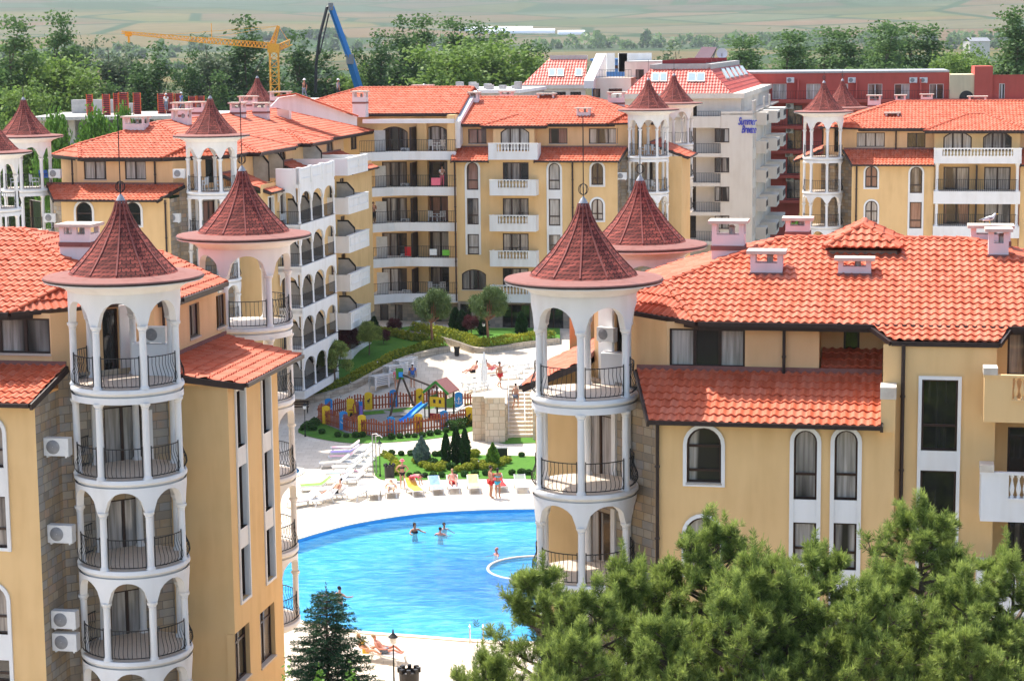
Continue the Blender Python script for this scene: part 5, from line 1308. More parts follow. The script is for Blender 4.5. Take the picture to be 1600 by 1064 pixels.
MB().fbox(FM, .9, uc, 1.01, 8, FM.hv(950, 123, 1).z, FM.hv(950, 122, 1).z).build('terrace', M('floor_tile'), bM)
rl = MB(); rail_flat(rl, [FM.w(1, 1.2), FM.w(uc, 1.2)], FM.hv(950, 122, 1).z, .8, .3, .012); rl.build('railing', M('iron'), bM)
f = Fac(bM, FM.w(uc - 1.2, 5), FM.w(uc + 3.2, 5), 8, FM.hv(1000, 97, 5).z, 'beige_render', 'stair_wall'); f.window(993, 109, 1006, 124, 0, 1, pane='pane_mixed', sill=False); f.build()
wall_poly(bM, [FM.w(uc - 1.2, 14), FM.w(uc - 1.2, 5)], 8, FM.hv(1000, 97, 5).z, 'beige_render', 'stair_wall'); MB().fbox(FM, uc - 1.2, uc + 3.2, 5, 14, FM.hv(1000, 97, 5).z - .05, FM.hv(1000, 97, 5).z + .05).build('flat_roof', M('concrete'), bM)
for x, w_ in ((954, .9), (973, .9), (992, 3.6)):
    p = at(x, 98, 225); MB().box(p, (w_, 1, 2.0)).build('roof_box', M('white_render'), bM)
bb = thing('blue_house', at(965, 112, 255), 'small pale blue rooftop storey between the beige wing and the fields', 'house')
p = at(960, 104, 255); q_ = Frame(p.x, p.y); zz = p.z; f = Fac(bb, q_.w(-2.8, 0), q_.w(2.6, 0), zz - 6, zz + .7, 'blue_render'); f.window(958.5, 102.5, 968, 108, 0, 0, pane='pane_dark', sill=False); f.build(); MB().fbox(q_, -3.0, 2.8, -.3, 4, zz + .7, zz + .95).build('roof', M('blue_render'), bb)
# red hotel
PH = at(1216, 300, 240); FH = Frame(PH.x, PH.y, rad(-9))
bH = thing('hotel', (PH.x + 14, PH.y + 5, 0), 'long dark red hotel with white framed balcony doors behind the other roofs', 'hotel')
zt = FH.hv(1400, 114, 0).z; zf = [FH.hv(1220, y, -1.3).z for y in (156.5, 197, 235.5, 274, 313)]; uQ = FH.loc(FH.hv(1483, 130, 0))[0]
f = Fac(bH, FH.w(-14, 0), FH.w(uQ, 0), 0, zt, 'red_render')
for x0, x1 in ((1207, 1229), (1260, 1282), (1312, 1325), (1356, 1378.5), (1397.5, 1421), (1452, 1474.5)):
    w_ = f.window(x0, 131.5, x1, 155.5, 0, 1, pane=RND.choice(['pane_curtain', 'pane_mixed']), sill=False, name='balcony_door', fw=.07); w_.data.materials[0] = M('white_plastic')
for z in zf[1:]:
    for a in (15, 19, 24): f.window(0, 0, 0, 0, 0, 1, (), 'pane_dark', sill=False, name='balcony_door', abs_=(a, a + 1.7, z + .1, z + 2.3))
f.build()
for z in zf:
    mb = MB(); mb.fbox(FH, -14, uQ + 12, -1.5, 0, z - .35, z); o = mb.build('balcony', M('red_render'), bH)
    rl = MB(); rail_flat(rl, [FH.w(-14, -1.4), FH.w(uQ, -1.4)], z, 1.0, .3, .012); rl.build('railing', M('iron'), o)
for x in (1246, 1337, 1437):
    a = FH.loc(FH.hv(x, 140, 0))[0]; MB().hexa([FH.w(a, -1.3, zf[0]), FH.w(a + .15, -1.3, zf[0]), FH.w(a + .15, -.01, zf[0]), FH.w(a, -.01, zf[0]), FH.w(a, -.5, zf[0] + 2.3), FH.w(a + .15, -.5, zf[0] + 2.3), FH.w(a + .15, -.01, zf[0] + 2.3), FH.w(a, -.01, zf[0] + 2.3)]).build('partition', M('red_render'), bH)
MB().fbox(FH, -14.1, uQ, -.1, 14, zt, zt + .22).build('roof_edge', M('zinc'), bH)
a = FH.loc(FH.hv(1528, 130, -.8))[0]; MB().fbox(FH, uQ, a, -.8, 6, 0, FH.hv(1500, 117, -.8).z).build('stair_tower', M('cream_render'), bH)
p = FH.hv(1510, 153, -.85); mb = MB(); mb.lathe([(.01, .03), (.75, .03), (.8, 0)], (0, 0, 0), 20); mb.xf(Matrix.Translation(p) @ Matrix.Rotation(FH.a, 4, 'Z') @ Matrix.Rotation(PI / 2, 4, 'X')); mb.build('round_vent', M('iron'), bH)
b = FH.loc(FH.hv(1551, 130, -1.0))[0]; MB().fbox(FH, a - .4, b, -1.0, 5, 0, FH.hv(1535, 104, -1).z).build('chimney_tower', M('red_render'), bH)
f = Fac(bH, FH.w(b, -.6), FH.w(b + 10, -.6), 0, FH.hv(1570, 117, 0).z, 'red_render'); w_ = f.window(1561, 131, 1570, 155, 0, 1, pane='pane_mixed', sill=False, name='balcony_door'); w_.data.materials[0] = M('white_plastic'); f.build()
for i, x in enumerate((1235, 1331, 1427, 1443)): ac_on(FH, x, 125.5, -.02, ['air conditioner on the red hotel, above the leftmost visible balcony door', 'air conditioner on the red hotel right of the twin cones', 'left one of two air conditioners side by side on the red hotel', 'right one of two air conditioners side by side on the red hotel'][i], 1.1)
for i, (x, y) in enumerate(((1234, 166), (1234, 204), (1233, 241), (1234, 279))): ac_on(FH, x, y, -.02, 'air conditioner in the balcony column at the red hotel\'s left end, %s' % ['topmost', 'second from top', 'third from top', 'lowest'][i], 1.1)
# service building with flat roofs
sv = thing('service_building', at(750, 150, 195), 'grey flat roofed service building with cluttered roof behind the courtyard block', 'building')
c = at(752, 146, 196); q_ = Frame(c.x, c.y); mb = MB(); mb.fbox(q_, -4.6, 3.6, 0, 14, 0, c.z); mb.build('wall', M('concrete'), sv)
mb = MB(); mb.fbox(q_, -4.8, 3.8, -.3, 14.3, c.z, c.z + .3); mb.build('roof', M('white_render'), sv)
mb = MB(); 
for k in range(9): mb.fbox(q_, -4 + k * .85, -3.4 + k * .85, 1 + (k * 37 % 5), 2 + (k * 37 % 5), c.z + .3, c.z + .6 + (k * 13 % 7) * .07)
mb.build('roof_units', M('zinc'), sv)
mb = MB(); mb.fbox(q_, -1, 2.6, -.02, .02, c.z - 2, c.z - .5); mb.build('opening', M('pane_dark'), sv)
# construction site
cs = thing('construction_site', at(190, 190, 212), 'unfinished concrete building with bare floor slabs behind the left wing', 'construction site')
z = at(180, 184, 212).z; a, b = at(52, 184, 212).x, at(345, 184, 212).x
mb = MB(); mb.box(((a + b) / 2, 218, z), (b - a, 15, .35)); mb.box(((a + b) / 2, 218.5, z - 3.2), (b - a, 14, .3)); mb.box(((a + b) / 2, 218.5, z - 6.4), (b - a, 14, .3)); mb.build('floor_slab', M('concrete'), cs)
for k in range(7):
    x = a + .8 + (b - a - 1.6) * k / 6; mb = MB(); mb.box((x, 213, (z - .17) / 2), (.7, .7, z - .2)); mb.build('concrete_column', M('concrete'), cs)
mb = MB(); pz = at(500, 157, 184); mb.box((pz.x, 188, pz.z - .2), (9, 9, .4)); mb.build('roof_slab', M('concrete'), cs); mb = MB(); mb.box((pz.x, 189, pz.z / 2 - .3), (8, 7, pz.z - .6)); mb.build('stair_core', M('concrete'), cs)
mb = MB(); mb.box(((a + b) / 2, 225, z - 3.2), (b - a - 1, .3, 6)); mb.box((a + 4.2, 222, z + .9), (4.5, 1, 1.4)); mb.box((a + 8, 221, z + .7), (2, 1, 1)); mb.build('core_wall', M('concrete'), cs)
for i, (x0, x1, y0, y1) in enumerate(((137, 146, 147, 179), (162, 173, 146, 178), (179, 186, 146, 179), (188, 202, 145, 179), (210, 221, 145, 178), (248, 259, 145, 176), (260, 272, 143, 175), (275, 285, 143, 174), (296, 307, 142, 168), (309, 320, 142, 168))):
    p = at((x0 + x1) / 2, y1, 214 + i * .6); w_ = (x1 - x0) / F * 214; h = (y1 - y0) / F * 214
    t = thing('column_formwork', (p.x, p.y, z + .17), 'red formwork panel around a new column, %s from the left on the building site' % ['first', 'second', 'third', 'fourth', 'fifth', 'sixth', 'seventh', 'eighth', 'ninth', 'tenth'][i], 'formwork', 'red formwork columns on the building site')
    mb = MB(); mb.box((p.x, p.y, z + .17 + h / 2), (w_ * .8, w_ * .8, h)); mb.build('panel', M('form_red'), t)
    mb = MB()
    for k in range(10): mb.box((p.x, p.y, z + .3 + h * k / 10), (w_ * .86, w_ * .86, .07))
    mb.build('ribs', M('iron'), t)
    mb = MB()
    for sx in (-.5, .5): mb.box((p.x + sx * w_, p.y - w_ * .42, z + .17 + h / 2), (.09, .09, h + .1))
    mb.build('strut', M('form_orange'), t)
# tower crane
cr = thing('tower_crane', at(428, 180, 232), 'yellow lattice tower crane with a long jib pointing left over the trees', 'crane')
def lattice(name, a, b, w, parent, n, r=.09, w2=None):
    a, b = Vector(a), Vector(b); d = (b - a).normalized(); x = d.cross(Vector((0, 1, 0))).normalized(); y = x.cross(d); w2 = w if w2 is None else w2; mb = MB()
    def c(i, t): s_ = (w + (w2 - w) * t) / 2; return a + (b - a) * t + (x * (-s_, s_, s_, -s_)[i] + y * (-s_, -s_, s_, s_)[i])
    for i in range(4):
        mb.bar(c(i, 0), c(i, 1), r * 2, r * 2)
        for k in range(n):
            mb.bar(c(i, k / n), c((i + 1) % 4, (k + 1) / n), r * 1.2, r * 1.2); mb.bar(c(i, k / n), c((i + 1) % 4, k / n), r * 1.2, r * 1.2)
    return mb.build(name, M('crane_yellow'), parent)
pm = at(428, 80, 232); lattice('mast', (pm.x, pm.y, 0), (pm.x, pm.y, pm.z), .95, cr, 26, .055)
MB().box((pm.x, pm.y, pm.z + .3), (1.3, 1.3, 1.0)).build('slewing_unit', M('crane_yellow'), cr)
tip = at(190, 51, 224); mid = at(312, 63, 228); root_ = at(424, 72, 232)
lattice('jib', root_, mid, .62, cr, 20, .042, .55); lattice('jib_tip', mid, tip, .5, cr, 20, .035, .25)
pk = at(435, 41, 232); lattice('peak', at(425, 72, 232), pk, .6, cr, 7, .05, .2)
lattice('counter_jib', at(430, 77, 232), at(452, 68, 234), .6, cr, 5, .05)
mb = MB(); mb.bar(pk, mid, .04, .04); mb.bar(pk, at(250, 56, 226), .035, .035); mb.bar(pk, at(452, 67, 234), .04, .04); mb.bar(at(330, 37, 229), at(331, 64, 229), .07, .07); mb.build('tie_rods', M('crane_yellow'), cr)
mb = MB(); p = at(201, 54, 225); mb.box(p, (.7, .5, .45)); mb.bar(p, p - Z * .9, .2, .2); mb.build('trolley', M('crane_yellow'), cr)
# concrete pump boom
pb = thing('concrete_pump', at(562, 150, 262), 'blue concrete pump boom folded high above the roofs', 'concrete pump')
mb = MB(); a, b, c, d = at(562, 142, 262), at(547, 93, 260), at(517, 11, 258), at(511, 12, 258)
mb.bar(a, Vector((a.x, a.y, 0)), .9, .9); mb.bar(a, b, .75, .8); mb.bar(b, c, .5, .6); mb.build('boom', M('pump_blue'), pb)
mb = MB(); mb.tube([c, d, at(500, 55, 257), at(494, 100, 257), at(493, 146, 257)], .20, 6); mb.tube([at(514, 22, 257.7), at(503, 70, 257.2), at(499, 86, 257)], .1, 5); mb.build('hose', M('iron'), pb)
mb = MB(); mb.box(b, (.9, .9, 1.2)); mb.box(c, (.6, .6, .9)); mb.build('joint', M('grey_plastic'), pb)
# ================================================================= LEAVES AND TREES
def leafmesh(name, P, size, mat, parent=None, rng=None, tint=None, upbias=.3, aspect=.6, elong=None):
    """one small diamond leaf (or spray of leaves) per point"""
    n = len(P); rng = rng or np.random.default_rng(1)
    d = rng.normal(size=(n, 3)); d[:, 2] += upbias; d /= np.linalg.norm(d, axis=1)[:, None]
    t = rng.normal(size=(n, 3)); t -= (t * d).sum(1)[:, None] * d; t /= np.linalg.norm(t, axis=1)[:, None]
    if elong is not None: t = elong / np.linalg.norm(elong, axis=1)[:, None]; d = np.cross(t, rng.normal(size=(n, 3))); d /= np.linalg.norm(d, axis=1)[:, None]
    b = np.cross(d, t); s = size * rng.uniform(.6, 1.3, n)[:, None]
    V = np.empty((n, 4, 3)); V[:, 0] = P - t * s; V[:, 1] = P + b * s * aspect; V[:, 2] = P + t * s; V[:, 3] = P - b * s * aspect
    me = bpy.data.meshes.new(name); me.vertices.add(n * 4); me.vertices.foreach_set('co', (V.reshape(-1, 3) - np.array(ORG.get(parent.name, Vector()) if parent else (0, 0, 0))).ravel())
    me.loops.add(n * 4); me.loops.foreach_set('vertex_index', np.arange(n * 4)); me.polygons.add(n); me.polygons.foreach_set('loop_start', np.arange(n) * 4)
    me.update(calc_edges=True); me.validate()
    at_ = me.attributes.new('tint', 'FLOAT', 'FACE'); tv = rng.random(n) if tint is None else np.clip(tint + rng.normal(0, .12, n), 0, 1); at_.data.foreach_set('value', tv.astype(np.float32))
    me.materials.append(M(mat)); o = bpy.data.objects.new(name, me); COL.objects.link(o)
    if parent: o.parent = parent; ORG[o.name] = ORG[parent.name]
    return o
def blob_points(rng, blobs, nclump, per, spread):
    """leaf clumps spread over the shells of overlapping lobes"""
    w = np.array([b[3] * b[4] for b in blobs]); w = w / w.sum(); P = []; T = []
    ch = rng.choice(len(blobs), nclump, p=w)
    for k in ch:
        x, y, z, rx, rz = blobs[k]
        d = rng.normal(size=3); d /= np.linalg.norm(d); r = rng.uniform(.45, 1.0) ** .6
        c = np.array((x + d[0] * rx * r, y + d[1] * rx * r, z + d[2] * rz * r))
        P.append(c + rng.normal(size=(per, 3)) * spread * np.array((1, 1, .8))); T.append(np.full(per, rng.uniform(.15, .85)))
    return np.concatenate(P), np.concatenate(T)
def make_tree(name, H, W, mat, seed, kind='poplar', leafs=.19, nclump=260, per=48, spread=.48, trunk=.22, bark='bark'):
    rng = np.random.default_rng(seed); r = proto(name); B = []
    if kind == 'poplar':
        nl = 6
        for q in range(nl):
            a = 2 * PI * q / nl + rng.uniform(-.4, .4); off = (0 if q == 0 else rng.uniform(.18, .40)) * W; hq = H * (1 if q == 0 else rng.uniform(.66, .95))
            for k in range(6):
                t = .14 + .83 * k / 5; wq = W * .33 * (.75 + .5 * sin(PI * min(1, t * 1.15))) * (1 - max(0, t - .55) * 1.5)
                B.append((off * cos(a) * (1 - .3 * t) + rng.normal() * .05 * W, off * sin(a) * (1 - .3 * t) + rng.normal() * .05 * W, hq * t, wq * rng.uniform(.75, 1.2), hq * rng.uniform(.07, .11)))
    elif kind == 'round':
        for k in range(15):
            t = rng.uniform(0, 1); a = rng.uniform(0, 2 * PI); el = rng.uniform(-.6, 1.3); q = W / 2 * .62
            B.append((q * cos(a) * cos(el), q * sin(a) * cos(el), H * .62 + H * .26 * sin(el), W * rng.uniform(.16, .24), H * rng.uniform(.10, .15)))
    P, T = blob_points(rng, B, nclump, per, spread)
    leafmesh('crown', P, leafs, mat, r, rng, T)
    mb = MB(); mb.tube([(0, 0, -.3), (.1, 0, H * .25), (-.1, .1, H * .55), (.05, 0, H * .9)], [trunk, trunk * .8, trunk * .5, .04], 7)
    for b in B[:12]:
        z0 = max(H * .15, b[2] - H * .16); mb.tube([(0, 0, z0), (b[0] * .5, b[1] * .5, (z0 + b[2]) / 2), (b[0], b[1], b[2])], [trunk * .35, trunk * .22, .03], 5)
    mb.build('trunk', M(bark), r, 60); return r
POP = [make_tree('poplar_tree', 24, 8.5, 'poplar_leaf', 3, nclump=950), make_tree('poplar_tree', 22, 7, 'grey_leaf', 4, nclump=560, spread=.5), make_tree('poplar_tree', 23, 10, 'dark_leaf', 5, nclump=1000), make_tree('poplar_tree', 20, 9, 'light_leaf', 6, nclump=1000)]
def far_z(X, Y):
    pts = [(0, 0), (600, 0), (1200, 4), (1800, 12), (2200, 20), (2800, 46), (3600, 88), (4500, 138), (7000, 262)]
    for (a, za), (b, zb) in zip(pts[:-1], pts[1:]):
        if a <= Y <= b: z = za + (zb - za) * (Y - a) / (b - a); break
    else: z = pts[-1][1]
    return z + (sin(X * .0031 + Y * .0012) * 7 + sin(X * .0013 - 1.2) * 9) * smooth(1500, 3600, Y)
TREES = [  # px, ptop, depth, kind, width factor, label
 (18, 28, 236, 0, 1.0, 'tall mid green poplar at the far left edge'), (66, 20, 246, 0, .9, 'loose topped poplar second from the left edge'), (122, 38, 262, 1, .7, 'thin grey green poplar standing apart left of the crane tip'),
 (172, 55, 258, 1, 1.0, 'grey green poplar under the tip of the crane jib'), (212, 68, 262, 1, .8, 'grey green poplar under the outer half of the crane jib'), (60, 78, 238, 3, 1.0, 'yellow green poplar above the far left cone roof'),
 (120, 98, 242, 3, 1.1, 'yellow green poplar behind the first red formwork column'), (252, 82, 252, 2, 1.0, 'dark green poplar behind the middle of the formwork row'), (292, 92, 256, 2, .8, 'dark green poplar behind the right end of the formwork row'),
 (332, 52, 270, 1, .9, 'feathery grey poplar left of the big dark tree by the crane'), (392, 42, 275, 2, 1.15, 'big dark tree left of the crane mast'), (470, 64, 282, 2, 1.2, 'dark round tree right of the crane mast'), (35, 130, 225, 3, .9, 'low yellow green tree behind the far left cone'),
 (156, 130, 236, 0, .9, 'low green tree behind the second formwork column'), (205, 115, 246, 0, 1.0, 'green tree behind the fourth formwork column'), (345, 112, 258, 0, .9, 'low green tree left of the distant cone roof'),
 (596, 62, 280, 2, 1.0, 'dark poplar at the left end of the central clump'), (628, 40, 284, 2, 1.0, 'dark poplar second from the left in the central clump'), (660, 24, 288, 0, 1.05, 'tallest poplar in the central clump'), (700, 30, 286, 0, 1.1, 'poplar right of the tallest one in the central clump'),
 (742, 36, 284, 0, 1.1, 'poplar in the middle of the central clump, bright topped'), (784, 46, 284, 0, 1.05, 'poplar right of the middle of the central clump'), (822, 66, 286, 0, .9, 'lower poplar near the right end of the central clump'), (848, 84, 286, 2, .8, 'low dark poplar closing the central clump on the right'),
 (700, 66, 268, 3, 1.3, 'light green tree in front of the central clump, left one'), (752, 62, 266, 3, 1.3, 'light green tree in front of the central clump, middle one'), (796, 84, 268, 3, 1.1, 'light green tree in front of the central clump, right one'), (560, 112, 276, 3, .8, 'small light green tree beside the blue pump boom'),
 (1040, 70, 300, 1, .7, 'small loose tree left of the solar panel'), (1064, 66, 300, 1, .8, 'small loose tree just left of the solar panel, taller'), (1142, 60, 300, 0, .9, 'poplar right of the satellite dish'), (1182, 58, 296, 0, 1.0, 'poplar over the right end of the mansard roof'),
 (1222, 50, 294, 0, 1.0, 'poplar over the left part of the red hotel'), (1258, 52, 296, 0, .9, 'poplar left above the twin cones'), (1300, 44, 294, 0, 1.0, 'poplar right above the twin cones'), (1338, 46, 296, 0, .9, 'poplar second right of the twin cones'),
 (1372, 40, 294, 0, .9, 'poplar over the middle of the red hotel'), (1398, 34, 293, 0, .85, 'tallest poplar of the row over the red hotel'), (1432, 38, 295, 0, 1.0, 'broad poplar right of the tallest of the red hotel row'), (1466, 40, 296, 0, 1.0, 'last tall poplar of the red hotel row, above the cream stair tower'),
 (1486, 78, 288, 3, .8, 'light green low tree left of the red chimney tower'), (1520, 82, 288, 3, .8, 'light green low tree behind the red chimney tower'), (1578, 14, 270, 0, 1.15, 'tall dark tree at the right edge of the photo'), (1604, 40, 262, 2, 1.0, 'dark tree cut by the right edge of the photo')]
hts = [24, 22, 23, 20]
for i, (px, pt_, Y, k, wf, lb) in enumerate(TREES):
    p = at(px, pt_, Y); sc_ = p.z / (hts[k] * 1.03)
    wf *= (1.75 if px > 1000 and px < 1500 else 1.3); dup(POP[k], (p.x, Y + RND.uniform(-8, 8), 0), RND.uniform(0, 6.28), lb, 'tree', 'trees beyond the resort', (sc_ * wf, sc_ * wf, sc_))
FT = make_tree('leafy_tree', 12, 7, 'fresh_leaf', 9, 'round', .22, 260, 30, .5, .18)
for px, pt_, Y, s, lb in ((82, 182, 190, .55, 'bright green tree below the building site slab, left one'), (150, 178, 192, .6, 'bright green tree in front of the building site, between its columns'), (190, 172, 200, .4, 'small bright green treetop in front of the fourth formwork column'), (1258, 338, 190, .5, 'small green tree in the gap below the red hotel')):
    p = at(px, pt_, Y); sc_ = p.z / 12.0; dup(FT, (p.x, Y, 0), RND.uniform(0, 6.28), lb, 'tree', 'bright green trees near the building site', (s, s, sc_))
# ================================================================= FAR LANDSCAPE
def fields_mat():
    m, N, L, b = nmat('fields', (.3, .3, .15), .95, .05)
    tc = N.new('ShaderNodeTexCoord'); sx = N.new('ShaderNodeSeparateXYZ'); L.new(tc.outputs['Object'], sx.inputs[0])
    n = N.new('ShaderNodeTexNoise'); n.inputs['Scale'].default_value = .0016; n.inputs['Detail'].default_value = 2; L.new(tc.outputs['Object'], n.inputs['Vector'])
    ad = N.new('ShaderNodeMath'); ad.operation = 'MULTIPLY_ADD'; ad.inputs[1].default_value = 420; L.new(n.outputs['Fac'], ad.inputs[0]); L.new(sx.outputs[1], ad.inputs[2])
    mr = N.new('ShaderNodeMapRange'); mr.inputs['From Min'].default_value = 600 + 210; mr.inputs['From Max'].default_value = 5000 + 210; L.new(ad.outputs[0], mr.inputs[0])
    def f(Y): return (Y - 600) / 4400
    st = [(f(620), (0.030, 0.045, 0.010)), (f(1180), (0.030, 0.043, 0.010)), (f(1230), (0.127, 0.080, 0.030)), (f(1420), (0.127, 0.080, 0.030)), (f(1470), (0.039, 0.058, 0.012)), (f(1640), (0.041, 0.058, 0.014)), (f(1680), (0.110, 0.089, 0.020)), (f(2060), (0.102, 0.089, 0.020)), (f(2100), (0.018, 0.032, 0.008)), (f(2260), (0.024, 0.037, 0.010)), (f(2330), (0.121, 0.078, 0.034)), (f(3050), (0.127, 0.083, 0.038)), (f(3120), (0.061, 0.080, 0.027)), (f(3500), (0.102, 0.080, 0.034)), (f(3600), (0.022, 0.043, 0.018)), (f(4900), (0.015, 0.035, 0.016))]
    r = ramp(N, st); L.new(mr.outputs[0], r.inputs[0])
    mp = N.new('ShaderNodeMapping'); mp.inputs['Scale'].default_value = (.0036, .0030, 0); mp.inputs['Rotation'].default_value = (0, 0, .35); L.new(tc.outputs['Object'], mp.inputs[0])
    v = N.new('ShaderNodeTexVoronoi'); v.inputs['Scale'].default_value = 1; L.new(mp.outputs[0], v.inputs['Vector'])
    sv_ = N.new('ShaderNodeSeparateColor'); L.new(v.outputs['Color'], sv_.inputs[0])
    r2 = ramp(N, [(.0, (0.120, 0.084, 0.044)), (.22, (0.120, 0.084, 0.044)), (.24, (0.044, 0.076, 0.024)), (.40, (0.056, 0.088, 0.028)), (.42, (0.152, 0.112, 0.068)), (.60, (0.136, 0.100, 0.056)), (.62, (0.128, 0.120, 0.032)), (.74, (0.120, 0.120, 0.036)), (.76, (0.080, 0.120, 0.056)), (1, (0.096, 0.128, 0.072))]); L.new(sv_.outputs[0], r2.inputs[0])
    mx = N.new('ShaderNodeMix'); mx.data_type = 'RGBA'; mx.inputs[0].default_value = .42; L.new(r.outputs[0], mx.inputs[6]); L.new(r2.outputs[0], mx.inputs[7])
    n3 = N.new('ShaderNodeTexNoise'); n3.inputs['Scale'].default_value = .03; n3.inputs['Detail'].default_value = 6; L.new(tc.outputs['Object'], n3.inputs['Vector'])
    r3 = ramp(N, [(.3, (.8, .8, .8)), (.7, (1.1, 1.1, 1.1))]); L.new(n3.outputs['Fac'], r3.inputs[0])
    m2 = N.new('ShaderNodeMix'); m2.data_type = 'RGBA'; m2.blend_type = 'MULTIPLY'; m2.inputs[0].default_value = 1; ve = N.new('ShaderNodeTexVoronoi'); ve.feature = 'DISTANCE_TO_EDGE'; ve.inputs['Scale'].default_value = 1; L.new(mp.outputs[0], ve.inputs['Vector']); re_ = ramp(N, [(.025, (1, 1, 1)), (.04, (0, 0, 0))]); L.new(ve.outputs['Distance'], re_.inputs[0])
    mh = N.new('ShaderNodeMix'); mh.data_type = 'RGBA'; L.new(re_.outputs[0], mh.inputs[0]); L.new(mx.outputs[2], mh.inputs[6]); mh.inputs[7].default_value = (.03, .06, .02, 1); L.new(mh.outputs[2], m2.inputs[6]); L.new(r3.outputs[0], m2.inputs[7]); L.new(m2.outputs[2], b.inputs['Base Color'])
fields_mat()
mb = MB(); ys = [199, 260, 330, 400, 500, 600, 800, 1000] + list(range(1200, 5000, 120)) + [5500, 6200, 7000]; xs = [-5000, -3500] + list(range(-2400, 2401, 160)) + [3500, 5000]
nx = len(xs)
for y in ys:
    for x in xs: mb.V.append((x * (.25 + .75 * smooth(150, 2500, y)), y, far_z(x, y) - .02))
for j in range(len(ys) - 1):
    for i in range(nx - 1): a = j * nx + i; mb.Fc.append((a, a + 1, a + nx + 1, a + nx)); mb.M.append(0)
tag(mb.build('hills', M('fields'), None, 80), kind='structure')
rng = np.random.default_rng(8)
def treeline(name, rows, label, mat, size):
    P = []; T = []
    for (x0, x1, Y, h, w) in rows:
        n = max(3, int(abs(x1 - x0) / (w * .9)))
        for k in range(n):
            X = x0 + (x1 - x0) * (k + rng.uniform(0, 1)) / n; Yk = Y + rng.normal(0, 18); z = far_z(X, Yk); hh = h * rng.uniform(.5, 1.25); ww = w * rng.uniform(.5, 1.2)
            d = rng.normal(size=(60, 3)); d /= np.linalg.norm(d, axis=1)[:, None]; d[:, 2] = np.abs(d[:, 2])
            P.append(np.array((X, Yk, z)) + d * np.array((ww / 2, ww / 2, hh)) * rng.uniform(.6, 1, (60, 1))); T.append(np.full(60, rng.uniform(.1, .9)))
    o = leafmesh(name, np.concatenate(P), size, mat, None, rng, np.concatenate(T)); return tag(o, label, 'trees', kind='stuff')
treeline('treeline', [(-620, -60, 2160, 12, 18), (20, 330, 2150, 16, 20), (330, 900, 2200, 14, 20), (-900, -300, 1900, 9, 14), (240, 900, 1960, 12, 20), (-330, -150, 1500, 7, 14), (60, 420, 2250, 14, 26), (-1200, 1200, 1240, 5, 12), (200, 900, 2350, 9, 16)], 'bluish hedges and far groves crossing the plain below the hills', 'poplar_leaf', 3.2)
treeline('grove', [(-330, -240, 2500, 12, 20), (-300, -200, 2560, 12, 22), (-280, -215, 2620, 10, 20), (-320, -190, 2450, 8, 16), (-330, -200, 2530, 11, 18)], 'dark green orchard block on the far slope beyond the pump boom', 'dark_leaf', 4)
for k, (px, py, Y, w_, lb) in enumerate(((775, 36.5, 2820, 100, 'white polytunnel roof on the far slope, upper left one'), (800, 41.5, 2700, 112, 'longest white polytunnel on the far slope'), (893, 44.5, 2640, 34, 'short white polytunnel on the far slope, right one'))):
    p = at(px, py, Y); z = far_z(p.x, Y); t = thing('polytunnel', (p.x, Y, z), lb, 'polytunnel', 'white polytunnels on the far slope')
    mb = MB(); N_ = 8
    for q in range(4):
        vs = []
        for x in (-w_ / 2, w_ / 2):
            for i in range(N_ + 1): vs.append((p.x + x, Y + q * 9 + 4.5 * cos(PI * i / N_), z - 1 + 6.5 * sin(PI * i / N_)))
        mb.add(vs, [(i, i + 1, N_ + 2 + i, N_ + 1 + i) for i in range(N_)] + [tuple(range(N_ + 1)), tuple(range(2 * N_ + 1, N_, -1))])
    mb.build('cover', M('polytunnel'), t, 40)
bn = thing('barn', at(1526, 66, 1500), 'grey roofed barn far out in the fields at the right', 'barn')
p = at(1526, 66, 1500); q_ = Frame(p.x, 1500, .3); z = far_z(p.x, 1500); zt = p.z + .5; MB().fbox(q_, -8, 8, -5, 5, z - 1, zt).build('wall', M('beige_render'), bn)
mb = MB(); mb.poly([q_.w(-8.5, -5.5, zt), q_.w(8.5, -5.5, zt), q_.w(8.5, 0, zt + 2.6), q_.w(-8.5, 0, zt + 2.6)]); mb.poly([q_.w(8.5, 5.5, zt), q_.w(-8.5, 5.5, zt), q_.w(-8.5, 0, zt + 2.6), q_.w(8.5, 0, zt + 2.6)]); mb.build('roof', M('zinc'), bn)
# ================================================================= COURTYARD
def gpts(px): return [gnd(x, y) for x, y in px]
def catmull(p, n=6, closed=True):
    out = []; N = len(p)
    for i in range(N if closed else N - 1):
        a, b, c, d = (p[(i - 1) % N], p[i], p[(i + 1) % N], p[(i + 2) % N]) if closed else (p[max(i - 1, 0)], p[i], p[i + 1], p[min(i + 2, N - 1)])
        for k in range(n):
            t = k / n; out.append(tuple(.5 * (2 * q1 + (q2 - q0) * t + (2 * q0 - 5 * q1 + 4 * q2 - q3) * t * t + (3 * q1 - q0 - 3 * q2 + q3) * t ** 3) for q0, q1, q2, q3 in zip(a, b, c, d)))
    if not closed: out.append(tuple(p[-1]))
    return out
def flat_poly(loops, z):
    vs = [Vector((p[0], p[1], 0)) for lp in loops for p in lp]; tri = tessellate_polygon([[Vector((p[0], p[1], 0)) for p in lp] for lp in loops])
    fs = []
    for t in tri:
        a, b, c = (vs[i] for i in t); fs.append(tuple(t) if (b - a).cross(c - a).z > 0 else tuple(reversed(t)))
    return [(v.x, v.y, z) for v in vs], fs
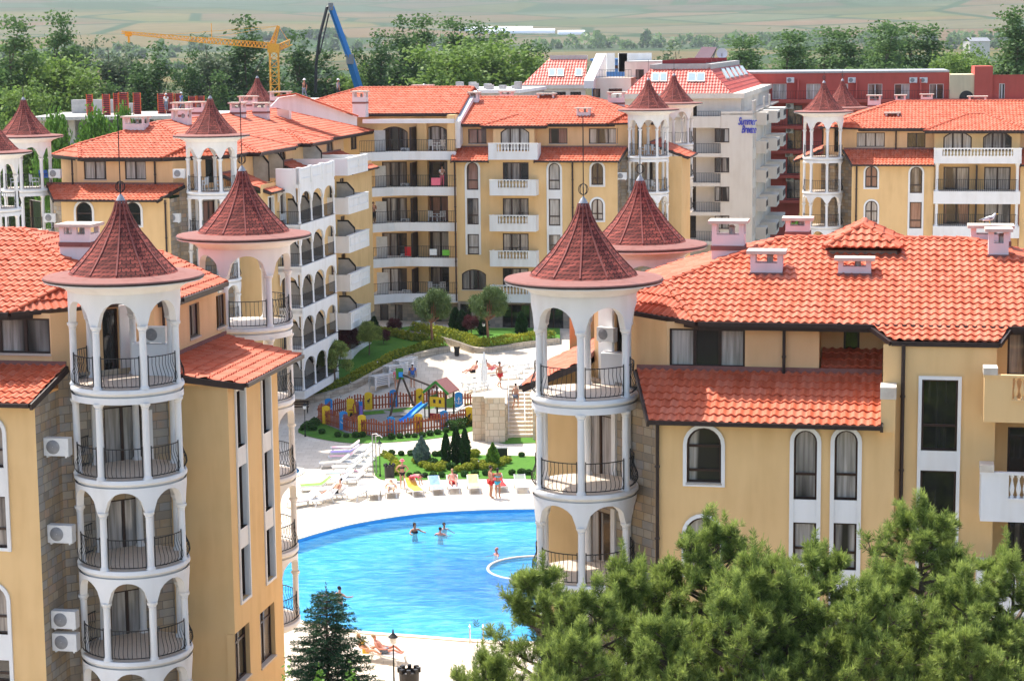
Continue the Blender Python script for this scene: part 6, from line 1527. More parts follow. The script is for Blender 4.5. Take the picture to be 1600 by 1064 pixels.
def patch(name, pts, off, mat, kind='structure', label=None, cuts=4):
    """flat sheet that follows the sloping courtyard"""
    V, Fs = flat_poly([pts], 0); bm = bmesh.new(); vv = [bm.verts.new(v) for v in V]
    for f_ in Fs:
        try: bm.faces.new([vv[i] for i in f_])
        except ValueError: pass
    for _ in range(cuts):
        long_ = [e for e in bm.edges if e.calc_length() > 2.0]
        if not long_: break
        bmesh.ops.subdivide_edges(bm, edges=long_, cuts=1); bmesh.ops.triangulate(bm, faces=bm.faces[:])
    for v in bm.verts: v.co.z = ground_h(v.co.x, v.co.y) + off
    bmesh.ops.recalc_face_normals(bm, faces=bm.faces[:])
    me = bpy.data.meshes.new(name); bm.to_mesh(me); bm.free(); me.materials.append(M(mat))
    if me.polygons and sum(p.normal.z for p in me.polygons) < 0: me.flip_normals()
    o = bpy.data.objects.new(name, me); COL.objects.link(o); return tag(o, label, None, None, kind)
# pools ------------------------------------------------------------
far_ = [(300, 885), (380, 866), (440, 851), (500, 833), (560, 818), (650, 804), (740, 798), (830, 796), (900, 797)]
near_ = [(1010, 850), (1030, 930), (960, 985), (850, 1002), (760, 1001), (650, 993), (560, 986), (480, 972), (380, 945), (310, 915)]
pool = catmull([tuple(on(x, y, 0))[:2] for x, y in far_ + near_], 6)
c2 = on(438, 738, 0); kid = [(c2.x + 1.45 * cos(a), c2.y + 2.1 * sin(a)) for a in [2 * PI * i / 28 for i in range(28)]]
def grow(lp, d):
    n = len(lp); out = []
    for i in range(n):
        a, b = Vector(lp[i - 1]), Vector(lp[(i + 1) % n]); t = (b - a).normalized(); out.append((lp[i][0] + t.y * d * SG, lp[i][1] - t.x * d * SG))
    return out
area = sum(pool[i][0] * pool[(i + 1) % len(pool)][1] - pool[(i + 1) % len(pool)][0] * pool[i][1] for i in range(len(pool))); SG = 1 if area > 0 else -1
V, Fs = flat_poly([[(-90, 25), (90, 25), (90, 138), (-90, 138)], pool, kid], 0); mb = MB(); mb.add(V, Fs); tag(mb.build('paving', M('paving')), kind='structure')
mb = MB()
for j, Y in enumerate([138 + k * 1.0 for k in range(15)] + [160, 199]):
    for X in (-90, -30, 30, 90): mb.V.append((X, Y, ground_h(X, Y)))
    if j:
        for i in range(3): a = (j - 1) * 4 + i; mb.Fc.append((a, a + 1, a + 5, a + 4)); mb.M.append(0)
tag(mb.build('upper_paving', M('paving'), None, 80), kind='structure')
# water and basin
m, N, L, b = nmat('pool_tiles', (.12, .55, .75), .5, .3)
tc = N.new('ShaderNodeTexCoord'); n = N.new('ShaderNodeTexNoise'); n.inputs['Scale'].default_value = .22; n.inputs['Detail'].default_value = 3; L.new(tc.outputs['Object'], n.inputs['Vector'])
r = ramp(N, [(.42, (.15, .60, .86)), (.64, (.11, .52, .82))]); L.new(n.outputs['Fac'], r.inputs[0])
vo = N.new('ShaderNodeTexVoronoi'); vo.feature = 'DISTANCE_TO_EDGE'; vo.inputs['Scale'].default_value = 1.3
nz = N.new('ShaderNodeTexNoise'); nz.inputs['Scale'].default_value = 1.2; L.new(tc.outputs['Object'], nz.inputs['Vector']); mxv = N.new('ShaderNodeMix'); mxv.data_type = 'VECTOR'; mxv.inputs[0].default_value = .35; L.new(tc.outputs['Object'], mxv.inputs[4]); L.new(nz.outputs['Color'], mxv.inputs[5]); L.new(mxv.outputs[1], vo.inputs['Vector'])
ds_ = N.new('ShaderNodeVectorMath'); ds_.operation = 'DISTANCE'; L.new(tc.outputs['Object'], ds_.inputs[0]); wc = on(838, 884, 0); ds_.inputs[1].default_value = (wc.x - 1.5, wc.y, -.6)
mr_ = N.new('ShaderNodeMapRange'); mr_.inputs['From Min'].default_value = 3.2; mr_.inputs['From Max'].default_value = 8.5; L.new(ds_.outputs['Value'], mr_.inputs[0]); md_ = N.new('ShaderNodeMix'); md_.data_type = 'RGBA'; md_.inputs[6].default_value = (.015, .14, .72, 1); L.new(mr_.outputs[0], md_.inputs[0]); L.new(r.outputs[0], md_.inputs[7])
L.new(md_.outputs[2], b.inputs['Base Color'])
noisy('pool_blue_tiles', (.02, .16, .62), (.03, .22, .70), 8, .4, .4); noisy('pool_wall_tiles', (.05, .32, .72), (.06, .38, .78), 8, .4, .4)
m, N, L, b = nmat('water', (.1, .5, .8), .05)
out = N['Material Output']; tr = N.new('ShaderNodeBsdfTransparent'); tr.inputs[0].default_value = (.62, .90, .98, 1); gl = N.new('ShaderNodeBsdfGlossy'); gl.inputs['Roughness'].default_value = .06
lw = N.new('ShaderNodeLayerWeight'); lw.inputs[0].default_value = .20; mx = N.new('ShaderNodeMixShader'); L.new(lw.outputs['Fresnel'], mx.inputs[0]); L.new(tr.outputs[0], mx.inputs[1]); L.new(gl.outputs[0], mx.inputs[2]); tb = N.new('ShaderNodeBsdfDiffuse'); m0 = N.new('ShaderNodeMixShader'); m0.inputs[0].default_value = .3; L.new(tr.outputs[0], m0.inputs[1]); L.new(tb.outputs[0], m0.inputs[2]); L.new(m0.outputs[0], mx.inputs[1]); L.new(mx.outputs[0], out.inputs[0])
tc = N.new('ShaderNodeTexCoord'); mp = N.new('ShaderNodeMapping'); mp.inputs['Scale'].default_value = (.55, 1.7, 1); mp.inputs['Rotation'].default_value = (0, 0, -.35); L.new(tc.outputs['Object'], mp.inputs[0])
n = N.new('ShaderNodeTexNoise'); n.inputs['Scale'].default_value = 1.1; n.inputs['Detail'].default_value = 7; n.inputs['Roughness'].default_value = .6; n.inputs['Distortion'].default_value = 1.6; L.new(mp.outputs[0], n.inputs['Vector'])
bp = N.new('ShaderNodeBump'); bp.inputs['Strength'].default_value = .5; bp.inputs['Distance'].default_value = .12; L.new(n.outputs['Fac'], bp.inputs['Height'])
for s_ in (gl, lw): L.new(bp.outputs[0], s_.inputs['Normal'])
# ripple light and dark painted into the water's tint and body colour
rr = ramp(N, [(.36, (.34, .72, .97)), (.50, (.60, .90, 1.0)), (.62, (.85, .98, 1.0))]); L.new(n.outputs['Fac'], rr.inputs[0]); L.new(rr.outputs[0], tr.inputs[0])
r4 = ramp(N, [(.38, (.03, .27, .55)), (.50, (.07, .42, .68)), (.62, (.22, .60, .78))]); L.new(n.outputs['Fac'], r4.inputs[0]); L.new(r4.outputs[0], tb.inputs[0])
def basin(loop, depth, nm):
    mb = MB(); n = len(loop)
    V, Fs = flat_poly([loop], -depth); mb.add(V, Fs, 0)
    for i in range(n):
        p, q = loop[i], loop[(i + 1) % n]; mb.quad((p[0], p[1], 0), (q[0], q[1], 0), (q[0], q[1], -depth), (p[0], p[1], -depth), 1)
    tag(mb.build(nm + '_basin', [M('pool_tiles'), M('pool_wall_tiles')]), kind='structure')
    mb = MB(); V, Fs = flat_poly([loop], -.13); mb.add(V, Fs); tag(mb.build(nm + '_water', M('water')), kind='structure')
    mb = MB()
    g_ = grow(loop, .32)
    for i in range(n):
        j = (i + 1) % n; mb.hexa([(loop[i][0], loop[i][1], .0), (g_[i][0], g_[i][1], .0), (g_[j][0], g_[j][1], .0), (loop[j][0], loop[j][1], .0)] + [(p[0], p[1], .05) for p in (loop[i], g_[i], g_[j], loop[j])])
    tag(mb.build(nm + '_edge', M('step_stone')), kind='structure')
basin(pool, .6, 'pool'); basin(kid, .5, 'paddling_pool')
ic = on(838, 884, 0); isl = thing('whirlpool', (ic.x, ic.y, -1.3), 'round raised whirlpool basin with blue and white rim in the main pool', 'whirlpool')
mb = MB(); mb.lathe([(2.45, -.6), (2.45, -.13), (2.42, -.10)], (ic.x, ic.y, 0), 48); mb.build('wall', M('pool_blue_tiles'), isl, 40)
MB().lathe([(2.42, -.12), (2.40, -.07), (2.31, -.07), (2.28, -.12)], (ic.x, ic.y, 0), 48).build('rim', M('step_stone'), isl, 40)
ISL = isl
noisy('whirlpool_tiles', (.06, .36, .74), (.10, .44, .80), 5, .3, .4); MB().lathe([(2.4, -.28), (.01, -.29)], (ic.x, ic.y, 0), 48).build('inner_floor', M('whirlpool_tiles'), isl, 40)
ld = thing('pool_ladder', on(745, 1004, 0), 'chrome pool ladder with two curved rails at the near pool edge', 'ladder'); p = on(745, 1004, 0)
for sx in (-.28, .28): MB().tube([(p.x + sx, p.y - .55, 0), (p.x + sx, p.y - .5, .7), (p.x + sx, p.y - .2, .88), (p.x + sx, p.y + .12, .75), (p.x + sx, p.y + .2, .2), (p.x + sx, p.y + .2, -.8)], .028, 6).build('rail', M('chrome'), ld, 60)
# planted beds -----------------------------------------------------
lawn_e = [(455, 634), (500, 627), (545, 613), (575, 598), (608, 580), (640, 566), (672, 557), (704, 550)]
lawn = catmull([tuple(gnd(x, y))[:2] for x, y in lawn_e], 5, False)
lawn_b = [tuple(gnd(x, y))[:2] for x, y in ((690, 538), (650, 528), (610, 519), (590, 520), (560, 530), (500, 545), (430, 590))]
WALL = .45
patch('lawn', lawn + lawn_b, WALL - .08, 'grass_green')
def low_wall(name, line, h, w, label, mat='wall_stone'):
    mb = MB(); n = len(line); g_ = []
    for i in range(n):
        a, b = Vector(line[max(i - 1, 0)]), Vector(line[min(i + 1, n - 1)]); t = (b - a).normalized(); g_.append((line[i][0] - t.y * w, line[i][1] + t.x * w))
    for i in range(n - 1):
        q = [line[i], line[i + 1], g_[i + 1], g_[i]]; zs = [ground_h(*p) for p in q]
        mb.hexa([(p[0], p[1], z - .1) for p, z in zip(q, zs)] + [(p[0], p[1], z + h) for p, z in zip(q, zs)])
    o = mb.build(name, M(mat)); return tag(o, label, 'wall')
low_wall('planter_wall', lawn, WALL, .3, 'low curved stone wall holding the shaded lawn beside the ramped path')
pl_e = [(606, 521), (640, 527), (680, 534), (712, 543), (735, 551), (760, 553), (795, 548), (830, 543), (875, 538)]
pl = catmull([tuple(gnd(x, y))[:2] for x, y in pl_e], 5, False)
patch('planted_strip', pl + [tuple(gnd(x, y))[:2] for x, y in ((875, 520), (700, 519), (640, 517))], WALL - .08, 'grass_green')
low_wall('planter_wall', pl, WALL, .3, 'low curved stone wall of the planted strip below the courtyard facade')
def hedge(line, w, h, mat, label, base=0, seed=1, dens=420, size=.085, inset=.4):
    rng = np.random.default_rng(seed); P = []; T = []
    for a, b in zip(line[:-1], line[1:]):
        a, b = Vector(a), Vector(b); L_ = (b - a).length; t = (b - a) / max(L_, 1e-6); nrm = Vector((-t.y, t.x)); k = max(1, int(L_ * dens))
        s_ = rng.uniform(0, L_, k); ang = rng.uniform(-.25, PI + .25, k); rr = rng.uniform(.75, 1.05, k) * (1 + .12 * np.sin(s_ * 7 + a.x * 3))
        x = a.x + t.x * s_ + nrm.x * (np.cos(ang) * w / 2 * rr + inset); y = a.y + t.y * s_ + nrm.y * (np.cos(ang) * w / 2 * rr + inset)
        z = ground_h(a.x, a.y) + base + np.maximum(.02, np.sin(ang)) * h * rr
        P.append(np.stack([x, y, z], 1)); T.append(.5 + .3 * np.sin(s_ * 3 + a.y))
    o = leafmesh('hedge', np.concatenate(P), size, mat, None, rng, np.concatenate(T)); return tag(o, label, 'hedge')
hedge(lawn, .7, .55, 'hedge_leaf', 'yellow green hedge following the curved wall of the shaded lawn', WALL, 2, inset=.75)
hedge(pl[4:], .75, .6, 'hedge_leaf', 'yellow green hedge on the planted strip below the courtyard facade', WALL, 3, inset=.8)
hb = catmull([tuple(gnd(x, y))[:2] for x, y in ((560, 531), (600, 530), (650, 540), (690, 543))], 4, False); hedge(hb, .6, .5, 'hedge_leaf', 'short darker hedge along the back of the shaded lawn', WALL, 4, inset=0)
bed = catmull([tuple(on(x, y, 0))[:2] for x, y in ((590, 713), (650, 710), (740, 711), (830, 713), (900, 716), (900, 748), (800, 748), (700, 749), (620, 751), (590, 747), (584, 730))], 4)
patch('flower_bed', bed, .03, 'grass_green')
bed2 = catmull([tuple(on(x, y, 0))[:2] for x, y in ((466, 676), (490, 658), (520, 668), (560, 678), (600, 683), (680, 676), (735, 665), (742, 672), (690, 684), (600, 692), (530, 691))], 4)
patch('playground_border', bed2, .03, 'grass_green')
bed3 = [tuple(on(x, y, 0))[:2] for x, y in ((770, 690), (800, 684), (850, 684), (850, 692), (790, 694))]; patch('grass_strip', bed3, .03, 'grass_green')
fl_px = [(500, 660), (545, 645), (600, 640), (660, 636), (740, 632), (740, 664), (690, 674), (600, 683), (540, 677)]
patch('playground_floor', [tuple(gnd(x, y))[:2] for x, y in fl_px], .05, 'rubber'); patch('playground_verge', [tuple(gnd(x, y))[:2] for x, y in ((566, 645), (650, 637), (738, 631), (738, 636), (650, 642), (570, 650))], .07, 'grass_green')
def bush_proto(nm, mat, r, h, seed, n=900, size=.07):
    rng = np.random.default_rng(seed); p = proto(nm); d = rng.normal(size=(n, 3)); d /= np.linalg.norm(d, axis=1)[:, None]; d *= rng.uniform(.7, 1.03, (n, 1)); d *= np.array((r, r, h / 2)); d[:, 2] += h * .48
    leafmesh('foliage', d, size, mat, p, rng, .5 + .3 * np.sin(d[:, 0] * 9 / r) * np.cos(d[:, 1] * 7 / r)); mb = MB(); mb.tube([(0, 0, -.05), (0, 0, h * .5)], .03, 5); mb.build('stem', M('bark'), p); return p
def cone_proto(nm, mat, r, h, seed, n=2600, size=.09, shape=1.0, low=.06):
    rng = np.random.default_rng(seed); p = proto(nm); t = rng.uniform(0, 1, n) ** 1.2; a = rng.uniform(0, 2 * PI, n)
    prof = np.minimum(1, (1 - t) * 1.9) ** shape * np.minimum(1, .55 + t * 3); q = r * prof * rng.uniform(.6, 1.05, n) * (1 + .15 * np.sin(a * 5 + t * 9))
    P = np.stack([q * np.cos(a), q * np.sin(a), h * (low + (1 - low) * t)], 1); el = np.stack([np.cos(a) * .5, np.sin(a) * .5, np.full(n, 1.0)], 1)
    leafmesh('foliage', P, size, mat, p, rng, .5 + .3 * np.sin(a * 4 + t * 20), elong=el); mb = MB(); mb.tube([(0, 0, -.05), (0, 0, h * .8)], [.06, .02], 5); mb.build('trunk', M('bark'), p); return p
BX = bush_proto('box_bush', 'box_leaf', .36, .55, 21); TH = cone_proto('thuja', 'thuja_leaf', .34, 2.6, 22, shape=.55); BS = cone_proto('blue_spruce', 'blue_needle', .46, 1.7, 23, 2200, .1, 1.0); LC = cone_proto('young_conifer', 'fresh_leaf', .38, 1.5, 24, 1500, .09, 1.0); GB = bush_proto('golden_bush', 'hedge_leaf', .6, .7, 25, 1200, .07)
nm_ = ['first', 'second', 'third', 'fourth', 'fifth', 'sixth', 'seventh', 'eighth', 'ninth', 'tenth', 'eleventh', 'twelfth', 'thirteenth', 'fourteenth', 'fifteenth', 'sixteenth']
for k, (x, y, tp, lb) in enumerate(((697, 729, 674, 'left one of the three dark cone shaped thujas in the flower bed'), (713, 727, 665, 'middle and tallest of the three dark thujas in the flower bed'), (727, 730, 668, 'right one of the three dark cone shaped thujas in the flower bed'))):
    p = on(x, y, 0); dup(TH, p, k, lb, 'thuja', 'cone thujas in the flower bed', (y - tp) * p.y / F / 2.6)
p = on(659, 726, 0); dup(BS, p, 0, 'small silvery blue spruce left of the three dark thujas', 'spruce'); p = on(770, 731, 0); dup(LC, p, 0, 'small bright green conifer right of the three dark thujas', 'conifer')
def row(P, pts, lb, cat, grp, sc=1, ord_=True):
    for k, (x, y) in enumerate(pts): p = gnd(x, y, .02); dup(P, p, RND.uniform(0, 6), lb % nm_[k % 16] if ord_ else lb, cat, grp, sc * .62 * RND.uniform(.85, 1.15))
row(BX, [(612, 711), (627, 712), (642, 712), (680, 713), (690, 713), (740, 713), (815, 714)], '%s clipped box bush from the left on the far edge of the flower bed', 'bush', 'box bushes in the beds')
row(BX, [(640, 746), (652, 746), (664, 746), (677, 746), (690, 746), (710, 745), (726, 745), (742, 744), (760, 743), (800, 742), (815, 742), (826, 742)], '%s clipped box bush from the left on the near edge of the flower bed', 'bush', 'box bushes in the beds')
row(BX, [(490, 673), (503, 678), (528, 683), (541, 684), (556, 684), (566, 683), (612, 686), (625, 685), (637, 684), (648, 684), (660, 683), (672, 681), (684, 679), (697, 676), (709, 673), (722, 670)], '%s small round bush from the left along the playground fence border', 'bush', 'box bushes in the beds')
row(BX, [(676, 729), (705, 734)], '%s larger round green bush in front of the dark thujas', 'bush', 'box bushes in the beds', 1.35)
row(GB, [(652, 724), (662, 730), (672, 735), (686, 736), (692, 731), (718, 737), (732, 735), (746, 732), (757, 734), (768, 734), (782, 728), (790, 724), (740, 726), (740, 714), (755, 728)], '%s low golden green shrub from the left in the flower bed middle', 'shrub', 'golden shrubs in the flower bed')
hedge([tuple(on(x, y, 0))[:2] for x, y in ((600, 712), (614, 720), (620, 730), (618, 744))], .45, .3, 'hedge_leaf', 'curved golden hedge at the left end of the flower bed', 0, 6, inset=0)
hedge([tuple(on(x, y, 0))[:2] for x, y in ((474, 674), (486, 668), (495, 663))], .6, .5, 'box_leaf', 'short green hedge at the playground corner', 0, 7, inset=0)
hedge([tuple(on(x, y, 0))[:2] for x, y in ((700, 673), (720, 668), (738, 662))], .7, .6, 'box_leaf', 'green hedge between the playground fence and the stone pillar', 0, 8, inset=0)
# trees of the courtyard
def round_pine(nm, H, W, mat, seed, trunk, bark, n=520, per=26, base=.42):
    rng = np.random.default_rng(seed); r = proto(nm); B = []
    for k in range(16):
        a = rng.uniform(0, 2 * PI); el = rng.uniform(-.7, 1.4); q = W * .32; B.append((q * cos(a) * cos(el), q * sin(a) * cos(el), H * (base + (1 - base) * .5) + H * (1 - base) * .34 * sin(el), W * rng.uniform(.13, .2), H * (1 - base) * rng.uniform(.14, .2)))
    P, T = blob_points(rng, B, n, per, .12); el = rng.normal(size=P.shape) + np.array((0, 0, .8)); leafmesh('crown', P, .13, mat, r, rng, T, aspect=.16, elong=el)
    mb = MB(); mb.tube([(0, 0, -.2), (.06, 0, H * .2), (.12, .05, H * .42), (.02, 0, H * .7)], [trunk, trunk * .85, trunk * .7, .03], 7)
    for b in B: mb.tube([(.1, .04, H * .42), (b[0] * .5, b[1] * .5, H * .5), b[:3]], [trunk * .45, trunk * .3, .02], 5)
    mb.build('trunk', M(bark), r, 60); return r
RP = round_pine('round_pine', 4.4, 3.0, 'round_pine_needle', 31, .12, 'bark_red')
for x, y, tp, s, lb in ((676, 550, 458, 1.0, 'round topped small pine on the lawn, left one before the courtyard facade'), (763, 547, 454, 1.0, 'round topped small pine on the planted strip, right one before the courtyard facade')):
    p = gnd(x, y); s_ = (y - tp) * p.y / F / 4.3; dup(RP, p + Z * .3, 1 + s, lb, 'pine tree', 'round pines in the courtyard', s_)
LP = round_pine('bushy_pine', 4.0, 3.4, 'pine_needle', 32, .09, 'bark', 620, 26, .2)
for x, y, tp, lb in ((525, 612, 538, 'bushy pine on the shaded lawn near the ramped path'), (577, 562, 508, 'bushy pine on the shaded lawn further back beside red shrubs'), (498, 585, 528, 'bushy pine on the lawn close to the arcaded wing')):
    p = gnd(x, y); s_ = (y - tp) * p.y / F / 4.0; dup(LP, p + Z * .3, x, lb, 'pine tree', 'bushy pines on the lawn', s_)
MP = round_pine('red_maple', 2.6, 2.4, 'maple_leaf', 33, .06, 'bark', 260, 22, .15)
for x, y, tp, lb in ((546, 560, 515, 'dark red leaved maple between two pines on the lawn'), (617, 530, 502, 'dark red maple beside the corner of the wing'), (737, 530, 497, 'dark red maple in front of the courtyard facade'), (600, 545, 520, 'low dark red shrub on the lawn near the corner')):
    p = gnd(x, y); s_ = (y - tp) * p.y / F / 2.6; dup(MP, p + Z * .3, x, lb, 'maple', 'red leaved maples', s_)
for x, y, tp, lb in ((470, 615, 548, 'dark thuja at the wing foot, nearest the camera'), (488, 598, 542, 'dark thuja at the wing foot, second from the camera'), (508, 585, 535, 'dark thuja at the wing foot, third from the camera'), (585, 535, 498, 'dark thuja in the corner below the wing balconies'), (712, 528, 484, 'broad dark thuja before the courtyard facade near the left round pine'), (722, 529, 488, 'dark thuja right beside the broad one before the facade'), (756, 530, 495, 'dark thuja behind the right round pine'), (815, 530, 490, 'dark thuja before the courtyard facade at its right')):
    p = gnd(x, y); s_ = (y - tp) * p.y / F / 2.6; dup(TH, p + Z * .2, x, lb, 'thuja', 'dark thujas at the facades', (s_ * 1.7, s_ * 1.7, s_))
# upper terrace with stone pillar and stairs ------------------------
def X_(px, Y): return at(px, 600, Y).x
Y0, Y1, ZT = 128.2, 152.5, 2.3
def Xp(px, py, Y): return at(px, py, Y).x
x0, x1, xs0, xs1 = Xp(738, 650, Y0), Xp(789, 650, Y0), Xp(793, 650, 131), Xp(832, 650, 131)
plan = [(x0, Y0), (xs0, Y0), (xs0, 136.2), (xs1, 136.2), (xs1, Y0), (xs1 + 16, Y0), (xs1 + 16, Y1), (x0 - .3, Y1)]
te = thing('terrace_wall', (x0, Y0, 0), 'raised terrace faced with tan stone blocks at the top of the stairs', 'terrace')
mb = MB(); n = len(plan)
for i in range(n): a, b = plan[i], plan[(i + 1) % n]; mb.quad((*a, -.1), (*b, -.1), (*b, ZT), (*a, ZT))
mb.build('facing', M('stone_block'), te)
mb = MB(); V, Fs = flat_poly([plan], ZT + .006); mb.add(V, Fs); mb.build('terrace_paving', M('paving'), te)
xm = Xp(758, 650, Y0)
mb = MB(); mb.box(((xm + x1) / 2, Y0 - .35, 1.42), (x1 - xm, .7 - .006, 2.84)); mb.build('pillar', M('stone_block'), te)
mb = MB(); mb.box(((x0 + xm) / 2, Y0 + .3, 2.55), (xm - x0, .6, .55)); mb.box(((xm + x1) / 2, Y0 + .3, 2.55), (x1 - xm, .598, .55)); mb.build('parapet', M('stone_block'), te)
mb = MB(); mb.box(((xm + x1) / 2, Y0 - .35, 2.88), (x1 - xm + .1, .8, .08)); mb.box(((x0 + x1) / 2, Y0 + .3, 2.86), (x1 - x0 + .1, .7, .07)); mb.build('coping', M('step_stone'), te)
st = thing('staircase', ((xs0 + xs1) / 2, 129, 0), 'cream stone steps climbing from the pool deck beside the stone pillar', 'stairs')
ns = 13; mb = MB()
for i in range(ns): ya = 129.2 + i * 7 / ns; mb.box(((xs0 + xs1) / 2, (ya + 136.19) / 2, ZT * (i + .5) / ns + .001), (xs1 - xs0 - .01, 136.19 - ya, ZT / ns - .002))
mb.build('steps', M('step_stone'), st)
for sx, xx in (('l', xs0 + .08), ('r', xs1 - .5)):
    mb = MB()
    for q in range(4): y = 129.4 + q * 2.2; z = ZT * (y - 129.2) / 7; mb.tube([(xx, y, z), (xx, y, z + .95)], .025, 5)
    mb.tube([(xx, 129.4, .95), (xx, 136, ZT + .95)], .03, 5); mb.tube([(xx, 129.4, .5), (xx, 136, ZT + .5)], .02, 5); mb.build('handrail', M('white_plastic'), st)
tr_ = thing('terrace_railing', (x0, Y0 + 1, ZT), 'thin white metal railing on top of the stone pillar terrace', 'railing')
mb = MB()
for q in range(5): x = x0 + .1 + (x1 - x0 - .2) * q / 4; mb.tube([(x, Y0 + .3, 2.85), (x, Y0 + .3, 3.75)], .025, 5)
mb.build('posts', M('white_plastic'), tr_)
MB().tube([(x0 + .1, Y0 + .3, 3.74), (x1 - .1, Y0 + .3, 3.74)], .03, 5).build('handrail', M('white_plastic'), tr_)
# lamps, bins -------------------------------------------------------
LPp = proto('street_lamp'); mb = MB(); mb.tube([(0, 0, 0), (0, 0, 2.6)], [.05, .032], 7); mb.lathe([(.09, 0), (.09, .12), (.05, .3)], (0, 0, 0), 8); mb.build('post', M('iron'), LPp, 40)
MB().lathe([(.06, 2.6), (.15, 2.66), (.17, 2.9), (.12, 2.98)], (0, 0, 0), 10).build('globe', M('glass_white'), LPp, 50); MB().lathe([(.24, 2.94), (.16, 3.04), (.05, 3.14), (.03, 3.3), (.001, 3.34)], (0, 0, 0), 10).build('hood', M('iron'), LPp, 40)
for x, y, tp, lb in ((616, 1090, 976, 'black street lamp nearest the camera beside the small spruce'), (594, 745, 684, 'black street lamp at the left end of the flower bed'), (748, 738, 716, 'short black lamp in the flower bed near the bright conifer'), (477, 682, 626, 'black street lamp beside the bench left of the playground'), (533, 636, 618, 'small lamp on the curved wall near the playground'), (548, 610, 594, 'small lamp on the lawn beside the bushy pine'), (590, 582, 562, 'small lamp in the middle of the shaded lawn'), (657, 530, 514, 'small lamp at the path behind the left round pine'), (705, 543, 526, 'small lamp at the end of the lawn hedge'), (756, 545, 500, 'tall lamp beside the right round pine')):
    p = gnd(x, y); s_ = (y - tp) * p.y / F / 3.3; dup(LPp, p, 0, lb, 'lamp', 'black lamps of the courtyard', s_)
BNp = proto('litter_bin'); MB().lathe([(.2, 0), (.24, .1), (.26, .75), (.28, .8), (.22, .82), (.2, .7)], (0, 0, 0), 14).build('body', M('iron'), BNp, 40); mb = MB()
for k in range(8): a = k * PI / 4; mb.box((.25 * cos(a), .25 * sin(a), .84), (.1, .1, .12), a)
mb.build('rim', M('iron'), BNp)
for x, y, lb in ((609, 752, 'black litter bin at the front left of the flower bed'), (714, 556, 'dark litter bin at the end of the lawn wall'), (640, 1095, 'dark litter bin with crenellated rim at the bottom of the photo')): p = gnd(x, y); dup(BNp, p, 0, lb, 'litter bin', 'litter bins', (1.15 if y > 600 else .75) if y < 1000 else 1.5)
p = on(775, 713, 0); pb_ = thing('speaker_box', p, 'dark box with slatted front standing at the far edge of the flower bed', 'box'); mb = MB(); mb.box((p.x + .2, p.y, .28), (1.0, .5, .5)); mb.build('body', M('iron'), pb_); mb = MB(); mb.box((p.x + .2, p.y, .555), (1.06, .56, .05)); mb.build('lid', M('grey_plastic'), pb_)
p = gnd(468, 645); be = thing('bench', p, 'dark park bench beside the lamp left of the playground', 'bench')
for k, (dy, z) in enumerate(((0, .42), (.12, .42), (.24, .42))): pass
mb = MB(); [mb.box((p.x, p.y + dy, p.z + .42), (1.3, .1, .04)) for dy in (-.12, 0, .12)]; mb.build('seat', M('wood_dark'), be); mb = MB(); [mb.box((p.x, p.y + .2, p.z + z), (1.3, .04, .1)) for z in (.58, .74)]; mb.build('backrest', M('wood_dark'), be)
for sx in (-.55, .55): mb = MB(); mb.box((p.x + sx, p.y - .12, p.z + .2), (.05, .05, .42)); mb.box((p.x + sx, p.y + .2, p.z + .4), (.05, .05, .8)); mb.build('leg', M('iron'), be)
for x, y, tp, lb in ((583, 742, 676, 'thin pale post left of the flower bed lamp, left one'), (588, 741, 679, 'thin pale post left of the flower bed lamp, right one')):
    p = on(x, y, 0); t = thing('shower_post', p, lb, 'post', 'thin pale posts'); h = (y - tp) * p.y / F; MB().tube([p, p + Z * h], .04, 6).build('pole', M('zinc'), t); MB().tube([p + Z * h, p + Z * h + Vector((.25, -.05, .05)), p + Z * (h - .08) + Vector((.4, -.08, 0))], .03, 5).build('head', M('chrome'), t)
# playground -------------------------------------------------------
pf_ = thing('playground_fence', gnd(598, 682), 'red brown picket fence with yellow and blue round topped boards around the playground', 'fence')
def picket_line(pxs):
    pts = [gnd(x, y) for x, y in pxs]; mb = MB(); rails = MB()
    for a, b in zip(pts[:-1], pts[1:]):
        L_ = (b - a).length; k = max(1, int(L_ / .20)); d = (b - a).normalized(); rz = math.atan2(d.y, d.x)
        for i in range(k):
            p = a + (b - a) * (i + .5) / k; h = 1.05 + .1 * sin(i * .9); mb.hexa([p + d * s1 * .055 + Vector((-d.y, d.x, 0)) * s2 * .015 + Z * z for z in (.05, h) for s1, s2 in ((-1, -1), (1, -1), (1, 1), (-1, 1))])
        for z in (.3, .8): rails.bar(a + Z * z + Vector((-d.y, d.x, 0)) * .04, b + Z * z + Vector((-d.y, d.x, 0)) * .04, .04, .08)
    mb.build('pickets', M('fence_red'), pf_); rails.build('rail', M('fence_red'), pf_)
picket_line([(497, 660), (520, 667), (545, 675), (575, 680), (598, 683)]); picket_line([(598, 683), (640, 679), (690, 673), (740, 663)]); picket_line([(497, 658), (520, 650), (548, 643), (566, 640)]); picket_line([(552, 655), (568, 648)]); picket_line([(566, 641), (610, 638), (660, 634), (700, 631)]); picket_line([(716, 641), (742, 638)])
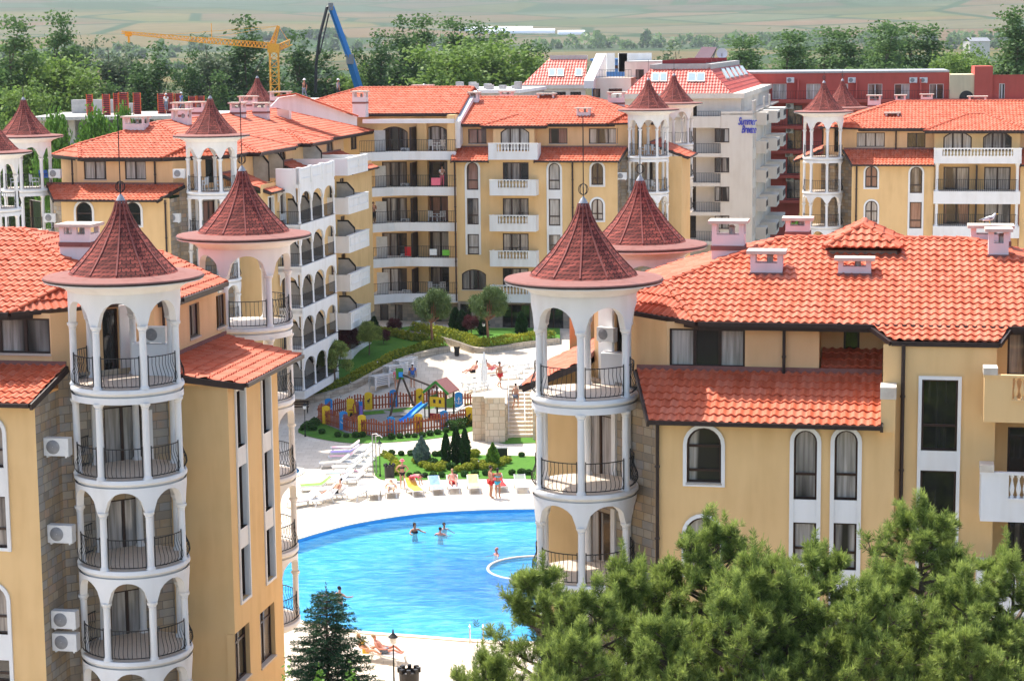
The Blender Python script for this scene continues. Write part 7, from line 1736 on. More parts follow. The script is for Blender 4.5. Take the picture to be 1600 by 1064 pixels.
for i, (x, y, c) in enumerate(((510, 663, 'y'), (537, 672, 'b'), (566, 678, 'y'), (611, 681, 'b'), (654, 676, 'y'), (694, 671, 'b'), (733, 665, 'y'), (514, 651, 'b'), (548, 651, 'y'), (576, 641, 'y'), (615, 637, 'b'), (656, 635, 'y'), (717, 641, 'b'))):
    p = gnd(x, y); w_ = .52; o_ = outline(-w_ / 2, w_ / 2, .05, 1.28, 2); f_ = Vector((0, -.07, 0)); mb = MB()
    a = [p + f_ + Vector((s, 0, z)) for s, z in o_]; b = [p + f_ + Vector((s, .05, z)) for s, z in o_]; mb.poly(a); mb.poly(list(reversed(b)))
    for k in range(len(a)): mb.quad(a[k], b[k], b[(k + 1) % len(a)], a[(k + 1) % len(a)])
    bo = mb.build('board', M('play_yellow' if c == 'y' else 'play_blue'), pf_); em = MB(); q = p + f_ + Vector((0, -.012, .68))
    if c == 'b':
        em.box(q, (.045, .012, .42)); em.box(q + Z * .12, (.2, .012, .045)); em.tube([q + Vector((.17 * cos(t), 0, -.06 + .15 * sin(t))) for t in [PI + PI * k / 8 for k in range(9)]], .022, 4); em.ball(q + Z * .22, .04, 8)
    else: em.ball(q, .1, 8, sz=(1, .12, .8)); em.ball(q + Vector((.08, 0, .1)), .06, 8, sz=(1, .2, 1)); em.box(q + Vector((-.03, 0, -.13)), (.04, .012, .12)); em.box(q + Vector((.05, 0, -.13)), (.04, .012, .12))
    em.build('emblem', M('white_plastic' if c == 'b' else 'wood_dark'), bo)
ph = thing('playhouse', gnd(690, 657), 'wooden playhouse tower with dusky red gable roof, green and yellow walls', 'playhouse')
pc = gnd(690, 655); fr = Frame(pc.x, pc.y, rad(-24)); z0 = pc.z; hw = .62
for a, b in ((-1, -1), (1, -1), (1, 1), (-1, 1)): MB().fbox(fr, a * hw - .05, a * hw + .05, b * hw - .05, b * hw + .05, z0, z0 + 2.1).build('post', M('wood_dark'), ph)
MB().fbox(fr, -hw, hw, -hw, hw, z0 + 1.0, z0 + 1.06).build('deck', M('wood_dark'), ph)
MB().fbox(fr, -hw + .06, hw - .06, -hw - .02, -hw + .02, z0 + .95, z0 + 1.62).build('front_panel', M('play_yellow'), ph)
q = MB(); q.fbox(fr, -.3, -.12, -hw - .03, -hw - .02, z0 + 1.2, z0 + 1.45); q.fbox(fr, .12, .3, -hw - .03, -hw - .02, z0 + 1.2, z0 + 1.45); q.build('cut_outs', M('wood_dark'), ph)
MB().fbox(fr, -hw - .02, -hw + .02, -hw + .06, hw - .06, z0 + .95, z0 + 1.62).build('side_panel', M('play_green'), ph); MB().fbox(fr, hw - .02, hw + .02, -hw + .06, hw - .06, z0 + .95, z0 + 1.5).build('side_panel', M('play_green'), ph)
MB().fbox(fr, -hw + .06, hw - .06, -hw - .02, -hw + .02, z0 + .1, z0 + .5).build('base_panel', M('form_red'), ph)
for sgn in (-1, 1):
    a, b, c, d = fr.w(sgn * .95, -.85, z0 + 1.95), fr.w(sgn * .95, .85, z0 + 1.95), fr.w(0, .85, z0 + 2.75), fr.w(0, -.85, z0 + 2.75); mb = MB(); mb.hexa([v - Z * .05 for v in (a, b, c, d)] + [v + Z * .02 for v in (a, b, c, d)]); mb.build('roof', M('play_roof'), ph)
    mb = MB(); mb.bar(a - Z * .06, d - Z * .06, .05, .16); mb.build('barge_board', M('play_green'), ph)
sl_ = thing('slide', gnd(630, 660), 'bright blue curved slide leaning on the playhouse', 'slide'); a, b = gnd(664, 655) + Z * 1.05, gnd(628, 664) + Z * .2; d = (b - a); side = Vector((-d.y, d.x, 0)).normalized(); mb = MB(); K = 10
sec = [(-.24, .16), (-.22, .0), (.22, .0), (.24, .16), (.27, .16), (.25, -.05), (-.25, -.05), (-.27, .16)]
vs = []
for i in range(K + 1):
    t = i / K; p = a + d * t; p.z = a.z + (b.z - a.z) * (t ** .9 if t < .85 else (.85 ** .9 + (t - .85) * .9)); p.z += .05 * sin(t * 6.2)
    vs += [p + side * s + Z * h for s, h in sec]
mb.add(vs, [(i * 8 + k, i * 8 + 8 + k, i * 8 + 8 + (k + 1) % 8, i * 8 + (k + 1) % 8) for i in range(K) for k in range(8)]); mb.build('chute', M('slide_blue'), sl_, 40)
mb = MB(); mb.bar(a - Z * .1, Vector((a.x, a.y, gnd(664, 655).z)), .08, .08); mb.build('support', M('wood_dark'), sl_)
sw = thing('swing_frame', gnd(630, 648), 'dark wooden swing frame with green and blue joint boards', 'swing'); ap = gnd(628, 646) + Z * 2.72
mb = MB(); mb.bar(ap, gnd(609, 652), .1, .1); mb.bar(ap, gnd(650, 641), .1, .1); mb.build('leg', M('wood_dark'), sw); mb = MB(); be_ = fr.w(-.5, 0, z0 + 2.15); mb.bar(ap, be_, .1, .1); mb.build('beam', M('wood_dark'), sw)
mb = MB(); mb.box(ap + Vector((-.1, -.08, .05)), (.5, .05, .75)); mb.build('board', M('play_green'), sw); mb = MB(); mb.box(ap + Vector((-.02, -.12, 0)), (.3, .06, .35)); mb.build('joint', M('slide_blue'), sw); mb = MB(); mb.box(gnd(628, 652) + Z * .06, (2.0, .1, .08), .2); mb.build('ground_bar', M('wood_dark'), sw)
for k, t in enumerate((.35, .7)):
    p = ap + (be_ - ap) * t; mb = MB(); [mb.tube([p + Vector((s, 0, 0)), p + Vector((s, 0, -1.65))], .012, 4) for s in (-.2, .2)]; mb.build('chain', M('iron'), sw); MB().box(p - Z * 1.67, (.45, .2, .04)).build('seat', M('wood_dark'), sw)
sp_ = thing('spring_rider', gnd(548, 655), 'yellow spring rider toy near the left end of the playground', 'spring rider'); p = gnd(549, 654); mb = MB(); mb.lathe([(.11, 0), (.08, .1), (.11, .2), (.08, .3), (.1, .4)], p, 10); mb.build('spring', M('iron'), sp_, 60)
mb = MB(); mb.hexa([p + Vector((x, y, z)) for z, w_ in ((.4, .35), (.95, .25)) for x, y in ((-w_, -.05), (w_, -.05), (w_, .05), (-w_, .05))]); mb.build('figure', M('play_yellow'), sp_); mb = MB(); mb.box(p + Z * .62, (.3, .3, .05)); mb.build('seat', M('form_red'), sp_)
ss = thing('seesaw', gnd(552, 664), 'small brown seesaw plank inside the left end of the playground', 'seesaw'); p = gnd(552, 662); mb = MB(); mb.bar(p + Vector((-.9, .2, .55)), p + Vector((.9, -.25, .2)), .2, .06); mb.build('plank', M('fence_red'), ss); MB().box(p + Z * .17, (.2, .3, .34)).build('pivot', M('wood_dark'), ss)
bk = thing('play_panel', gnd(562, 652), 'dark blue and purple play panel by the playground gate', 'play panel'); p = gnd(562, 651); MB().box(p + Z * .55, (.42, .08, 1.0)).build('board', M('play_blue'), bk); MB().box(p + Vector((.1, -.05, .45)), (.18, .03, .6)).build('inset', M('lilac_cloth'), bk)
# loungers, umbrella, chairs ---------------------------------------
def lounger_proto(back=.62):
    r = proto('sun_lounger'); mb = MB(); W_ = .62
    for s in (-1, 1): mb.bar((s * W_ / 2, -.95, .32), (s * W_ / 2, .55, .32), .05, .07)
    for k in range(13): y = -.93 + k * .095; mb.box((0, y, .335), (W_, .065, .025))
    mb.build('seat', M('white_plastic'), r); mb = MB(); p0, p1 = Vector((0, .28, .33)), Vector((0, .28 + .68 * cos(back), .33 + .68 * sin(back)))
    for s in (-1, 1): mb.bar(p0 + Vector((s * W_ / 2 * .98, 0, 0)), p1 + Vector((s * W_ / 2 * .98, 0, 0)), .05, .05)
    for k in range(8): q = p0 + (p1 - p0) * (k + .5) / 8; mb.bar(q - Vector((W_ / 2, 0, 0)), q + Vector((W_ / 2, 0, 0)), .06, .025)
    mb.build('backrest', M('white_plastic'), r)
    for sx in (-1, 1):
        for y, dy in ((-.78, -.12), (.35, .14)): mb = MB(); mb.bar((sx * W_ / 2, y, .31), (sx * W_ / 2, y + dy, 0), .05, .07, up=Vector((1, 0, 0))); mb.build('leg', M('white_plastic'), r)
    return r
LG = lounger_proto(); LF = lounger_proto(.12)
def towel(p, rz, mat, label, back=.62):
    t = MB(); W_ = .56; rn = RND.random; pr = [(-.9, .36), (-.6, .365), (-.2, .362), (.25, .365)] + [(.28 + q * .66 * cos(back), .37 + q * .66 * sin(back)) for q in (.25, .6, 1.0)]
    vs = []
    for y, z in pr:
        for x in (-.5, -.2, .1, .5): vs.append((x * W_ + .02 * rn(), y + .04 * rn(), z + .015 * rn()))
    fs = [(i * 4 + k, i * 4 + k + 1, i * 4 + k + 5, i * 4 + k + 4) for i in range(len(pr) - 1) for k in range(3)]
    n = len(vs); vs += [(v[0], v[1], v[2] - .012) for v in vs]; fs += [tuple(n + q for q in reversed(f_)) for f_ in fs]; t.add(vs, fs); t.xf(Matrix.Translation(p) @ Matrix.Rotation(rz, 4, 'Z')); o = t.build('towel', M(mat)); return tag(o, label, 'towel', 'towels on the loungers')
LR = [  # px, ground y, turn, towel, label
 (474, 790, -.9, 'rose_cloth', 'lounger with a rose towel, nearest the block with slit windows'), (505, 787, -.7, None, 'lounger second from the left in the row along the pool'), (520, 780, -.9, None, 'lounger under the dark haired sunbather'), (560, 778, -.35, None, 'lounger with raised back right of the dark haired sunbather'), (585, 776, 0, 'cream_cloth', 'lounger left of the one below the litter bin'),
 (611, 773, .05, 'cream_cloth', 'lounger in front of the litter bin, a sunbather lying on it'), (647, 771, .35, 'yellow_cloth', 'lounger below the bending girl in pink'), (681, 768, .2, 'pale_blue_cloth', 'lounger with a pale blue towel'), (708, 766, .1, None, 'lounger under the sunbather with crossed legs'), (740, 766, .1, 'pale_gold_cloth', 'lounger with a pale gold towel left of the standing couple'), (780, 764, .2, 'red_cloth', 'lounger behind the standing couple'), (814, 765, .1, None, 'lounger at the right end of the row, beside the balcony tower')]
for k, (x, y, rz, tw, lb) in enumerate(LR):
    p = on(x, y, 0); dup(LG, p, rz, 'white ' + lb, 'sun lounger', 'white loungers along the pool')
    if tw: towel(p, rz, tw, '%s towel spread on the %s lounger from the left by the pool' % (tw.replace('_cloth', '').replace('_', ' '), nm_[k]))
LQ = [(541, 707, 1.45, 'rose_cloth'), (540, 714, 1.5, 'pale_lilac_cloth'), (538, 721, 1.45, 'rose_cloth'), (546, 729, 1.4, 'white_cloth'), (544, 737, 1.45, 'cream_cloth'), (533, 746, 1.4, 'pale_aqua_cloth'), (530, 755, 1.35, None), (494, 766, 1.3, 'green_cloth'), (562, 720, 1.3, None), (566, 729, 1.3, None), (560, 712, 1.4, 'white_cloth'), (563, 736, 1.4, None), (556, 745, 1.3, 'rose_cloth'), (548, 757, 1.2, None), (512, 772, 1.2, None), (524, 730, 1.4, 'cream_cloth')]
for k, (x, y, rz, tw) in enumerate(LQ):
    p = on(x, y, 0); dup(LG, p, -rz, 'white lounger in the column left of the flower bed, %s counted from the back' % nm_[k], 'sun lounger', 'white loungers left of the flower bed')
    if tw: towel(p, -rz, tw, '%s towel on the %s lounger of the column left of the flower bed' % (tw.replace('_cloth', '').replace('_', ' '), nm_[k]))
for k, (x, y, rz) in enumerate(((731, 592, .8), (736, 598, .8), (742, 604, .8), (750, 610, .7), (698, 588, 1.5), (706, 597, 1.5), (716, 607, 1.5), (772, 582, 1.2), (790, 576, 1.2), (805, 584, 1.1), (815, 576, 1.1), (800, 592, 1.2), (690, 579, 1.5), (735, 578, .8), (770, 573, 1.0))):
    p = on(x, y, ZT); p.z = ZT + .01 if p.x > x0 - .2 else ground_h(p.x, p.y); dup(LG if k % 3 else LF, p, -rz, 'white lounger on the upper terrace around the closed parasol, %s counted along the photo' % nm_[k], 'sun lounger', 'white loungers on the upper terrace')
for (x, y, n_, nm2, sp2) in ((596, 607, 6, 'shorter stack', 0), (618, 594, 7, 'taller front column', 0), (634, 585, 7, 'taller back column', 0)):
    p = gnd(x, y)
    for k in range(n_): dup(LF, p + Z * (.0 + .13 * k), -.75, 'white lounger in the %s by the lawn wall, %s from the ground' % (nm2, nm_[k]), 'sun lounger', 'stacked loungers by the lawn wall')
um = thing('parasol', on(757, 618, ZT), 'closed white parasol standing on the upper terrace', 'parasol'); p = on(757, 618, ZT); p.z = ZT
mb = MB(); mb.tube([p, p + Z * 2.9], .03, 6); mb.lathe([(.3, 0), (.3, .06), (.05, .1)], p, 12); mb.build('pole', M('white_plastic'), um); mb = MB(); vs = []
for i, (r_, z) in enumerate(((.20, .75), (.24, 1.0), (.22, 1.5), (.17, 2.1), (.11, 2.6), (.03, 2.85))):
    for k in range(16): a = 2 * PI * k / 16; q = r_ * (1.0 if k % 2 else .72); vs.append((p.x + q * cos(a), p.y + q * sin(a), p.z + z))
mb.add(vs, [(i * 16 + k, i * 16 + (k + 1) % 16, i * 16 + 16 + (k + 1) % 16, i * 16 + 16 + k) for i in range(5) for k in range(16)]); mb.build('canopy', M('white_cloth'), um, 30)
CHp = proto('garden_chair'); mb = MB(); mb.box((0, 0, .43), (.5, .48, .04)); mb.build('seat', M('white_plastic'), CHp); mb = MB(); [mb.box((x, .25, .66), (.05, .04, .46)) for x in (-.22, -.11, 0, .11, .22)]; mb.box((0, .26, .88), (.5, .04, .08)); mb.build('backrest', M('white_plastic'), CHp)
for sx in (-1, 1):
    mb = MB(); mb.box((sx * .27, 0, .66), (.05, .46, .04)); mb.box((sx * .27, -.2, .55), (.04, .05, .24)); mb.build('armrest', M('white_plastic'), CHp)
    for sy in (-1, 1): MB().bar((sx * .22, sy * .2, .42), (sx * .26, sy * .24, 0), .045, .045).build('leg', M('white_plastic'), CHp)
def chair_at(p, rz, lb): dup(CHp, p, rz, lb, 'garden chair', 'white plastic garden chairs')
p = gnd(656, 522); chair_at(p + Z * .1, .6, 'white garden chair on the ground floor terrace behind the left round pine'); p = gnd(672, 523); chair_at(p + Z * .1, -.6, 'white garden chair right of another on the ground floor terrace')
for i, yb in enumerate((241, 352, 463)):
    for j, x in enumerate((676, 690)): q = FB.hv(x, yb - 4, vC - 1.0); q.z = FB.hv(660, yb - 4, vC - 1.9).z; chair_at(q, 2.4 + j * 1.2, 'white garden chair on the %s loggia of the curved bay, %s of two' % (('top', 'third', 'lowest')[i], ('left', 'right')[j]))
for c_, z, lb in (((TW.x, TW.y), fzW[0], 'top balcony of the second far tower'), ((T2.x, T2.y), 0, ''), ((TB.x, TB.y), FB.hv(1013, 245, -1.5).z, 'top balcony of the courtyard tower'), ((TB.x, TB.y), FB.hv(1013, 245, -1.5).z - 2.8, 'second balcony of the courtyard tower')):
    if lb:
        for j, (dx, dy) in enumerate(((-.5, -.6), (.5, -.7))): chair_at((c_[0] + dx, c_[1] + dy, z + .01), 1.2 * (1 - 2 * j) + PI, 'white garden chair on the %s, %s one' % (lb, ('left', 'right')[j]))
q = at(39, 212, 133.2)
for j, dx in enumerate((-.6, .6)): chair_at((q.x + dx, q.y - .5, q.z - 3.39), PI + 1.0 - 2 * j, 'white garden chair on the far left tower balcony, %s one' % ('left', 'right')[j])
tag(towel((q.x + 1.0, q.y + .5, q.z - 3.39 + .3), .3, 'blue_cloth', 'dark blue cloth hung over the railing of the far left tower balcony'), None, None, 'cloths on balconies')
# parked car glimpsed in the gap
p = at(1226, 352, 190); p.z = 0; p = Vector((at(1224, 350, 178).x, 178, 7.6))
# ================================================================= PEOPLE
def skin_mesh(name, J, edges, rad_, parent, mat, lev=1, root='pelvis'):
    ks = list(J); me = bpy.data.meshes.new(name); me.from_pydata([J[k] for k in ks], [(ks.index(a), ks.index(b)) for a, b in edges], [])
    o = bpy.data.objects.new(name, me); COL.objects.link(o); md = o.modifiers.new('s', 'SKIN'); md.use_smooth_shade = True
    sv = me.skin_vertices[0].data
    for i, k in enumerate(ks):
        r = rad_[k]; sv[i].radius = r if isinstance(r, tuple) else (r, r); sv[i].use_root = (k == root)
    sb = o.modifiers.new('d', 'SUBSURF'); sb.levels = lev; sb.render_levels = lev
    dg = bpy.context.evaluated_depsgraph_get(); m2 = bpy.data.meshes.new_from_object(o.evaluated_get(dg)); bpy.data.objects.remove(o); bpy.data.meshes.remove(me)
    m2.name = name; m2.materials.clear(); m2.materials.append(M(mat)); m2.polygons.foreach_set('use_smooth', [True] * len(m2.polygons))
    ob = bpy.data.objects.new(name, m2); COL.objects.link(ob); ob.parent = parent; ORG[ob.name] = ORG.get(parent.name, Vector()); return ob
STAND = dict(pelvis=(0, 0, .95), waist=(0, -.01, 1.10), chest=(0, 0, 1.30), neck=(0, .01, 1.47), jaw=(0, -.015, 1.56), head=(0, -.005, 1.65), crown=(0, .0, 1.715), nose=(0, -.105, 1.615),
    hipL=(-.095, 0, .90), kneeL=(-.10, -.03, .50), ankleL=(-.10, .02, .09), toeL=(-.115, -.15, .035), hipR=(.095, 0, .90), kneeR=(.11, -.03, .50), ankleR=(.11, .02, .09), toeR=(.125, -.15, .035),
    shL=(-.185, .01, 1.40), elL=(-.25, .03, 1.13), wrL=(-.25, -.06, .89), paL=(-.25, -.085, .82), shR=(.185, .01, 1.40), elR=(.25, .03, 1.13), wrR=(.25, -.06, .89), paR=(.25, -.085, .82))
RADII = dict(pelvis=(.15, .115), waist=(.125, .10), chest=(.155, .115), neck=.055, jaw=(.06, .07), head=(.078, .095), crown=(.055, .065), nose=.014, hip=.095, knee=.058, ankle=.04, toe=.036, sh=.062, el=.042, wr=.03, pa=(.04, .02))
def person(p, rz, pose, label, skin='skin', hair='hair_dark', long_=False, wear=(), sc=1.0, fem=False, dz=0):
    J = dict(STAND); J.update(pose); r = thing('person', p, label, 'person', 'people of the resort')
    E_ = [('pelvis', 'waist'), ('waist', 'chest'), ('chest', 'neck'), ('neck', 'jaw'), ('jaw', 'head'), ('head', 'crown'), ('head', 'nose')]
    R_ = {k: RADII.get(k) for k in J if k in RADII}
    if fem: R_['waist'] = (.105, .09); R_['chest'] = (.135, .11)
    for s in 'LR':
        E_ += [('pelvis', 'hip' + s), ('hip' + s, 'knee' + s), ('knee' + s, 'ankle' + s), ('ankle' + s, 'toe' + s), ('chest', 'sh' + s), ('sh' + s, 'el' + s), ('el' + s, 'wr' + s), ('wr' + s, 'pa' + s)]
        for k in ('hip', 'knee', 'ankle', 'toe', 'sh', 'el', 'wr', 'pa'): R_[k + s] = RADII[k]
        # five fingers: four from the end of the palm, the thumb from its side
        w_, h_ = Vector(J['wr' + s]), Vector(J['pa' + s]); d = (h_ - w_).normalized(); e = Vector(J['el' + s]); sd = d.cross(Vector((1, 0, 0)) if abs(d.x) < .8 else Z).normalized(); cu = d.cross(sd)
        if cu.x * (1 if s == 'L' else -1) < 0: cu = -cu
        for q in range(4):
            L_ = (.075, .088, .082, .062)[q]; a = h_ + sd * (q - 1.5) * .021 + d * .012
            J['f%d%s' % (q, s)] = tuple(a + d * .03); J['g%d%s' % (q, s)] = tuple(a + d * L_ * .85 + cu * .02); R_['f%d%s' % (q, s)] = .0095; R_['g%d%s' % (q, s)] = .0075
            E_ += [('pa' + s, 'f%d%s' % (q, s)), ('f%d%s' % (q, s), 'g%d%s' % (q, s))]
        a = w_ + (h_ - w_) * .45 + sd * -.045 + cu * .015; J['t' + s] = tuple(a); J['u' + s] = tuple(a + d * .045 - sd * .012 + cu * .012); R_['t' + s] = .012; R_['u' + s] = .009; E_ += [('wr' + s, 't' + s), ('t' + s, 'u' + s)]
    body = skin_mesh('body', J, E_, R_, r, skin)
    def bake(o):
        me = o.data; me.transform(Matrix.Rotation(rz, 4, 'Z') @ Matrix.Scale(sc, 4))
        if dz: me.transform(Matrix.Translation((0, 0, dz)))
    bake(body); kids_ = []
    H = Vector(J['head']); N_ = (Vector(J['nose']) - H); N_.z *= .2; N_.normalize(); up = (Vector(J['crown']) - Vector(J['jaw'])).normalized(); sdv = N_.cross(up)
    def cloth(nm, ks, ed, grow_, mat, root):
        JJ = {k: J[k] if isinstance(k, str) else k for k in ks}; rr = {}
        for k in ks:
            b = R_[k]; g_ = grow_.get(k, .016); rr[k] = tuple(x + g_ for x in b) if isinstance(b, tuple) else (b + g_, b + g_)
        o = skin_mesh(nm, JJ, ed, rr, r, mat, 1, root); kids_.append(o)
    def half(a, b, t): return tuple(Vector(J[a]).lerp(Vector(J[b]), t))
    for nm, mat in wear:
        if nm in ('shorts', 'bikini_bottom'):
            t = .55 if nm == 'shorts' else .10
            for s in 'LR': J['m' + s] = half('hip' + s, 'knee' + s, t); R_['m' + s] = .08 if nm == 'shorts' else .085
            cloth(nm, ['pelvis', 'hipL', 'hipR', 'mL', 'mR'], [('pelvis', 'hipL'), ('pelvis', 'hipR'), ('hipL', 'mL'), ('hipR', 'mR')], {} if nm == 'shorts' else {k: .010 for k in ('pelvis', 'hipL', 'hipR', 'mL', 'mR')}, mat, 'pelvis')
        if nm in ('shirt', 'dress'):
            for s in 'LR': J['n' + s] = half('sh' + s, 'el' + s, .6); R_['n' + s] = .055
            ks = ['waist', 'chest', 'shL', 'shR', 'nL', 'nR', 'pelvis']; cloth(nm, ks, [('pelvis', 'waist'), ('waist', 'chest'), ('chest', 'shL'), ('chest', 'shR'), ('shL', 'nL'), ('shR', 'nR')], {}, mat, 'waist')
        if nm == 'trousers':
            cloth(nm, ['pelvis', 'hipL', 'hipR', 'kneeL', 'kneeR', 'ankleL', 'ankleR'], [('pelvis', 'hipL'), ('pelvis', 'hipR'), ('hipL', 'kneeL'), ('hipR', 'kneeR'), ('kneeL', 'ankleL'), ('kneeR', 'ankleR')], {}, mat, 'pelvis')
        if nm == 'bikini_top':
            c = Vector(J['waist']).lerp(Vector(J['chest']), .82); ax = (Vector(J['chest']) - Vector(J['waist'])).normalized(); x = Vector((1, 0, 0)); y = ax.cross(x).normalized()
            mb = MB(); mb.tube([c + x * .165 * cos(a) + y * .135 * sin(a) for a in [2 * PI * k / 16 for k in range(16)]], .028, 5, closed=True)
            for sx in (-.07, .07): mb.ball(c + x * sx - y * (.12 if y.y > 0 else -.12), .065, 8)
            o = mb.build(nm, M(mat), r); 
            for v in o.data.vertices: v.co += ORG[r.name]
            kids_.append(o)
        if nm == 'hat':
            mb = MB(); mb.lathe([(.17, 0), (.105, .02), (.10, .09), (.05, .125), (.001, .13)], (0, 0, 0), 14); q = Matrix((sdv, -N_, up)).transposed().to_4x4(); q.translation = H + up * .045; mb.xf(q); o = mb.build('hat', M(mat), r)
            for v in o.data.vertices: v.co += ORG[r.name]
            kids_.append(o)
    # hair: a cap over the back and top of the skull, eyes
    mb = MB(); mb.ball((0, .018, .022), .098, 10, sz=(.92, 1.02, .98)); n0 = len(mb.V)
    if long_: mb.ball((0, .075, -.07), .075, 8, sz=(1, .6, 1.5))
    keep = MB(); keep.V = mb.V; keep.Fc = [f_ for f_ in mb.Fc if not all(mb.V[i][1] < -.035 and mb.V[i][2] < .075 for i in f_)]; keep.M = [0] * len(keep.Fc)
    q = Matrix((sdv, -N_, up)).transposed().to_4x4(); q.translation = H; keep.xf(q); o = keep.build('hair', M(hair), r, 80)
    for v in o.data.vertices: v.co += ORG[r.name]
    kids_.append(o); mb = MB()
    for sx in (-.032, .032): mb.ball(H + sdv * sx + N_ * .085 + up * .005, .011, 6)
    mb.ball(H + N_ * .082 - up * .055, .014, 6, sz=(1.6, .6, .5)); o = mb.build('eyes', M('hair_dark'), r)
    for v in o.data.vertices: v.co += ORG[r.name]
    kids_.append(o)
    for k in kids_: bake(k)
    return r
SITL = dict(pelvis=(0, .18, .46), waist=(0, .28, .56), chest=(0, .42, .74), neck=(0, .52, .87), jaw=(0, .53, .95), head=(0, .555, 1.03), crown=(0, .57, 1.09), nose=(0, .45, 1.0), hipL=(-.10, .12, .45), kneeL=(-.12, -.30, .56), ankleL=(-.12, -.66, .42), toeL=(-.13, -.72, .52), hipR=(.10, .12, .45), kneeR=(.13, -.26, .66), ankleR=(.13, -.56, .42), toeR=(.14, -.70, .42),
    shL=(-.18, .47, .82), elL=(-.27, .30, .60), wrL=(-.2, .08, .58), paL=(-.18, .01, .58), shR=(.18, .47, .82), elR=(.27, .30, .60), wrR=(.2, .08, .60), paR=(.18, .01, .60))
LIE = dict(pelvis=(0, -.05, .47), waist=(0, .1, .48), chest=(0, .3, .52), neck=(0, .46, .58), jaw=(0, .53, .62), head=(0, .6, .66), crown=(0, .67, .69), nose=(0, .58, .76), hipL=(-.1, -.1, .46), kneeL=(-.13, -.48, .56), ankleL=(-.14, -.85, .42), toeL=(-.15, -.92, .52), hipR=(.1, -.1, .46), kneeR=(.13, -.48, .46), ankleR=(.14, -.88, .42), toeR=(.15, -.95, .52),
    shL=(-.18, .38, .54), elL=(-.32, .2, .46), wrL=(-.3, -.02, .44), paL=(-.29, -.09, .44), shR=(.18, .38, .54), elR=(.32, .2, .46), wrR=(.3, -.02, .44), paR=(.29, -.09, .44))
BEND = dict(pelvis=(0, .08, .92), waist=(0, -.08, 1.0), chest=(0, -.30, 1.04), neck=(0, -.46, 1.03), jaw=(0, -.53, 1.0), head=(0, -.60, 1.0), crown=(0, -.66, .99), nose=(0, -.60, .89), hipL=(-.1, .08, .88), hipR=(.1, .08, .88), shL=(-.17, -.38, 1.0), elL=(-.2, -.44, .75), wrL=(-.17, -.48, .54), paL=(-.16, -.5, .47), shR=(.17, -.38, 1.0), elR=(.2, -.46, .75), wrR=(.17, -.52, .54), paR=(.16, -.54, .47))
HIPS = dict(elL=(-.38, .06, 1.16), wrL=(-.22, -.03, 1.0), paL=(-.17, -.05, .96), elR=(.38, .06, 1.16), wrR=(.22, -.03, 1.0), paR=(.17, -.05, .96))
ONEHIP = dict(elL=(-.38, .08, 1.16), wrL=(-.22, .0, 1.0), paL=(-.17, -.02, .96))
PHONE = dict(elR=(.27, -.06, 1.15), wrR=(.13, -.2, 1.38), paR=(.10, -.19, 1.45), elL=(-.27, -.06, 1.15), wrL=(-.05, -.25, 1.2), paL=(.01, -.28, 1.22))
WALK = dict(kneeL=(-.1, -.14, .5), ankleL=(-.1, -.10, .09), toeL=(-.1, -.26, .04), kneeR=(.11, .0, .5), ankleR=(.11, .26, .13), toeR=(.12, .12, .03), elL=(-.24, .1, 1.14), wrL=(-.24, .04, .9), paL=(-.24, .02, .83))
SWIM = dict(elL=(-.36, -.1, 1.26), wrL=(-.42, -.32, 1.25), paL=(-.42, -.39, 1.25), elR=(.36, -.1, 1.26), wrR=(.42, -.32, 1.25), paR=(.42, -.39, 1.25))
LOOKR = math.pi
P_ = on(767, 778, 0); person(P_, 1.9, ONEHIP, 'man in red swim shorts standing with hand on hip by the pool beside a woman', 'skin_tan', 'hair_dark', wear=[('shorts', 'red_cloth')], sc=1.05)
P_ = on(778, 778, 0); person(P_, LOOKR - .3, PHONE, 'dark haired woman in pale blue bikini standing beside the man with hand on hip', 'skin_tan', 'hair_dark', True, [('bikini_bottom', 'aqua_cloth'), ('bikini_top', 'aqua_cloth')], .98, True)
P_ = on(629, 762, 0); person(P_, .1, HIPS, 'woman in black bikini and pink hat standing with hands on hips behind the loungers', 'skin', 'hair_fair', True, [('bikini_bottom', 'black_cloth'), ('bikini_top', 'black_cloth'), ('hat', 'pink_cloth')], .93, True)
P_ = on(646, 767, 0); person(P_, 1.3, BEND, 'girl in a pink top bending over a lounger with a yellow towel', 'skin', 'hair_dark', True, [('shirt', 'pink_cloth'), ('bikini_bottom', 'pink_cloth')], .9, True)
def lg(k): x, y, rz, *_ = LR[k]; return on(x, y, 0), rz
p, rz = lg(8); person(p, rz, SITL, 'red skinned sunbather reclining with crossed legs on a white lounger', 'skin_red', 'hair_fair', wear=[('shorts', 'red_cloth')])
p, rz = lg(5); person(p, rz, LIE, 'pale sunbather lying flat on the lounger by the litter bin', 'skin', 'hair_fair', wear=[('shorts', 'white_cloth')])
p, rz = lg(2); person(p, rz, SITL, 'dark haired man reclining on a lounger at the left end of the pool row', 'skin', 'hair_dark', wear=[('shorts', 'black_cloth')])
P_ = gnd(645, 606); person(P_, LOOKR, {}, 'man in blue shirt and grey shorts, back turned, by the lounger stacks', 'skin_tan', 'hair_dark', wear=[('shirt', 'blue_cloth'), ('shorts', 'grey_cloth'), ('hat', 'white_cloth')], sc=1.0)
P_ = gnd(620, 609); person(P_, LOOKR, {}, 'child in pink behind the swing frame next to the man in blue', 'skin', 'hair_fair', True, [('dress', 'pink_cloth')], .9, True)
p = on(781, 606, ZT); p.z = ZT + .01; person(p, 1.0, WALK, 'bare chested man in red shorts on the upper terrace behind the white railing', 'skin_tan', 'hair_dark', wear=[('shorts', 'red_cloth')])
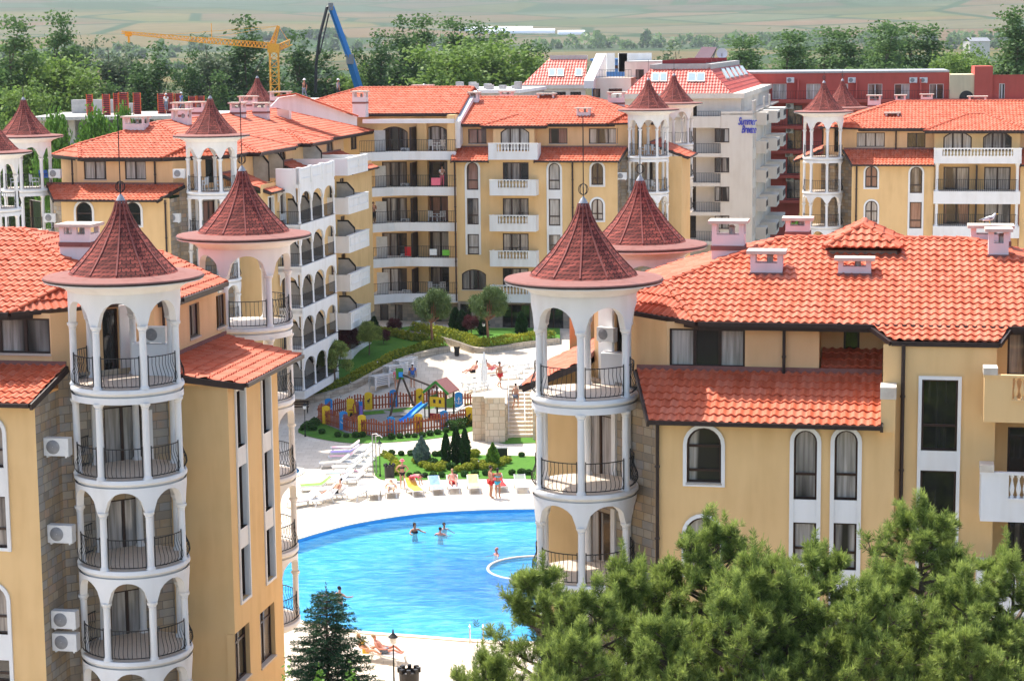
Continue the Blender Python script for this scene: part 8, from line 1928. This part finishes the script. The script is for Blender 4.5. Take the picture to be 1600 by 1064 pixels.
p = Vector((at(806, 622, 133).x, 132.6, ZT * 7 / 13 + .0)); person(p, 2.6, WALK, 'person in grey blue shorts walking up the stone steps', 'skin', 'hair_dark', wear=[('shorts', 'grey_cloth')], sc=.98)
for x, y, rz, lb, c_ in ((736, 590, -.8, 'sunbather in dark trunks on the upper terrace left of the parasol', 'black_cloth'), (770, 585, 2.2, 'sunbather with pink back on the upper terrace right of the parasol', 'pink_cloth')):
    p = on(x, y, ZT); p.z = ground_h(p.x, p.y) if p.x < x0 - .3 else ZT; person(p, rz, SITL, lb, 'skin_red', 'hair_dark', wear=[('shorts', c_)])
def swimmer(x, y, rz, lb, dz, **k):
    p = on(x, y, -.13); person((p.x, p.y, -.13), rz, SWIM, lb, dz=-dz, **k)
swimmer(648, 832, .6, 'swimmer with dark hair tied up, leftmost in the pool', 1.22, skin='skin_tan', long_=True, wear=[('bikini_top', 'black_cloth')], fem=True)
swimmer(688, 836, 2.8, 'swimmer with dark hair nearer of two side by side in the pool', 1.32, skin='skin_red'); swimmer(694, 826, .4, 'swimmer farther of two side by side in the pool, only the head above water', 1.42, skin='skin_tan')
swimmer(776, 867, -1.2, 'bald swimmer beside the whirlpool rim', 1.36, skin='skin_red', hair='skin_tan'); swimmer(531, 942, 2.4, 'wader chest deep in the pool behind the small spruce', .95, skin='skin', hair='hair_dark')
p = on(601, 1032, 0); dup(LG, p, .95, 'white lounger near the pool edge under two seated bathers', 'sun lounger', 'white loungers along the pool')
person(p + Vector((.12, -.05, -.02)), 1.35, SITL, 'fair haired bather with pink shoulders seated on the lounger nearest the lamp', 'skin_red', 'hair_fair', wear=[('shorts', 'grey_cloth')]); person(p + Vector((-.62, .1, -.02)), 1.0, SITL, 'fair haired bather seated further left, half hidden by the spruce', 'skin', 'hair_fair', True, [('bikini_top', 'yellow_cloth'), ('bikini_bottom', 'yellow_cloth')], .95, True)
q = FB.hv(691, 292, vC - 1.3); q.z = FB.hv(660, 292.5, vC - 1.9).z; person(q, .3, PHONE, 'woman in white top on the second loggia of the curved bay', 'skin', 'hair_dark', True, [('shirt', 'white_cloth'), ('trousers', 'pink_cloth')], .95, True)
q = FB.hv(584, 348, vC - 3.2); q.z = FB.hv(660, 348, vC - 1.9).z; person(q, .8, PHONE, 'person in black leaning at the left end of the third loggia', 'skin_tan', 'hair_dark', wear=[('shirt', 'black_cloth'), ('trousers', 'black_cloth')])
for x, y, Y, lb, a, b in ((476, 155, 184, 'dark clothed worker on the roof left of the pump hose', 'black_cloth', 'grey_cloth'), (529, 155, 185, 'roof worker left of the blue pump boom', 'grey_cloth', 'black_cloth'), (284, 172, 212, 'building site worker in blue by the formwork', 'blue_cloth', 'grey_cloth'), (260, 174, 212, 'building site worker in pale shirt left of the one in blue', 'white_cloth', 'grey_cloth')):
    p = at(x, y, Y); person(p, 1.0 + x, WALK, lb, 'skin_tan', 'hair_dark', wear=[('shirt', a), ('trousers', b), ('hat', 'white_cloth')])
# seagull on the chimney cap ----------------------------------------
p = FR.hv(1546, 351, 6.6); gp = FR.loc(p)
gl_ = thing('seagull', p, 'white and grey seagull standing on a wide chimney cap above the tiled roof', 'seagull')
zc_ = p.z; J = dict(tail=(-.25, 0, .13), rump=(-.14, 0, .17), body=(-.02, 0, .20), breast=(.10, 0, .22), neck=(.16, 0, .29), head=(.19, 0, .345), beak=(.235, 0, .335))
ob = skin_mesh('body', J, list(zip(list(J)[:-1], list(J)[1:])), dict(tail=(.03, .012), rump=.055, body=.085, breast=.075, neck=.045, head=.042, beak=.02), gl_, 'white_cloth', 2, 'body'); ob.data.transform(Matrix.Rotation(.25, 4, 'Z'))
mb = MB()
for s in (-1, 1): mb.hexa([p + Vector(v) for v in ((.08, s * .075, .17), (-.1, s * .085, .15), (-.34, s * .02, .14), (.02, s * .06, .16), (.08, s * .08, .25), (-.1, s * .09, .235), (-.34, s * .03, .155), (.04, s * .03, .285))])
mb.build('wing', M('gull_grey'), gl_); mb = MB(); mb.lathe([(.016, 0), (.012, .03), (.001, .07)], (0, 0, 0), 6); mb.xf(Matrix.Translation(p + Vector((.235, .05, .335))) @ Matrix.Rotation(PI / 2, 4, 'Y')); mb.build('beak', M('yellow_cloth'), gl_)
for s in (-.03, .03): mb = MB(); mb.tube([p + Vector((.02, s, .0)), p + Vector((0, s, .14))], .008, 4); mb.box(p + Vector((.04, s, .005)), (.06, .05, .01)); mb.build('leg', M('yellow_cloth'), gl_)
# ================================================================= FOREGROUND CONIFERS
def needles(name, A, D, per, ln, parent, mat, rng, spread=.75, asp=.075, tint=None, axis=.2, fwd=.8):
    """bottle-brush shoots: at every base point A a bundle of needles round the direction D"""
    n = len(A); A_ = np.repeat(A, per, 0); D_ = np.repeat(D, per, 0); t = rng.uniform(0, 1, (n * per, 1)); base = A_ + D_ * t * axis
    r = rng.normal(size=(n * per, 3)); r -= (r * D_).sum(1)[:, None] * D_; r /= np.linalg.norm(r, axis=1)[:, None]
    e = D_ * fwd * (.5 + t * .9) + r * spread * (1.25 - t * .55); e /= np.linalg.norm(e, axis=1)[:, None]
    ti = np.repeat(rng.uniform(.1, .9, n) if tint is None else tint, per) + (t[:, 0] - .4) * .5
    return leafmesh(name, base + e * ln * .9, ln, mat, parent, rng, ti, aspect=asp, elong=e)
def pine(nm, H, R_, seed, n_limb=60):
    rng = np.random.default_rng(seed); r = proto(nm); mb = MB(); A = []; D = []
    mb.tube([(0, 0, -.2), (.1, .05, H * .35), (-.05, .1, H * .65), (.02, 0, H * .97)], [.2, .16, .1, .02], 8)
    for k in range(n_limb):
        t = .30 + .68 * (k + rng.uniform(0, 1)) / n_limb; a = rng.uniform(0, 2 * PI); z0 = H * t
        L_ = R_ * (1.08 - ((t - .30) / .70) ** 1.7) * rng.uniform(.6, 1.15) + .15; rise = rng.uniform(.15, .5) + .5 * ((t - .30) / .70)
        p = np.array((0, 0, z0)); pts = [p]; d = np.array((cos(a), sin(a), rise * .35))
        m_ = max(4, int(L_ / .28))
        for i in range(m_):
            d = d + rng.normal(size=3) * .10 + np.array((0, 0, .06 + .05 * rise)); d /= np.linalg.norm(d); p = p + d * L_ / m_; pts.append(p)
            f_ = (i + 1) / m_
            if f_ > .25:
                for q in range(5 if f_ > .5 else 3):
                    s_ = rng.normal(size=3) * np.array((1, 1, .45)) + d * .7 + np.array((0, 0, .35)); s_ /= np.linalg.norm(s_); l2 = rng.uniform(.25, .65) * min(1, L_ * .6)
                    e = p + s_ * l2; mb.tube([tuple(p), tuple(p + s_ * l2 * .5 + np.array((0, 0, -.02))), tuple(e)], [.016, .012, .006], 3, cap=False)
                    for w_ in range(3):
                        b_ = p + s_ * l2 * rng.uniform(.35, 1.0) + rng.normal(size=3) * .05; dd = s_ * .55 + rng.normal(size=3) * .4 + np.array((0, 0, .6)); A.append(b_); D.append(dd / np.linalg.norm(dd))
        mb.tube([tuple(q) for q in pts], [max(.012, .055 * (1 - i / len(pts)) * min(1.2, L_)) for i in range(len(pts))], 4)
        A.append(p); D.append(np.array((0, 0, 1.)) * .8 + d * .4); D[-1] /= np.linalg.norm(D[-1])
    for k in range(10):  # upright leaders
        a = rng.uniform(0, 6.28); q = rng.uniform(0, .25) * R_; z = H * rng.uniform(.90, 1.0)
        for i in range(7): A.append(np.array((q * cos(a), q * sin(a), z + i * .09))); D.append(np.array((rng.normal() * .1, rng.normal() * .1, 1.0)))
    A = np.array(A); D = np.array(D); D /= np.linalg.norm(D, axis=1)[:, None]
    needles('crown', A, D, 40, .078, r, 'pine_needle', rng, 1.0, .085, np.clip(rng.normal(.42, .26, len(A)), 0, .9), .14)
    k = rng.choice(len(A), len(A) // 7, False); U = D[k] * .5 + np.array((0, 0, 1.0)); U /= np.linalg.norm(U, axis=1)[:, None]; needles('shoots', A[k] + D[k] * .1, U, 14, .05, r, 'pine_needle', rng, .22, .12, np.full(len(k), .95), .2, 1.2)
    mb.build('trunk', M('bark'), r, 60); return r
PNS = [pine('pine_tree', 13.5, 2.9, 41, 92), pine('pine_tree', 13.0, 2.7, 42, 88), pine('pine_tree', 12.5, 2.6, 43, 84)]
for i, (x, tp, Y, k, wf, lb) in enumerate(((848, 872, 46.5, 1, .95, 'big pine in the foreground at the left end of the pine group, overlapping the pool'), (985, 860, 47.5, 2, .9, 'foreground pine in front of the balcony tower foot'), (1108, 800, 48.0, 0, 1.0, 'foreground pine with its top before the lower arched window'), (1272, 838, 46.5, 1, 1.0, 'foreground pine before the pair of narrow arched windows'), (1440, 778, 48.5, 0, 1.0, 'tallest foreground pine, its top before the stair window'), (1585, 848, 46, 2, 1.0, 'foreground pine cut by the right edge of the photo'), (1190, 850, 44.0, 2, .95, 'foreground pine with bare upright shoots between two denser pines'), (1350, 905, 43.0, 0, .85, 'low foreground pine filling the gap left of the tallest one'), (760, 1010, 44.5, 2, .8, 'low foreground pine at the far left of the group by the pool ladder'), (1040, 950, 42.5, 1, .9, 'low bushy foreground pine at the bottom of the photo under the arched window'), (1520, 960, 42.5, 1, .9, 'low bushy foreground pine at the bottom right of the photo'), (930, 905, 45.5, 0, .95, 'foreground pine before the balcony tower, between two taller ones'), (1232, 900, 43.6, 1, .95, 'bushy foreground pine under the pair of narrow arched windows'), (1392, 872, 45.6, 2, 1.0, 'foreground pine in front of the drainpipe beside the stair window'), (1510, 890, 44.8, 0, .95, 'foreground pine under the white baluster balcony'), (1150, 900, 43.0, 0, .95, 'bushy foreground pine under the wide arched window'), (905, 975, 42.5, 0, .85, 'low bushy foreground pine at the bottom of the photo under the tower'))):
    p = at(x, tp, Y); H = (13.5, 13.0, 12.5)[k] * 1.03; s_ = p.z / H
    dup(PNS[k], (p.x, Y, 0), 1.3 * i, lb, 'pine tree', 'pines in the foreground', (wf, wf, s_))
def spruce(H, R_, seed):
    rng = np.random.default_rng(seed); r = proto('spruce_tree'); mb = MB(); mb.tube([(0, 0, -.2), (0, 0, H * .5), (0, 0, H * .99)], [.16, .09, .012], 8); A = []; D = []
    z = H * .12
    while z < H * .97:
        t = 1 - z / H; L0 = R_ * t ** .85 + .12; nb = int(6 + 5 * t); a0 = rng.uniform(0, 6.28)
        for k in range(nb):
            a = a0 + 2 * PI * k / nb + rng.normal() * .15; L_ = L0 * rng.uniform(.75, 1.15); o_ = np.array((cos(a), sin(a), 0)); sd = np.array((-sin(a), cos(a), 0)); m_ = max(4, int(L_ / .12)); pts = []
            for i in range(m_ + 1):
                f_ = i / m_; p = np.array((0, 0, z)) + o_ * L_ * f_ + np.array((0, 0, 1)) * L_ * (.20 * f_ - .38 * f_ ** 2 + .22 * f_ ** 3 + .05); pts.append(tuple(p))
                if f_ > .12:
                    for s in (-1, 1):
                        for j in range(2):
                            l2 = (L_ * .30 * (1 - f_ * .75) + .06) * rng.uniform(.6, 1.2); dd = o_ * .8 + sd * s * .8 + np.array((0, 0, rng.normal() * .12 - .12)); dd /= np.linalg.norm(dd)
                            q = 0
                            while q < l2: A.append(p + dd * q); D.append(dd); q += .10
            A.append(np.array(pts[-1])); D.append(o_ + np.array((0, 0, .1)))
            mb.tube(pts, [max(.006, .022 * (1 - i / len(pts))) for i in range(len(pts))], 3)
        z += .20 + .10 * t
    for i in range(6): A.append(np.array((0, 0, H * .93 + i * .12))); D.append(np.array((0, 0, 1.)))
    A = np.array(A); D = np.array(D); D /= np.linalg.norm(D, axis=1)[:, None]
    needles('crown', A, D, 7, .046, r, 'spruce_needle', rng, .7, .24, None, .11, 1.0); mb.build('trunk', M('bark'), r, 60); return r
p = at(509, 908, 57.5); S_ = spruce(10.2, 3.4, 51); dup(S_, (p.x, 57.5, 0), .4, 'dark layered spruce in the foreground before the pool and the slit windows', 'spruce tree', None, p.z / 10.25)
hedge([(at(430, 1062, 56).x, 55.4), (at(560, 1062, 56).x, 55.0)], 1.4, 7.0, 'fresh_leaf', 'bright green shrubbery at the foot of the foreground spruce', 0, 12, 2600, .07, 0)
hedge([(at(545, 1062, 60).x, 60), (at(640, 1062, 60).x, 59)], 1.2, 5.2, 'box_leaf', 'dark green shrubbery under the street lamp at the bottom of the photo', 0, 13, 2000, .08, 0)
# ================================================================= LIGHT, CAMERA
hm = bpy.data.materials.new('haze'); hm.use_nodes = True; N = hm.node_tree.nodes; N.remove(N['Principled BSDF']); pv_ = N.new('ShaderNodeVolumePrincipled')
pv_.inputs['Color'].default_value = (.86, .93, 1, 1); pv_.inputs['Density'].default_value = 0.6e-4; pv_.inputs['Anisotropy'].default_value = .2
hm.node_tree.links.new(pv_.outputs[0], N['Material Output'].inputs['Volume']); MATS['haze'] = hm
tag(MB().box((0, 3960, 150), (12000, 8100, 306)).build('haze', hm), 'pale summer haze over the plain', None, None, 'stuff')
w = bpy.data.worlds.new('World'); SC.world = w; w.use_nodes = True
N = w.node_tree.nodes; L = w.node_tree.links
sky = N.new('ShaderNodeTexSky'); sky.sky_type = 'NISHITA'; sky.sun_disc = False
EL, AZ = rad(60), math.atan2(-.64, .77)       # sun stands high, behind and left of the resort
sky.sun_elevation = EL; sky.sun_rotation = AZ; sky.air_density = 1.0; sky.dust_density = 2.5; sky.ozone_density = 1
L.new(sky.outputs[0], N['Background'].inputs[0]); N['Background'].inputs[1].default_value = .15
sd = Vector((sin(AZ) * cos(EL), cos(AZ) * cos(EL), sin(EL)))
ld = bpy.data.lights.new('sun', 'SUN'); ld.energy = 3.4; ld.angle = rad(.6); ld.color = (1, .95, .87)
so = bpy.data.objects.new('sun', ld); COL.objects.link(so); so.rotation_euler = sd.to_track_quat('Z', 'Y').to_euler()
cd = bpy.data.cameras.new('camera'); co = bpy.data.objects.new('camera', cd); COL.objects.link(co); SC.camera = co
cd.sensor_width = 36; cd.lens = 36 * F / 1600; cd.clip_end = 20000; cd.clip_start = 1
rt = Vector((1, 0, 0)); up = Vector((0, sp, cp)); fw = Vector((0, cp, -sp))
c_, s_ = cos(ROLL), sin(ROLL)
rx = rt * c_ - up * s_; ux = rt * s_ + up * c_
mw = Matrix((rx, ux, -fw)).transposed().to_4x4(); mw.translation = CAM; co.matrix_world = mw
SC.view_settings.view_transform = 'Standard'; SC.view_settings.look = 'None'; SC.view_settings.exposure = 1.13; SC.view_settings.gamma = 1
SC.cycles.max_bounces = 7; SC.cycles.diffuse_bounces = 4; SC.cycles.transparent_max_bounces = 8; SC.cycles.caustics_reflective = False; SC.cycles.caustics_refractive = False
SC.cycles.use_denoising = True
